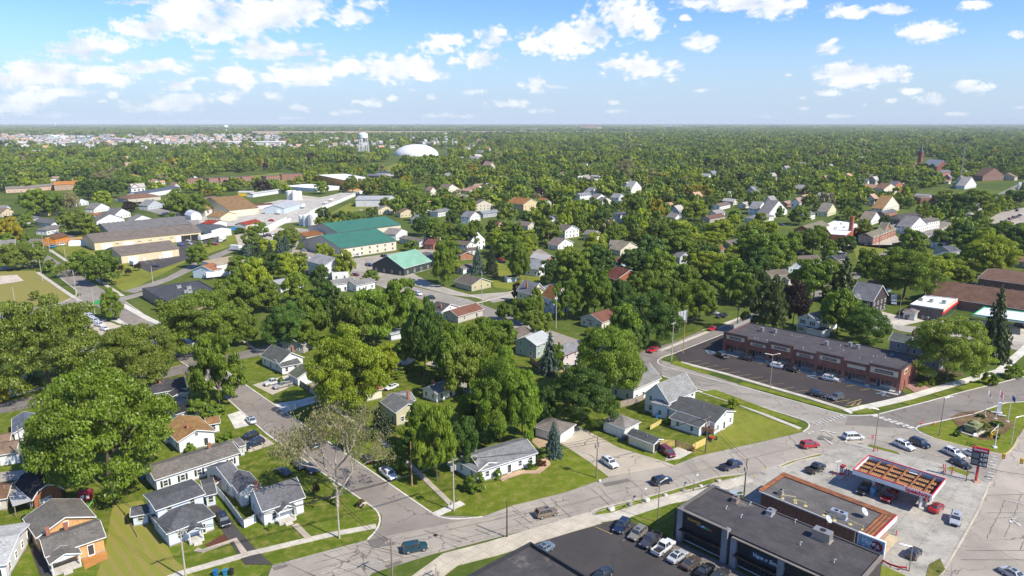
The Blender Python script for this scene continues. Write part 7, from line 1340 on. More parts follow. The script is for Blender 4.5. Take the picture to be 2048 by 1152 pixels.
for k,c,x,y,hx,hy in[('suv',(.05,.1,.3),361,489,369,490),('sedan',S_,380,487,388,489),('sedan',S_,376,481,383,482),('sedan',W_,401,484,405,486),('suv',(.3,.03,.02),430,488,440,489),('suv',K_,352,480,346,477),('suv',K_,311,531,320,533),('sedan',(.35,.36,.37),607,500,617,501),('sedan',W_,613,515,622,516),('suv',N_,738,530,749,532),('suv',K_,769,512,780,513),('hatch',(.16,.02,.06),711,549,722,550),('van',W_,712,511,723,511),('hatch',(.05,.3,.5),579,480,581,485),('suv',K_,735,409,745,410),('sedan',W_,722,420,730,418),('pickup',(.55,.02,.03),543,441,556,442),('sedan',(.04,.1,.15),512,477,519,479),('sedan',(.12,.04,.04),521,474,528,476),('sedan',N_,527,472,534,473),('suv',(.08,.05,.06),537,470,545,471),('van',W_,546,471,548,475),('sedan',K_,557,469,565,470),('sedan',(.6,.4,.1),525,483,530,486),('sedan',S_,541,484,549,485),('sedan',W_,572,466,580,467),('suv',(.5,.5,.5),575,473,582,474),('suv',W_,1811,463,1821,466),('suv',K_,1844,468,1854,470),('suv',W_,1865,474,1875,472),('sedan',W_,1873,480,1883,478),('suv',(.4,.5,.6),1888,468,1897,466),('suv',N_,1798,453,1805,452),('sedan',(.45,.6,.65),1921,438,1930,434),('sedan',W_,1946,437,1955,440),('sedan',K_,1952,437,1960,440),('sedan',(.5,.5,.52),1973,464,1981,466),('sedan',W_,2000,447,2008,449),('suv',(.2,.2,.25),2007,444,2015,446),('sedan',S_,2014,441,2022,443),('suv',(.4,.03,.05),2020,438,2028,440),('suv',(.1,.02,.03),2028,435,2036,437),('sedan',(.2,.1,.1),2035,433,2043,435),('sedan',K_,2040,430,2048,432),('suv',(.1,.5,.7),2028,404,2037,402),('sedan',W_,2018,408,2027,405),('sedan',(.4,.45,.5),2013,418,2021,415),('suv',N_,2032,417,2040,414),('suv',K_,2034,421,2042,418),('suv',W_,1931,574,1940,576),('suv',S_,1942,570,1951,572),('sedan',(.3,.35,.4),1950,568,1959,570),('sedan',W_,1925,571,1934,573),('suv',K_,1251,517,1258,519),('suv',S_,1110,493,1102,491),('pickup',(.45,.02,.03),1000,519,1008,520),('sedan',N_,1004,523,1013,524),('suv',(.4,.02,.02),1071,427,1062,428),('suv',K_,1057,426,1048,425),('sedan',W_,1218,410,1228,411),('suv',S_,1424,495,1434,496),('sedan',(.05,.1,.2),1563,449,1572,450),('pickup',(.04,.25,.45),105,493,118,491),('suv',W_,124,489,132,488),('van',W_,331,428,339,427),('sedan',W_,235,402,243,403),('sedan',W_,244,402,252,403),('suv',W_,252,404,260,405),('suv',W_,258,405,266,406),('suv',K_,2043,652,2058,655),('sedan',(.15,.15,.2),1965,572,1975,575),('suv',S_,1700,583,1688,586),('sedan',W_,1600,505,1609,506)]:
 car(k,c,x,y,hx,hy,far=G(x,y).length>330)
def boxtruck(x,y,hx,hy,lab,c=W_,L_=6.5,cab=True,name='box_truck',z0=1.0,hh=2.6):
 q=G(x,y);d=G(hx,hy)-q;a=math.atan2(d.y,d.x);t=thing(name,q,lab,'truck' if cab else 'trailer',rz=0);rot=Matrix.Rotation(a,3,'Z');T=lambda X,Y,Z_:q+rot@Vector((X,Y,Z_+.1))
 def bx(n,x0,x1,w,z0_,z1,m,cc,s=0):mb=MB();mb.hexa([T(x0,-w,z0_),T(x1,-w,z0_),T(x1,w,z0_),T(x0,w,z0_),T(x0,-w,z1),T(x1-s,-w,z1),T(x1-s,w,z1),T(x0,w,z1)]);mb.build(n,m,t,cc)
 bx('cargo_box',-L_/2,L_/2,1.2,z0,z0+hh,'siding',c);bx('chassis',-L_/2,L_/2+(1.8 if cab else.8),.5,.6,z0-.01,'rubber',(1,1,1))
 if cab:bx('cab',L_/2+.1,L_/2+2.2,1.05,.5,2.3,'car_paint',c,.5);bx('windshield',L_/2+1.0,L_/2+1.98,1.0,1.5,2.32,'glass',c,.35)
 for xx in([-L_/2+1.1]+([L_/2+1.3]if cab else[-L_/2+2.2])):
  for s in(-1,1):mb=MB();mb.tube(T(xx,s*.95,.45),T(xx,s*1.15,.45),.45,n=14);mb.build('wheel','rubber',t)
boxtruck(1786,606,1789,617,'white box delivery truck beside the white roofed store',(.5,.5,.5),5);boxtruck(413,480,440,474,'white box trailer truck beside the long storage building',W_,13);boxtruck(446,482,436,488,'white motorhome truck parked across the storage lot',W_,8)
boxtruck(472,502,484,503,'white box truck behind the tan roofed industrial building',W_,7);boxtruck(442,556,470,553,'long white trailer with green lettering behind the trees',W_,14,False,'semi_trailer');boxtruck(505,427,515,428,'grey trailer by the orange brown works',(.5,.52,.56),12,False,'semi_trailer');boxtruck(560,428,575,424,'white trailer in front of the blue metal workshop',W_,10,False,'semi_trailer');boxtruck(606,416,614,412,'white trailer beside the blue metal workshop',W_,9,False,'semi_trailer')
boxtruck(662,402,674,397,'white boat shaped trailer among the parked trailers',W_,9,False,'trailer',.9,1.2);boxtruck(650,408,662,404,'long pale trailer by the tall white fence',(.6,.6,.6),9,False,'trailer',.9,1.1);boxtruck(268,532,275,534,'small white trailer by the short storage building',(.6,.62,.66),5,False,'trailer',.8,2.0)
boxtruck(158,512,164,511,'white trailer on the lawn by the two poles',W_,4,False,'trailer',.8,1.6)
def silo(x,y,ytop,r,lab,c=(.72,.70,.66)):
 q=G(x,y);z=hgt(q,ytop);m=MB();m.lathe(q,[(r,0),(r,z*.93),(r*.7,z),(.1,z*1.02)],20);t=thing('storage_tank',q,lab,'storage tank');m.build('shell','sheet_metal',t,c)
 m=MB();
 for k in range(8):m.tube(q+Vector((r+.12,-.2,z*k/9+.3)),q+Vector((r+.12,.2,z*k/9+.3)),.04,n=5)
 for s in(-.2,.2):m.tube(q+Vector((r+.12,s,0)),q+Vector((r+.12,s,z)),.04,n=5)
 m.build('ladder','metal',t,(.5,.5,.5))
silo(604,450,430,2.2,'leftmost white storage tank left of the green halls',(.66,.68,.70));silo(612,452,429,2.4,'second white storage tank from the left',(.66,.68,.70));silo(618,447,426,2.0,'slim white storage tank between two thick ones');silo(627,453,427,3.6,'widest white storage tank with rust streaks');silo(580,399,381,3.2,'left of three far white tanks');silo(589,400,381,2.6,'middle of three far white tanks');silo(598,399,382,3.4,'right of three far white tanks')
# ------ far landmarks
def water_tower():
 b=G(728,311);z1=hgt(b,276);z2=hgt(b,265);Z=Vector((0,0,1));s=b.y/F;R1=9.2*s/1.0;t=thing('water_tower',b,'white water tower with cylindrical tank on many legs','water tower');LAND.append(('white water tower',728,280))
 m=MB();m.lathe(b,[(R1*.25,z1-.5),(R1*.98,z1),(R1,z1+.5),(R1,z2-4.5),(R1*.95,z2-3),(R1*.75,z2-1.2),(R1*.4,z2-.2),(.3,z2)],28);m.build('water_tank','paint',t,(.66,.70,.72),smooth=False)
 for i in range(8):
  a=i*math.pi/4;d=Vector((math.cos(a),math.sin(a),0));m=MB();m.tube(b+d*R1*1.15,b+d*R1*.93+Z*z1,.75,.6,8);m.build('leg','paint',t,(.62,.62,.66))
 m=MB();m.tube(b,b+Z*z1,1.1,n=10);m.build('riser_pipe','paint',t,(.60,.6,.64));m=MB()
 for zz in(.33,.66):
  for i in range(8):
   a,c=i*math.pi/4,(i+1)*math.pi/4;rr=R1*(1.15-.22*zz);m.tube(b+Vector((math.cos(a)*rr,math.sin(a)*rr,z1*zz)),b+Vector((math.cos(c)*rr,math.sin(c)*rr,z1*zz)),.25,n=5)
   m.tube(b+Vector((math.cos(a)*rr,math.sin(a)*rr,z1*zz)),b+Vector((math.cos(c)*(rr+R1*.07),math.sin(c)*(rr+R1*.07),z1*(zz-.33))),.18,n=5)
 m.build('bracing','paint',t,(.55,.45,.45))
water_tower()
def ball_tower(x,ybase,ytop,yneck,w,lab):
 b=G(x,ybase);z2=hgt(b,ytop);z1=hgt(b,yneck);r=w/2*b.y/F;t=thing('water_tower',b,lab,'water tower');m=MB();m.lathe(b,[(r*.45,0),(r*.22,z1*.3),(r*.2,z1)],16);m.build('pillar','paint',t,(.7,.7,.7));m=MB();zc=z1;m.lathe(b,[(r*.2,zc)]+[(r*math.cos(a),zc+(z2-zc)*(.5+.5*math.sin(a)))for a in[R(q)for q in range(-70,90,16)]]+[(.1,z2)],24);m.build('water_tank','paint',t,(.72,.73,.74))
ball_tower(453,267,250,257,9,'distant white mushroom shaped water tower near the horizon');ball_tower(111,255,246.3,249,5,'tiny white water tower on the left horizon')
def dome():
 a,b=G(791,314),G(876,308);c=G(833,311);rx=43*c.length/F;z=hgt(c,290);t=[];m=MB();secs=[]
 n=18
 for j in range(n+1):
  ph=math.pi/2*j/n;secs.append([c+Vector((rx*math.cos(ph)*math.cos(q),48*math.cos(ph)*math.sin(q),z*1.08*math.sin(ph)))for q in[2*math.pi*i/40 for i in range(40)]])
 vs=[p for r_ in secs for p in r_];fs=[(j*40+i,j*40+(i+1)%40,(j+1)*40+(i+1)%40,(j+1)*40+i)for j in range(n)for i in range(40)];m.add(vs,fs)
 t=thing('air_dome',c,'huge white inflated sports dome in the distance','dome');LAND.append(('white dome',833,305));m.build('membrane','paint',t,(.62,.63,.65),smooth=True)
 BLOCK.append([(c.x+rx*1.05*math.cos(q),c.y+60*math.sin(q))for q in[2*math.pi*i/12 for i in range(12)]])
dome()
def mast(x,yb,yt,lab,w=1.0,dishes=True,c=(.55,.55,.55)):
 b=G(x,yb);z=hgt(b,yt);t=thing('radio_mast',b,lab,'radio mast');m=MB();Z=Vector((0,0,1))
 for i in range(3):
  a=i*2.094;d=Vector((math.cos(a),math.sin(a),0))*w;m.tube(b+d,b+d+Z*z,.16,n=5)
  N=int(z/5)
  for k in range(N):e=Vector((math.cos(a+2.094),math.sin(a+2.094),0))*w;m.tube(b+d+Z*(z*k/N),b+e+Z*(z*(k+1)/N),.09,n=4)
 m.build('lattice','metal',t,c)
 if dishes:
  for k in(.62,.72,.8,.92):m=MB();m.box((b.x,b.y-w*1.3,z*k),(3.2*w,1.5,2.2));m.build('antenna_panel','paint',t,(.6,.62,.64))
mast(893,318,262,'tall lattice radio mast right of the white dome',1.6);mast(906,306,277,'shorter mast with round head beside the radio mast',1.0,True);mast(1919,372,293,'slender lattice mast near the church',.7,False,(.45,.45,.45));mast(2033,398,364,'pale lattice pylon at the right edge',.9,True);mast(1222,258,240,'thin distant mast behind the far hospital',1.5,False)
def church():
 A=G(1846,336);t=thing('church',A,'red brick church with tall grey spire and slate roof','church');LAND.append(('church',1840,320));BRK=(.25,.085,.06)
 v=Vol((1838,327),(1874,333),(1848,317),13,'x',pitch=.8)
 v=Vol((1844,331),(1874,333),26,9,'p',pitch=.75);m=MB();v.wall(m);m.build('nave_wall','brick',t,BRK);m=MB();v.roof(m,.4);m.build('nave_roof','shingle',t,(.42,.44,.50))
 q=G(1838,336);Z=Vector((0,0,1));s=q.y/F;w=4.2*s*1.6;zt=hgt(q,303);zs=hgt(q,281);a=.6
 m=MB();m.box((q.x,q.y,zt/2),(w,w,zt),a);m.box((q.x,q.y,zt*.72),(w*1.12,w*1.12,.8),a);m.build('tower','brick',t,BRK);m=MB();m.loft([[q+Vector((w*.56*k*math.cos(a+i*math.pi/2+.785)*1.3,w*.56*k*math.sin(a+i*math.pi/2+.785)*1.3,z))for i in range(4)]for k,z in((1.05,zt),(.55,zt+3),(.3,zt+(zs-zt)*.4),(.03,zs))]);m.build('spire','shingle',t,(.20,.22,.26))
 m=MB();m.tube(q+Z*zs,q+Z*(zs+3),.15,n=5);m.build('cross','metal',t,(.3,.3,.3))
 for i in range(2):
  d=Vector((math.cos(a-math.pi/2*(1+i)),math.sin(a-math.pi/2*(1+i)),0));m=MB();c=q+d*(w/2+.03);m.beam(c+Z*(zt*.78),c+Z*(zt*.93),w*.35,.15,up=d);m.build('belfry_louvre','paint',t,(.06,.04,.04))
 m=MB();c=G(1829,337);m.box((c.x,c.y,5),(w*1.5,w,10),a);m.build('side_chapel','brick',t,BRK)
 FOOT.append((v.P(v.L/2,v.W/2,0).xy,v.u.xy,v.v.xy,v.L/2+2,v.W/2+2))
church()
def far_block(x0,x1,yb,yt,dep,c,lab,parts=1,rc=(.5,.5,.5)):
 a,b=G(x0,yb),G(x1,yb);z=hgt(a,yt);t=thing('distant_building',(a+b)/2,lab,'building');n=parts
 for i in range(n):
  p,q=a.lerp(b,i/n),a.lerp(b,(i+.97)/n);zz=z*(1 if n==1 else(.75,1,.85,.6,.9)[i%5]);m=MB();m.hexa([Vector(k)for k in((p.x,p.y,0),(q.x,q.y,0),(q.x,q.y+dep,0),(p.x,p.y+dep,0),(p.x,p.y,zz),(q.x,q.y,zz),(q.x,q.y+dep,zz),(p.x,p.y+dep,zz))]);m.build('wall','paint',t,c)
  m=MB();m.hexa([Vector(k)for k in((p.x,p.y-1,zz+.01),(q.x,q.y-1,zz+.01),(q.x,q.y+dep,zz+.01),(p.x,p.y+dep,zz+.01),(p.x,p.y-1,zz+2),(q.x,q.y-1,zz+2),(q.x,q.y+dep,zz+2),(p.x,p.y+dep,zz+2))]);m.build('roof','paint',t,rc)
far_block(1160,1193,259,249.5,60,(.36,.26,.24),'distant brown hospital block on the horizon',3,(.4,.35,.33));far_block(1194,1203,261,254,40,(.6,.5,.36),'small tan wing of the distant hospital');far_block(1305,1365,254,251.4,80,(.62,.62,.62),'long white low building near the far horizon',3,(.75,.75,.75));far_block(1445,1490,256,254,60,(.62,.6,.55),'pale low building on the right horizon',2,(.7,.7,.7));far_block(770,800,261.5,258.6,60,(.5,.4,.38),'pinkish distant building beyond the tan field',3);far_block(1230,1250,254,251.8,60,(.6,.6,.6),'white distant building right of the hospital',2,(.7,.7,.7))
far_block(92,122,281,271.5,60,(.66,.66,.68),'white tall blocks in the far left town',5,(.7,.7,.7));far_block(45,140,312,303,40,(.55,.52,.48),'long grey works building at the far left',1,(.40,.38,.36));far_block(96,118,313,307,20,(.05,.28,.6),'bright blue shed in front of the grey works',1,(.05,.3,.6));far_block(450,560,290,284.5,90,(.6,.58,.55),'long pale warehouse in the left distance',1,(.74,.72,.70));far_block(145,180,284,279,60,(.5,.55,.6),'silver blue works in the left distance',2,(.5,.55,.6));far_block(200,260,283,278,60,(.4,.35,.4),'grey roofed row in the left distance',4,(.35,.35,.4));far_block(270,330,279,276,70,(.5,.3,.28),'row with red roofs in the left distance',4,(.5,.35,.35));far_block(322,345,278,275,50,(.5,.12,.1),'two red roofs in the left distance',2,(.55,.1,.1));far_block(546,606,286,279,60,(.40,.20,.15),'brick school block in the far town',3,(.35,.2,.18));far_block(1270,1316,300,291,50,(.5,.42,.38),'building with red and grey roofs in the far trees',5,(.33,.25,.27))
far_block(1040,1075,262,258,50,(.7,.7,.7),'white roofs on the horizon above the field',2,(.75,.75,.75))
# ------ back yard and street odds
def small_things():
 q=G(173,998);t=thing('playhouse',q,'red and white play house under the edge of the big maple','play house');m=MB();m.box((q.x,q.y,.8),(2.2,1.6,1.5),.3);m.build('wall','paint',t,(.45,.02,.03));m=MB();m.box((q.x,q.y,1.62),(2.5,1.9,.16),.3);m.build('roof','paint',t,(.30,.02,.05))
 for s in(-.5,.5):m=MB();c=q+Vector((math.cos(.3)*s+.25,math.sin(.3)*s-.8,.9));m.box(tuple(c),(.6,.08,.8),.3);m.build('window','paint',t,(.7,.7,.7))
 q=G(190,1012);t=thing('slide',q,'green and yellow garden slide by the play house','slide');m=MB();m.beam(q+Vector((0,0,1.5)),q+Vector((-.9,-1.6,.15)),.55,.08);m.build('chute','paint',t,(.12,.35,.08))
 for s in(-.25,.25):m=MB();m.beam(q+Vector((s,0,0)),q+Vector((s,0,1.6)),.06,.06);m.build('ladder_rail','paint',t,(.6,.55,.05))
 q=G(92,905);m=MB();m.lathe(q,[(1.9,0),(1.95,.6),(1.85,.62),(1.85,.5)],24);t=m.build('paddling_pool','paint',None,(.03,.45,.65));tag(t,'turquoise paddling pool between the blue grey house and the big maple','pool')
 b=G(1357,665);z=hgt(b,648);z2=hgt(b,624);t=thing('billboard',b,'back of a pale grey billboard above the side street','billboard');d=Vector((.8,.6,0));m=MB();m.tube(b,b+Vector((0,0,z)),.35,n=12);m.build('post','metal',t,(.3,.28,.26));m=MB();m.beam(b-d*4.2+Vector((0,0,(z+z2)/2)),b+d*4.2+Vector((0,0,(z+z2)/2)),.4,z2-z);m.build('panel','siding',t,(.42,.44,.46));m=MB()
 for k in range(5):c=b+d*(-3.6+1.8*k)+Vector((.25,-.3,0));m.beam(c+Vector((0,0,z)),c+Vector((0,0,z2)),.12,.12)
 m.build('frame','metal',t,(.25,.25,.25))
 q=G(1471,998);m=MB();m.loft([[q+Vector((a*w,b*.9,z))for a,b in((-1,-1),(1,-1),(1,1),(-1,1))]for w,z in((1.0,.1),(1.25,1.4))]);t=thing('dumpster',q,'dark teal steel dumpster behind the dark shop building','dumpster');m.build('body','paint',t,(.03,.06,.07));m=MB();m.box((q.x,q.y,1.46),(2.6,1.9,.1));m.build('lid','paint',t,(.3,.36,.40))
 q=G(1813,638);m=MB();m.box((q.x,q.y,.9),(2.6,2.0,1.6),.6);m.box((q.x,q.y,1.75),(2.7,2.1,.1),.6);tag(m.build('dumpster','wood',None,(.18,.13,.1)),'brown dumpster enclosure beside the white roofed store','dumpster')
 for x,y,l in((1063,915,'left white porch post planter of the grey ranch'),(1200,965,'small white yard sign at the foot of the gravel driveway pole')):
  q=G(x,y);m=MB();m.box((q.x,q.y,.45),(.4,.1,.6),.4);m.box((q.x,q.y,.1),(.06,.06,.3));tag(m.build('yard_sign','paint',None,(.7,.7,.7)),l,'sign')
 for x,y,l in((458,985,'garden table with dark chairs behind the cottage'),(1424,880,'red garden seat on the lawn under the deck')):
  q=G(x,y);t=thing('garden_table',q,l,'garden table');m=MB();m.tube(q+Vector((0,0,.7)),q+Vector((0,0,.75)),.7,n=14);m.build('table_top','paint',t,(.16,.2,.24)if x<1000 else(.4,.03,.02));m=MB();m.tube(q,q+Vector((0,0,.7)),.06,n=6);m.build('leg','metal',t,(.2,.2,.2))
  for k in range(3):
   c=q+Vector((math.cos(k*2.1)*1.1,math.sin(k*2.1)*1.1,0));m=MB();m.box((c.x,c.y,.42),(.5,.5,.06),k);m.box((c.x,c.y+.22,.7),(.5,.05,.5),k);m.box((c.x,c.y,.2),(.4,.4,.4),k);tag(m.build('garden_chair','paint',None,(.05,.06,.07)),'@dark garden chair by the garden table','chair','garden chairs')
small_things()
# ------ trees
rng=np.random.default_rng(11)
def quads(cent,nrm,size,rg,aspect=1.0):
 n=len(cent);a=rg.normal(size=(n,3));t=np.cross(nrm,a);t/=np.linalg.norm(t,axis=1,keepdims=True)+1e-9;b=np.cross(nrm,t)
 s=size[:,None];t=t*s;b=b*s*aspect;bend=nrm*s*.35
 return np.stack([cent-t-b-bend,cent+t-b*.6,cent+t*.7+b-bend,cent-t*.8+b*.8],axis=1)
def leafmesh(name,Q,m='leaf',tint=None,extra=None):
 n=len(Q);me=bpy.data.meshes.new(name);V_=Q.reshape(-1,3).astype(np.float32)
 me.vertices.add(len(V_));me.vertices.foreach_set('co',V_.ravel());me.loops.add(n*4);me.loops.foreach_set('vertex_index',np.arange(n*4,dtype=np.int32));me.polygons.add(n);me.polygons.foreach_set('loop_start',np.arange(0,n*4,4,dtype=np.int32));me.polygons.foreach_set('loop_total',np.full(n,4,dtype=np.int32))
 me.update(calc_edges=True)
 if tint is not None:
  at=me.attributes.new('tint','FLOAT_COLOR','POINT');c=np.ones((n*4,4),dtype=np.float32);c[:,:3]=np.repeat(tint,4,axis=0);at.data.foreach_set('color',c.ravel())
 me.materials.append(MATS[m]);return me
def crown_pts(seed,nl,nper,leaf,lo=.16,fill=.12,flat=1.0,rough=1.0,bias=.8,cl=(.15,.30)):
 rg=np.random.default_rng(seed);C=[];i=0
 ph=rg.uniform(0,6.28,4)
 while len(C)<nl:
  d=rg.normal(size=3);d/=np.linalg.norm(d);i+=1
  if d[2]<-.8:continue
  az=math.atan2(d[1],d[0]);k=1+rough*(.13*math.sin(2*az+ph[0])+.10*math.sin(3*az+ph[1]+d[2]*2)+.07*math.sin(5*az+ph[2]))
  k*=1+.12*(d[2]<0)
  r=(rg.uniform(.62,.86)if len(C)>nl*fill else rg.uniform(.2,.5))*k
  C.append((d[0]*r,d[1]*r,(lo+1)/2+d[2]*r*(1-lo)/2*flat*1.05,rg.uniform(*cl)))
 C=np.array(C);P_,N_2,S2=[],[],[]
 for cx,cy,cz,cr in C:
  n=int(nper*(cr/.22)**2);d=rg.normal(size=(n,3));d/=np.linalg.norm(d,axis=1,keepdims=True)
  keep=d[:,2]>rg.uniform(-1.0,.1,n)-.15;d=d[keep];n=len(d)
  rr=cr*rg.uniform(.62,1.12,n)**.8
  p=np.array([cx,cy,cz])+d*rr[:,None]*np.array([1,1,.36])
  q=d*bias+rg.normal(size=(n,3))*.5+np.array([0,0,.35]);q/=np.linalg.norm(q,axis=1,keepdims=True)
  P_.append(p);N_2 .append(q);S2 .append(leaf*rg.uniform(.6,1.35,n))
 P_=np.concatenate(P_);N_2=np.concatenate(N_2);S2=np.concatenate(S2)
 m=P_[:,2]>lo*.5;P_,N_2,S2=P_[m],N_2[m],S2[m]
 P_[:,:2]/=np.percentile(np.hypot(P_[:,0],P_[:,1]),96);P_[:,2]=P_[:,2]/np.percentile(P_[:,2],99.5)
 return quads(P_,N_2,S2,rg)
def trunk_mesh(seed,lo=.2,r=.035,H=1.0,limbs=7,reach=.62):
 rr=random.Random(seed);m=MB();z=lo+.12;tip=Vector((rr.uniform(-.05,.05),rr.uniform(-.05,.05),z))
 m.tube((0,0,-.02),(0,0,.03),r*1.5,r,9);m.tube((0,0,.03),tip,r,r*.8,9)
 for i in range(limbs):
  a=6.283*i/limbs+rr.uniform(-.4,.4);k=rr.uniform(.35,reach);zt=rr.uniform(.45,.85);mid=tip.lerp(Vector((math.cos(a)*k,math.sin(a)*k,zt)),.5)+Vector((0,0,-.03));end=Vector((math.cos(a)*k,math.sin(a)*k,zt))
  m.tube(tip,mid,r*.5,r*.35,6);m.tube(mid,end,r*.35,r*.1,5)
  for j in range(2):b=a+rr.uniform(-.9,.9);m.tube(mid,mid+Vector((math.cos(b)*.25,math.sin(b)*.25,rr.uniform(.08,.25))),r*.22,r*.06,4)
 return m.mesh('trunk')
def conifer_pts(seed,tiers=26,per=15,leaf=.05,droop=.10,dense=1.0):
 rg=np.random.default_rng(seed);P_,N_2,S2=[],[],[]
 for t in range(tiers):
  z=.06+.93*t/tiers;R_=(1-z)**.85*(1+.12*rg.normal())+.02
  nb=max(5,int(per*(.4+.6*(1-z))))
  for b in range(nb):
   a=6.283*(b+rg.uniform(-.35,.35))/nb+t*.7;L_=R_*rg.uniform(.72,1.08);n=max(4,int(14*L_*dense)+3)
   s=np.linspace(.12,1,n);x=np.cos(a)*L_*s;y=np.sin(a)*L_*s;zz=z+.02-droop*L_*s**1.5+.03*s**6
   for k in(-1,0,1):
    off=k*.07*L_*(1-s*.7);P_.append(np.stack([x-np.sin(a)*off+rg.normal(size=n)*.012,y+np.cos(a)*off+rg.normal(size=n)*.012,zz-abs(k)*.012+rg.normal(size=n)*.006],1))
    q=np.stack([np.cos(a)*.35+rg.normal(size=n)*.4,np.sin(a)*.35+rg.normal(size=n)*.4,np.full(n,.8)],1);N_2 .append(q/np.linalg.norm(q,axis=1,keepdims=True));S2 .append(leaf*rg.uniform(.7,1.3,n)*(.55+.6*(1-z)))
 return quads(np.concatenate(P_),np.concatenate(N_2),np.concatenate(S2),rg,.6)
PROTO={}
def protos():
 for i in range(4):PROTO['big%d'%i]=(leafmesh('crown',crown_pts(20+i,170,820,.0108,.1,cl=(.09,.2))),trunk_mesh(20+i,.18))
 for i in range(8):PROTO['mid%d'%i]=(leafmesh('crown',crown_pts(40+i,85,330,.023,.06,cl=(.12,.24))),trunk_mesh(40+i,.2))
 for i in range(3):PROTO['tall%d'%i]=(leafmesh('crown',crown_pts(60+i,100,330,.022,.03,cl=(.11,.22))),trunk_mesh(60+i,.12))
 for i in range(2):PROTO['thin%d'%i]=(leafmesh('crown',crown_pts(70+i,60,75,.026,.2,.3)),trunk_mesh(70+i,.2,.03,limbs=10,reach=.75))
 for i in range(3):PROTO['bush%d'%i]=(leafmesh('foliage',crown_pts(80+i,26,110,.06,.0,.1,rough=.4)),None)
 for i in range(2):PROTO['pine%d'%i]=(leafmesh('crown',conifer_pts(90+i,26,15,.05)),trunk_mesh(90,.9,.03,limbs=0))
 for i in range(2):PROTO['lacy%d'%i]=(leafmesh('crown',conifer_pts(95+i,17,11,.06,.22,.8)),trunk_mesh(95,.9,.03,limbs=0))
 PROTO['col0']=(leafmesh('foliage',crown_pts(99,40,90,.05,.0,.2,rough=.2)),None)
 for nm,leafn,seed in(('syc0',1,5),('dead0',0,6)):
  rr=random.Random(seed);m=MB();tips=[]
  def grow(p,d,L_,r,lv):
   q=p+d*L_;mid=p+d*L_*.5+Vector((rr.uniform(-1,1),rr.uniform(-1,1),rr.uniform(-.5,.5)))*L_*.08
   m.tube(p,mid,r,r*.8,6 if lv<2 else 4,cap=False);m.tube(mid,q,r*.8,r*.6,6 if lv<2 else 4,cap=False);tips.append((q,lv));tips.append((mid,lv))
   if lv>=5:return
   for i in range(3 if lv<3 else 2):
    a=rr.uniform(0,6.283);sp=rr.uniform(.45,.85);o=d.orthogonal().normalized();o=(o*math.cos(a)+d.cross(o)*math.sin(a));nd=(d*math.cos(sp)+o*math.sin(sp)+Vector((0,0,.12))).normalized()
    if nd.z<-.15:nd.z=abs(nd.z);nd.normalize()
    grow(q,nd,L_*rr.uniform(.62,.84),r*.58,lv+1)
  m.tube((0,0,-.02),(0,0,.1),.026,.02,9);
  for i in range(4 if leafn else 3):grow(Vector((0,0,.10+.10*i)),Vector((math.cos(i*1.7)*.8,math.sin(i*1.7)*.8,.75 if leafn else 1.6)).normalized(),.30 if leafn else.24,.013,1)
  grow(Vector((0,0,.08)),Vector((.05,.02,1)).normalized(),.30,.019,1)
  T_=np.array([list(t[0])for t in tips if t[1]>=3]);rg=np.random.default_rng(seed)
  sc_=1/max(.01,np.percentile(np.linalg.norm(T_[:,:2],axis=1),97));sz=1/T_[:,2].max()
  for v in m.v:v.x*=sc_;v.y*=sc_;v.z*=sz
  T_=T_*np.array([sc_,sc_,sz])
  me=m.mesh('trunk')
  if leafn:
   k=rg.integers(0,len(T_),7500);P_=T_[k]+rg.normal(size=(7500,3))*np.array([.04,.04,.03]);q=rg.normal(size=(7500,3))+np.array([0,0,.4]);q/=np.linalg.norm(q,axis=1,keepdims=True);lm=leafmesh('crown',quads(P_,q,.0085*rg.uniform(.6,1.4,7500),rg))
  else:
   lm=None
  PROTO[nm]=(lm,me)
protos()
for k,(a,b)in PROTO.items():
 if b:b.materials.append(MATS['bark'])
TREES=[];rt=random.Random(3)
MIDG=(.160,.240,.020);BRT=(.265,.33,.018);DRK=(.075,.145,.020);OLV=(.18,.235,.028);YEL2=(.34,.29,.012);PUR=(.035,.018,.022);BLUE=(.12,.18,.16);SPR=(.06,.09,.04);BRN=(.27,.25,.12);PIN=(.07,.10,.025)
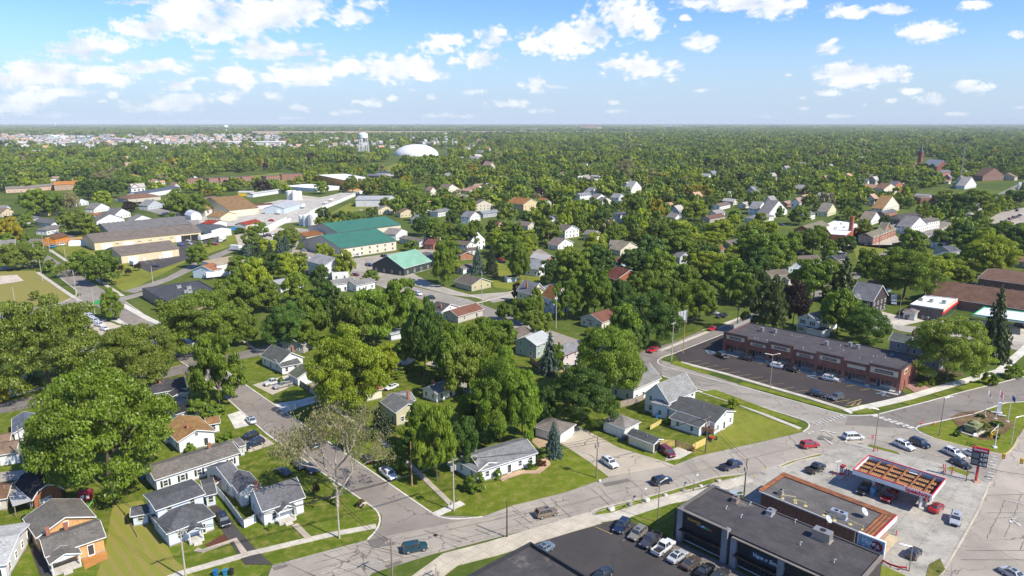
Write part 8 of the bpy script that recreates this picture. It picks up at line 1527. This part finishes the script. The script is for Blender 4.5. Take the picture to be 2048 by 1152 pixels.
def tree(kind,x,ytop,ybot,w,c,label=None,group=None,name=None,P=None,H=None,Rr=None):
 if P is None:
  b=G(x,ybot);H=hgt(b,ytop);Rr=w/2*math.hypot(b.x,b.y,HC)/F*(.9 if kind=='big' else 1.1 if kind in('lacy','pine')else.83);P=b
  if kind[:4]in('mid0','big0'):pass
 if x is not None:
  for _ in range(3):q_=project(P+Vector((0,0,H*.5)))[0];P=Vector((P.x*(x-PX)/(q_-PX)if abs(x-PX)>30 else P.x,P.y,0))
 proto=[k for k in PROTO if k.startswith(kind)]
 k=proto[rt.randrange(len(proto))]if len(proto)>1 else proto[0]
 leaf,tr=PROTO[k]
 nm=name or{'big':'maple_tree','mid':'broadleaf_tree','tall':'tall_tree','thin':'thin_tree','bush':'shrub','pine':'spruce_tree','lacy':'spruce_tree','col':'columnar_shrub','syc':'sycamore_tree','dead':'bare_tree'}[k.rstrip('0123456789')]
 cat='shrub' if kind in('bush','col')else 'tree'
 cw={MIDG:'green',BRT:'bright green',DRK:'dark green',OLV:'olive green',YEL2:'golden yellow',PUR:'dark purple',BLUE:'blue grey',SPR:'dark spruce green',BRN:'brownish green',PIN:'deep green'}.get(c,'green')
 kn={'big':'big leafy tree','mid':'leafy tree','tall':'tall leafy tree','thin':'sparse tree','bush':'rounded shrub','pine':'spruce','lacy':'ragged spruce','col':'upright shrub','syc':'sparse sycamore','dead':'bare tree'}[k.rstrip('0123456789')]
 if P is not None and(leaf is None or tr is None):
  o=bpy.data.objects.new(nm,leaf or tr);root=o
  o.color=(*(c if leaf else(.30,.25,.2)),1)
  COL.objects.link(o)
 else:
  root=bpy.data.objects.new(nm,None);COL.objects.link(root)
  v=rt.uniform(.9,1.1);cc=(c[0]*v*rt.uniform(.95,1.05),c[1]*v,c[2]*v)
  o=bpy.data.objects.new('crown',leaf);o.parent=root;o.color=(*cc,1);COL.objects.link(o)
  o2=bpy.data.objects.new('trunk',tr);o2 .parent=root;o2 .color=(*((.30,.26,.20)if kind=='syc' else(.13,.10,.075)),1);COL.objects.link(o2)
 root.location=P;root.scale=(Rr*rt.uniform(.9,1.1),Rr*rt.uniform(.9,1.1),H);root.rotation_euler[2]=rt.uniform(0,6.28)
 if x is None:px,py=project(P+Vector((0,0,H*.6)))
 else:px,py=x,(ytop+ybot)/2
 tag(root,label or '@%s %s %s'%(cw,kn,where(px,py)),cat,group);TREES.append((P.x,P.y,Rr,H));return root
L0=[('big',203,740,975,246,(.150,.215,.015),'very big bright maple towering over the gambrel barn'),('big',88,604,778,195,OLV,'wide olive tree at the left in front of the park lawn'),('big',268,655,790,150,OLV,'leafy olive tree between the cottage outbuildings and the cross street'),('tall',432,672,812,112,MIDG,'tall green tree on the left kerb of the side street'),('tall',222,578,640,48,MIDG,'narrow green street tree by the green painted bicycle lane'),('big',400,590,702,150,MIDG,None),('big',570,606,698,104,DRK,'round dark green maple left of the central trees'),('mid',508,522,612,86,BRT,None),('mid',470,560,640,90,MIDG,None),('big',688,660,832,165,BRT,'big bright yellow green tree right of the mossy garage'),('syc',668,790,1012,250,BRN,'big half bare sycamore over the side street'),('mid',872,808,962,100,MIDG,None),('mid',925,838,940,84,DRK,None),('mid',838,806,900,70,MIDG,None),('big',1000,702,882,142,MIDG,None),('mid',1045,745,880,96,MIDG,None),('big',1165,736,850,132,DRK,None),('big',1218,660,795,160,MIDG,None),('lacy',1100,663,748,54,BLUE,'tall blue spruce beside the green house'),('pine',1107,843,912,36,BLUE,'small blue spruce beside the brown roofed garage'),('pine',762,812,866,46,SPR,'dark conifer beside the tan gabled house'),('mid',742,582,690,110,MIDG,None),('mid',800,560,668,100,MIDG,None),('mid',655,565,650,90,DRK,None),('mid',620,590,680,80,MIDG,None),('mid',700,600,700,90,OLV,None),('tall',848,600,745,90,DRK,None),('mid',825,648,740,70,MIDG,None),('mid',905,655,770,96,MIDG,None),('mid',958,640,748,96,MIDG,None),('mid',935,690,800,105,OLV,None),('mid',765,690,762,70,BRT,None),('mid',880,640,712,60,MIDG,None),('mid',1075,622,672,60,OLV,None),('mid',1000,640,700,80,MIDG,None),('big',1300,588,690,120,DRK,None),('mid',1250,612,700,90,MIDG,None),('mid',1270,640,706,70,DRK,None),('tall',1190,540,638,84,MIDG,'green tree right of the white victorian house'),('mid',1340,560,650,92,MIDG,None),('mid',1400,562,642,86,MIDG,None),('mid',1240,560,640,70,DRK,None),('tall',1532,548,668,92,PIN,None),('mid',1590,560,648,62,PUR,'dark purple leaved tree behind the strip mall'),('tall',1678,580,668,84,MIDG,None),('big',1735,614,690,96,DRK,'dark green maple behind the strip mall roof'),('big',1902,642,762,142,OLV,'spreading olive tree at the end of the strip mall'),('lacy',1994,572,720,66,SPR,'very tall ragged spruce at the right edge'),('big',1812,502,600,118,MIDG,None),('mid',1865,512,570,80,BRT,None),('lacy',1690,512,605,80,PIN,None),('mid',1630,520,602,96,MIDG,None),('mid',1740,500,570,60,MIDG,None),('tall',886,484,572,64,MIDG,'tall bushy tree standing before the white garage and tan ranch'),('mid',1040,486,562,60,MIDG,'round leafy tree above the small garden shed'),('pine',955,492,548,28,BLUE,None),('pine',983,490,548,28,SPR,None),('mid',846,430,472,52,DRK,None),('mid',872,438,492,54,MIDG,None),('mid',650,488,528,52,BRT,'yellow green tree in front of the near green roofed hall'),('mid',690,500,556,44,BRT,None),('pine',497,487,530,24,BLUE,None),('pine',520,490,532,26,SPR,None),('pine',540,482,532,26,SPR,None),('pine',560,474,532,28,BLUE,None),('pine',573,470,528,24,BLUE,None),('pine',508,494,536,24,SPR,None),('mid',1072,575,640,40,OLV,None),('mid',1052,595,650,60,MIDG,None),('bush',822,480,502,38,MIDG,None),('bush',505,452,470,30,BRT,None),('bush',520,445,472,32,MIDG,None),('bush',480,455,468,26,DRK,None),('mid',1150,500,570,84,MIDG,'shaggy tree in front of the short street'),('mid',1195,492,560,90,DRK,None),('mid',1100,520,572,50,DRK,None),('mid',1135,560,640,60,MIDG,None),('tall',1148,405,450,42,BRT,'bright yellow green tree among white houses'),('mid',1202,420,462,58,DRK,None),('mid',1312,398,445,40,YEL2,'golden yellow tree near the pale two storey house'),('mid',1272,395,448,46,MIDG,None),('mid',1390,400,442,60,BRT,None),('thin',1250,318,366,44,BRN,'pale brown feathery tree standing above the canopy'),('mid',1360,440,500,86,BRT,None),('mid',1440,440,486,72,BRT,None),('mid',1350,460,520,90,MIDG,None),('mid',1300,470,530,80,DRK,None),('mid',1270,500,560,70,DRK,None),('mid',1420,505,560,84,BRT,None),('mid',1460,520,600,90,MIDG,None),('mid',1490,545,610,70,MIDG,None),('mid',1370,530,600,80,MIDG,None),('mid',1285,540,600,80,MIDG,None),('mid',1320,500,570,90,MIDG,None),('mid',1500,460,520,70,MIDG,None),('mid',1550,470,540,86,MIDG,None),('mid',1515,500,560,60,DRK,None),('mid',1480,480,508,46,DRK,None),('mid',1590,465,510,54,MIDG,None),('mid',1690,472,510,54,DRK,None),('mid',1660,480,520,40,MIDG,None),('big',1990,470,536,86,BRT,'big bright tree standing above the brown apartment block'),('mid',1895,505,545,60,MIDG,None),('mid',1935,450,500,66,DRK,None),('mid',2035,450,510,50,DRK,None),('mid',1910,388,438,52,DRK,'dense dark round tree near the brick buildings'),('tall',1955,380,432,56,MIDG,None),('tall',1985,388,425,40,MIDG,None),('mid',1880,460,495,40,MIDG,None),('mid',1770,430,458,26,DRK,None),('mid',1728,438,470,36,BRT,None),('mid',1600,412,450,48,MIDG,None),('mid',1560,412,440,18,MIDG,None),('mid',15,436,492,44,YEL2,'golden green tree at the left edge by the cross street'),('mid',150,420,470,70,OLV,'tall leafy tree behind the orange timber house'),('mid',20,488,540,40,OLV,None),('mid',60,485,535,60,OLV,None),('mid',35,500,540,40,OLV,None),('mid',50,428,455,32,MIDG,None),('mid',258,402,424,32,PUR,'dark red tree beside the side road'),('mid',18,432,452,20,PUR,None),('bush',100,520,545,26,MIDG,None),('thin',120,528,556,30,OLV,None),('dead',138,535,572,30,BRN,'small bare tree on the verge of the street'),('thin',242,530,545,14,PUR,'left small purple tree on the storage lawn'),('thin',256,536,552,14,PUR,'middle small purple tree on the storage lawn'),('thin',276,526,542,14,PUR,'right small purple tree on the storage lawn'),('thin',400,480,502,13,MIDG,None),('mid',419,478,494,10,MIDG,None),('bush',70,582,600,18,OLV,None),('mid',355,378,432,54,MIDG,'leafy tree above the side road'),('mid',395,385,432,50,MIDG,None),('mid',70,378,432,60,MIDG,None),('mid',110,385,432,40,MIDG,None),('thin',140,385,430,40,BRN,None),('mid',175,360,400,40,DRK,None),('mid',205,382,412,34,BRT,None),('thin',205,342,372,40,BRN,'brown leafed tree in the left distance'),('mid',222,358,396,40,DRK,None),('mid',262,350,378,50,MIDG,None),('tall',735,355,392,42,OLV,None),('mid',643,362,388,34,MIDG,None),('mid',705,352,385,42,OLV,None),('bush',680,425,442,36,DRK,None),('bush',720,428,440,30,MIDG,None),('tall',950,440,478,40,MIDG,None),('mid',905,420,455,36,DRK,None),('mid',770,396,425,40,OLV,None),('mid',800,360,390,50,MIDG,None),('mid',830,380,415,60,MIDG,None),('mid',860,395,430,60,MIDG,None),('dead',378,715,810,40,BRN,'bare brown leafless tree beside the black roofed house'),('bush',345,812,832,26,DRK,None),('col',347,796,836,16,DRK,'dark columnar evergreen behind the orange roofed white house'),('bush',395,802,838,50,MIDG,None),('bush',430,808,832,46,MIDG,None),('bush',160,720,745,60,MIDG,'long clipped hedge by the cross street'),('bush',185,722,744,30,MIDG,None),('bush',875,745,764,50,OLV,'big rounded hedge bush on the central lawn'),('bush',890,750,768,40,OLV,None),('bush',838,732,752,20,MIDG,None),('bush',808,732,745,34,MIDG,None),('bush',780,742,756,50,MIDG,None),('bush',740,755,776,50,MIDG,None),('bush',1110,586,620,0.1,MIDG,None)if 0 else('bush',1180,655,672,26,BRT,None),('bush',1193,660,674,20,MIDG,None),('bush',1035,566,592,24,PUR,'dark purple shrub tree by the yellow house')if 0 else('mid',1034,566,602,26,PUR,'dark purple tree by the yellow victorian house'),('bush',950,948,982,44,MIDG,'dense shrub at the left corner of the grey ranch'),('bush',995,940,958,22,MIDG,None),('bush',1060,922,940,16,DRK,None),('bush',1072,905,928,12,DRK,None),('bush',1092,895,914,32,MIDG,None),('bush',1080,920,934,14,(.12,.03,.03),'dark red shrub in the bed of the grey ranch'),('bush',1088,922,932,12,(.14,.03,.03),'second dark red shrub in the bed of the grey ranch'),('bush',1980,745,770,28,MIDG,'round clipped bush on the verge'),('bush',2027,732,756,38,MIDG,'larger round clipped bush near the right edge'),('bush',1850,762,772,16,BRT,None),('bush',1864,758,770,16,BRT,None),('bush',1875,752,762,16,MIDG,None),('bush',1890,748,760,16,MIDG,None),('bush',1905,748,758,16,MIDG,None),('bush',1838,766,774,12,BRT,None),('bush',1985,862,876,28,OLV,None),('bush',1968,845,860,24,OLV,None),('bush',1995,844,852,24,DRK,None),('bush',1915,862,872,16,DRK,'dark bush left of the tank'),('bush',1962,828,836,14,DRK,None),('bush',1455,812,826,20,OLV,None),('bush',1468,798,816,26,BRT,'bright shrub by the dark grey roofed corner house'),('bush',1340,832,848,24,BRT,None),('bush',1480,985,1000,18,MIDG,'shrub at the foot of the transformer pole'),('bush',500,1000,1010,10,DRK,None),('bush',540,1045,1062,8,MIDG,None),('bush',62,1020,1036,28,MIDG,'overgrown shrub beside the carport'),('bush',30,1048,1066,16,OLV,None),('bush',42,1070,1084,12,MIDG,None),('bush',450,862,880,36,MIDG,None),('bush',380,890,906,24,MIDG,None),('thin',632,965,995,16,PUR,'small purple leaved sapling on the corner lawn'),('bush',722,1000,1014,20,(.12,.10,.04),'dry bush at the kerb of the corner lawn'),('mid',565,985,1000,0.5,MIDG,None)if 0 else('bush',640,830,850,40,DRK,None),('bush',745,860,880,30,DRK,None),('bush',790,905,925,30,MIDG,None),('mid',795,885,942,50,MIDG,None),('mid',700,860,900,40,OLV,None),('mid',820,860,905,50,DRK,None),('mid',968,848,892,56,DRK,None),('mid',930,790,850,50,MIDG,None),('mid',950,810,860,50,DRK,None),('mid',1090,780,850,60,DRK,None),('mid',1115,690,745,30,MIDG,None),('bush',562,755,775,16,MIDG,None),('mid',320,690,742,50,DRK,None),('mid',350,660,718,50,OLV,None),('mid',3,760,808,24,YEL2,'yellow green tree cut by the left edge'),('bush',55,755,772,40,DRK,None),('mid',610,640,700,60,MIDG,None),('mid',490,630,690,50,MIDG,None),('mid',465,610,665,60,MIDG,None),('mid',535,560,625,70,MIDG,None),('mid',590,545,605,60,MIDG,None),('mid',640,530,590,50,DRK,None),('mid',355,622,690,60,DRK,None),('bush',320,600,622,26,OLV,None),('mid',345,660,700,30,MIDG,None),('tall',1005,560,600,26,MIDG,None)if 0 else('mid',1008,605,640,34,MIDG,None),('bush',990,548,560,16,PUR,None),('bush',1205,505,530,20,MIDG,None),('bush',985,520,540,24,DRK,None),('mid',1060,470,505,44,MIDG,None),('mid',1100,445,480,50,MIDG,None),('tall',1094,410,450,22,DRK,None),('mid',1125,410,440,26,MIDG,None),('mid',1160,430,468,30,MIDG,None),('mid',1225,452,490,30,MIDG,None),('bush',1208,470,486,16,PUR,None),('mid',1035,445,478,30,MIDG,None),('mid',940,455,500,44,MIDG,None),('mid',1000,465,510,50,BRT,None),('mid',1015,440,475,44,MIDG,None),('mid',985,440,470,34,DRK,None),('mid',920,450,490,46,DRK,None),('mid',905,390,425,40,MIDG,None),('mid',935,395,425,40,MIDG,None),('mid',975,385,415,50,MIDG,None)]
for a in L0:
 kind,x,yt,yb,w,c,lab=a;tree(kind,x,yt,yb,w,c,lab)
PX_=[np.array(p)for p in BLOCK]
PB=[(p[:,0].min(),p[:,0].max(),p[:,1].min(),p[:,1].max())for p in PX_]
def inpoly(X,Y,p):
 n=len(p);ins=np.zeros(X.shape,bool);j=n-1
 for i in range(n):
  xi,yi,xj,yj=p[i,0],p[i,1],p[j,0],p[j,1]
  ins^=((yi>Y)!=(yj>Y))&(X<(xj-xi)*(Y-yi)/(yj-yi+1e-12)+xi);j=i
 return ins
FT=[(c[0],c[1],u[0],u[1],hw,hd,1.0)for c,u,v,hw,hd in FOOT if hw>0]
def free(X,Y,margin=3.0,front=.085):
 ok=np.ones(X.shape,bool)
 for p,b in zip(PX_,PB):
  m=(X>b[0]-1)&(X<b[1]+1)&(Y>b[2]-1)&(Y<b[3]+1)
  if m.any():
   idx=np.where(m)[0];ok[idx[inpoly(X[idx],Y[idx],p)]]=False
 for cx,cy,ux,uy,hw,hd,ff in FT:
  dx,dy=X-cx,Y-cy;a=dx*ux+dy*uy;b=-dx*uy+dy*ux;ok&=~((abs(a)<hw+margin)&(abs(b)<hd+margin))
  D=math.hypot(cx,cy);ex,ey=-cx/D,-cy/D;s_=dx*ex+dy*ey;t_=dx*ey-dy*ex;ok&=~((s_>0)&(s_<front*D*ff)&(abs(t_)<max(hw,hd)*.75+3))
 return ok
OPEN=[[(-60,541),(75,541),(170,605),(0,640),(-60,640)],[(95,485),(600,440),(620,460),(470,500),(262,585),(205,545),(85,500)],[(430,378),(620,368),(580,342),(430,350),(390,372)],[(608,340),(790,350),(815,330),(850,322),(790,322),(690,333),(612,332)],[(380,445),(640,445),(740,380),(700,365),(560,395),(430,398),(370,425)],[(640,450),(700,402),(780,400),(780,425),(690,440)],[(970,515),(1110,540),(1100,585),(980,590)],[(860,1040),(1230,960),(1130,895),(940,975)],[(1470,800),(1620,860),(1380,915)],[(590,500),(800,485),(890,500),(780,560),(690,550),(600,540)],[(1640,470),(1830,460),(1860,480),(1730,560),(1700,540),(1640,510)],[(1960,475),(1960,440),(2100,395),(2100,480)],[(500,272),(1300,268),(1300,262),(500,262.5)],[(560,500),(480,505),(470,480),(560,450),(640,450)],[(1820,380),(1960,440),(2070,380),(2060,360)],[(-20,395),(470,395),(480,440),(-20,470)],[(770,300),(900,300),(900,325),(770,325)],[(710,295),(745,295),(745,318),(710,318)],[(1820,315),(1880,315),(1885,345),(1820,345)]]
OP=[np.array([tuple(G(x,y).xy)for x,y in p])for p in OPEN]
def openmask(X,Y):
 m=np.zeros(X.shape,bool)
 for p in OP:m|=inpoly(X,Y,p)
 return m
def noise2(X,Y,s,seed=0):
 r=np.random.default_rng(seed);f=np.zeros(X.shape)
 for k in range(7):
  a=r.uniform(0,6.28);w=r.uniform(.6,1.8)/s;f+=np.sin((X*math.cos(a)+Y*math.sin(a))*w*6.28+r.uniform(0,6.28))
 return f/7
def scatter(y0,y1,n,seed,xm=1.2):
 r=np.random.default_rng(seed);Y=np.sqrt(r.uniform(y0*y0,y1*y1,n));X=r.uniform(-1,1,n)*Y*.74*xm;return X,Y
def density(X,Y):
 px=PX+F*X/(Y*CP+HC*SP);left=np.clip((1000-px)/500,0,1)
 d=np.where(px>880,np.where(Y>640,.95,.8),.5)
 belt=(px<900)&(Y>1000)&(Y<1900);d=np.where(belt,.85,d)
 town=(px<1000)&(Y>1900)&(Y<3600);d=np.where(town,.22+.35*noise2(X,Y,420,4),d)
 d=np.where((px<560)&(Y>2300)&(Y<4400),.0+.25*noise2(X,Y,600,5),d)
 d=d+.35*noise2(X,Y,210,3)
 return d
 # ------ far houses showing between the trees
rh=random.Random(77);n_h=0;hr=np.random.default_rng(91)
WALLS=[(.72,.72,.70),(.72,.72,.72),(.66,.62,.52),(.55,.5,.42),(.6,.62,.66),(.4,.2,.14)];ROOFS=[(.30,.29,.29),(.24,.22,.21),(.36,.33,.30),(.30,.20,.15),(.18,.18,.2),(.40,.38,.36),(.42,.25,.17)]
HM={}
def small_house(x,y,ang,L_,W,h,wc,rc,lab,grp,tall=.4):
 t=bpy.data.objects.new('house',None);COL.objects.link(t);t.location=(x,y,0);t.rotation_euler[2]=ang;t.scale=(L_,W,h);tag(t,lab,'house',grp)
 if not HM:
  m=MB();m.loft([[Vector((s,-.46,0)),Vector((s,.46,0)),Vector((s,.46,1.02)),Vector((s,0,1.62)),Vector((s,-.46,1.02))]for s in(-.46,.46)]);HM['w']=m.mesh('wall');HM['w'].materials.append(MATS['paint'])
  m=MB();m.loft([[Vector((s,-.52,.96)),Vector((s,0,1.68)),Vector((s,.52,.96)),Vector((s,.52,1.02)),Vector((s,0,1.74)),Vector((s,-.52,1.02))]for s in(-.52,.52)]);HM['r']=m.mesh('roof');HM['r'].materials.append(MATS['paint'])
  m=MB()
  for s in(-.3,0,.3):m.box((s,-.465,.55),(.1,.01,.36));m.box((s,.465,.55),(.1,.01,.36))
  for s in(-.25,.25):m.box((-.465,s,.55),(.01,.12,.36));m.box((.465,s,.55),(.01,.12,.36))
  HM['g']=m.mesh('windows');HM['g'].materials.append(MATS['glass'])
 for k,nm,c in(('w','wall',wc),('r','roof',rc),('g','windows',(1,1,1))):o=bpy.data.objects.new(nm,HM[k]);COL.objects.link(o);o.parent=t;o.color=(*c,1)
def cname2(c):
 if min(c)>.62:return 'white'
 if c[0]>c[2]*1.5:return 'brown' if c[0]<.35 else 'tan'
 return 'pale grey' if c[0]>.4 else 'grey'
NEWF=[];cnt=0;HB,HB2,RBS=MB(),MB(),{}
for(y0,y1,N,seed,x0,x1,grp,big)in[(380,1000,60,5,820,2048,'houses showing through the right canopy',1),(1000,1500,28,6,950,2048,'far houses in the right canopy',1.05),(1500,2900,75,16,950,2048,'far houses in the right canopy',1.05),(1950,3400,300,7,0,960,'far houses of the left town',1.35),(2400,4300,300,8,0,560,'far roofs of the left town',2.0),(1000,1900,16,9,0,500,'houses behind the left tree belt',1.1),(640,1000,20,10,0,420,'houses in the left trees',1),(1150,1900,40,12,880,990,'buildings lining the distant road',1.5)]:
 X,Y=scatter(y0,y1,N*14,seed);px=PX+F*X/(Y*CP+HC*SP);ok=(px>x0)&(px<x1)&free(X,Y,6)&(~openmask(X,Y)|(Y>1900));X,Y=X[ok][:N],Y[ok][:N]
 for x,y in zip(X,Y):
  a=(GA if rh.random()<.5 else GA+math.pi/2)+rh.uniform(-.05,.05);L_=rh.uniform(10,15)*big;W=rh.uniform(7.5,10)*big;h=rh.choice((3,3.3,5.4,5.8))*(big if big<1.6 else 1.4)
  wc,rc=rh.choice(WALLS),rh.choice(ROOFS);cnt+=1;NEWF.append((x,y,math.cos(a),math.sin(a),L_/2+1,W/2+1,.62 if y>1900 else.8))
  if seed in(5,6,10):small_house(x,y,a,L_,W,h,wc,rc,'@small %s house with %s roof %s'%(cname2(wc),cname2(rc),where(*project(Vector((x,y,3))))),grp)
  else:
   ca,sa=math.cos(a),math.sin(a);k=0 if(wc[0]>.5)else 1;q=lambda X_,Y_,Z_:Vector((x+(X_*L_)*ca-(Y_*W)*sa,y+(X_*L_)*sa+(Y_*W)*ca,Z_*h))
   (HB,HB2)[k].loft([[q(s,-.46,0),q(s,.46,0),q(s,.46,1.02),q(s,0,1.62),q(s,-.46,1.02)]for s in(-.46,.46)]);RBS.setdefault(rc,MB()).loft([[q(s,-.52,.96),q(s,0,1.68),q(s,.52,.96),q(s,.52,1.02),q(s,0,1.74),q(s,-.52,1.02)]for s in(-.52,.52)])
print('far houses',cnt);FT+=NEWF
def farmass():
 ms,vs,fs,mi=[],[],[],[]
 for mb,c in[(HB,(.52,.51,.49)),(HB2,(.5,.44,.36))]+[(b,c)for c,b in RBS.items()]:
  m=bpy.data.materials.new('far_paint');m.use_nodes=True;m.node_tree.nodes['Principled BSDF'].inputs['Base Color'].default_value=(*c,1);m.node_tree.nodes['Principled BSDF'].inputs['Roughness'].default_value=.9
  o=len(vs);vs+=[tuple(v)for v in mb.v];fs+=[tuple(i+o for i in f)for f in mb.f];mi+=[len(ms)]*len(mb.f);ms.append(m)
 me=bpy.data.meshes.new('distant_town');me.from_pydata(vs,[],fs)
 for m in ms:me.materials.append(m)
 me.polygons.foreach_set('material_index',mi);tag(link('distant_town',me),'pale roofs and walls of the distant town','town',None,'stuff')
farmass()
X,Y=scatter(330,640,2600,5);ok=free(X,Y,2.5,.11)&~openmask(X,Y)&(np.random.default_rng(8).uniform(size=X.shape)<density(X,Y));X,Y=X[ok],Y[ok]
grid=[(x,y,r)for x,y,r,h in TREES];acc=[]
rs=np.random.default_rng(12)
T_arr=np.array([(x,y,r)for x,y,r,h in TREES])
for x,y in zip(X,Y):
 rr_=rs.uniform(4.5,9)
 d=np.hypot(T_arr[:,0]-x,T_arr[:,1]-y)
 if(d<(T_arr[:,2]+rr_)*.68).any():continue
 acc.append((x,y,rr_));T_arr=np.vstack([T_arr,(x,y,rr_)])
acc.sort(key=lambda a:a[1])
print('scattered singles',len(acc),'placed',len(TREES))
NS=max(0,300-sum(1 for t in TREES));NS=min(len(acc),max(NS,120))
pal=[MIDG,MIDG,MIDG,BRT,BRT,DRK,DRK,OLV,OLV]
for x,y,r_ in acc[:NS]:
 H_=r_*rs.uniform(1.45,2.1);p=project(Vector((x,y,H_*.6)))
 side='left' if p[0]<700 else('middle' if p[0]<1350 else 'right')
 c=pal[rs.integers(len(pal))]
 tree('mid',None,0,0,0,c,None,'canopy trees, %s background'%side,P=Vector((x,y,0)),H=H_,Rr=r_)
LOD=[crown_pts(200+i,30,34,.068,.12,bias=1.4)for i in range(4)],[crown_pts(300+i,14,17,.14,.1,bias=2)for i in range(4)],[crown_pts(400+i,8,8,.26,.1,bias=2.5)for i in range(3)]
allQ,allT=[],[]
PALN=np.array([MIDG,MIDG,BRT,DRK,OLV,MIDG,BRT])
def mass(X,Y,lod,rmin,rmax,seed,hk=(1.5,2.3)):
 r=np.random.default_rng(seed);n=len(X);Rr=r.uniform(rmin,rmax,n);Hh=Rr*r.uniform(*hk,n);th=r.uniform(0,6.28,n);col=PALN[r.integers(0,len(PALN),n)]*r.uniform(.66,1.05,(n,1))*np.array([1.0,1.0,.95])
 sp=r.uniform(size=n);col[sp<.012]=np.array(YEL2)*.8;col[(sp>.012)&(sp<.03)]=np.array(BRN)*.9;col[(sp>.03)&(sp<.04)]=PUR
 var=r.integers(0,len(LOD[lod]),n)
 for k in range(len(LOD[lod])):
  Q=LOD[lod][k];idx=np.where(var==k)[0]
  for s in range(0,len(idx),2000):
   ii=idx[s:s+2000];c,sn=np.cos(th[ii]),np.sin(th[ii])
   q=np.broadcast_to(Q[None],(len(ii),)+Q.shape).copy();x=q[...,0]*c[:,None,None]-q[...,1]*sn[:,None,None];y=q[...,0]*sn[:,None,None]+q[...,1]*c[:,None,None]
   q[...,0]=x*Rr[ii,None,None]+X[ii,None,None];q[...,1]=y*Rr[ii,None,None]+Y[ii,None,None];q[...,2]*=Hh[ii,None,None]
   allQ.append(q.reshape(-1,4,3));allT.append(np.repeat(col[ii],Q.shape[0],axis=0))
rest=np.array(acc[NS:])if len(acc)>NS else np.zeros((0,3))
if len(rest):mass(rest[:,0],rest[:,1],0,4.5,7.5,21)
def field(y0,y1,n,seed,lod,rmin,rmax,hk=(1.5,2.3),open_=True,dk=1.0):
 X,Y=scatter(y0,y1,n,seed);rr_=np.random.default_rng(seed+1);ok=rr_.uniform(size=X.shape)<density(X,Y)*dk
 X,Y=X[ok],Y[ok];ok=free(X,Y,4)&~openmask(X,Y);X,Y=X[ok],Y[ok];print('mass',y0,y1,len(X));mass(X,Y,lod,rmin,rmax,seed+2,hk)
field(640,1150,4000,31,0,5.5,10.5,(1.2,1.75));field(1150,2300,9500,41,1,7,13,(1.1,1.6));field(2300,4600,17000,51,2,9,16,(1.0,1.4),dk=1);field(4600,7500,42000,61,2,12,24,(.55,.85),dk=1.05);field(7500,28000,24000,71,2,50,90,(.16,.24),dk=1.1)
Q=np.concatenate(allQ);T_=np.concatenate(allT).astype(np.float32);print('leaf faces',len(Q))
fo=link('woodland',leafmesh('woodland',Q,'leaf_mass',T_));tag(fo,'dense green tree canopy of the town spreading back to the horizon','woodland',None,'stuff')
# ------ air
mb=MB();mb.box((0,7500,59.5),(61000,35000,121));hz=mb.build('haze',None);hz.data.materials.append(None)if 0 else None
hm=bpy.data.materials.new('haze');hm.use_nodes=True;nt=hm.node_tree;nt.nodes.clear();o_=nt.nodes.new('ShaderNodeOutputMaterial');pv=nt.nodes.new('ShaderNodeVolumePrincipled');pv.inputs['Density'].default_value=HAZE;pv.inputs['Color'].default_value=(.84,.91,1,1);pv.inputs['Anisotropy'].default_value=-.1
nt.links.new(pv.outputs[0],o_.inputs['Volume']);hz.data.materials.append(hm);tag(hz,'thin bluish haze over the town','haze',None,'stuff');hz.display_type='WIRE'
# ------ tell look-alike labels apart by their order in the photograph
bpy.context.view_layer.update()
tops=[o for o in bpy.data.objects if o.parent is None and o.get('label')]
by={}
for o in tops:
 if o['label'].startswith('@'):by.setdefault(o['label'][1:],[]).append(o)
ORD=['leftmost','second','third','fourth','fifth','sixth','seventh','eighth','ninth','tenth','eleventh','twelfth','thirteenth']+['%dth'%i for i in range(14,90)]
for lab,L_ in by.items():
 if len(L_)==1:L_[0]['label']=lab;continue
 L_.sort(key=lambda o:project(o.location)[0])
 for i,o in enumerate(L_):
  o['label']='%s, %s'%(lab,'leftmost of these' if i==0 else('rightmost of these' if i==len(L_)-1 else ORD[i]+' from the left'))
for o in tops:
 w_=o['label'].lstrip('@').split()
 if len(w_)>16:w_=o['label'].replace(' of these','').replace(' from the left',' from left').replace('half hidden ','').split()
 o['label']=' '.join(w_[:16])
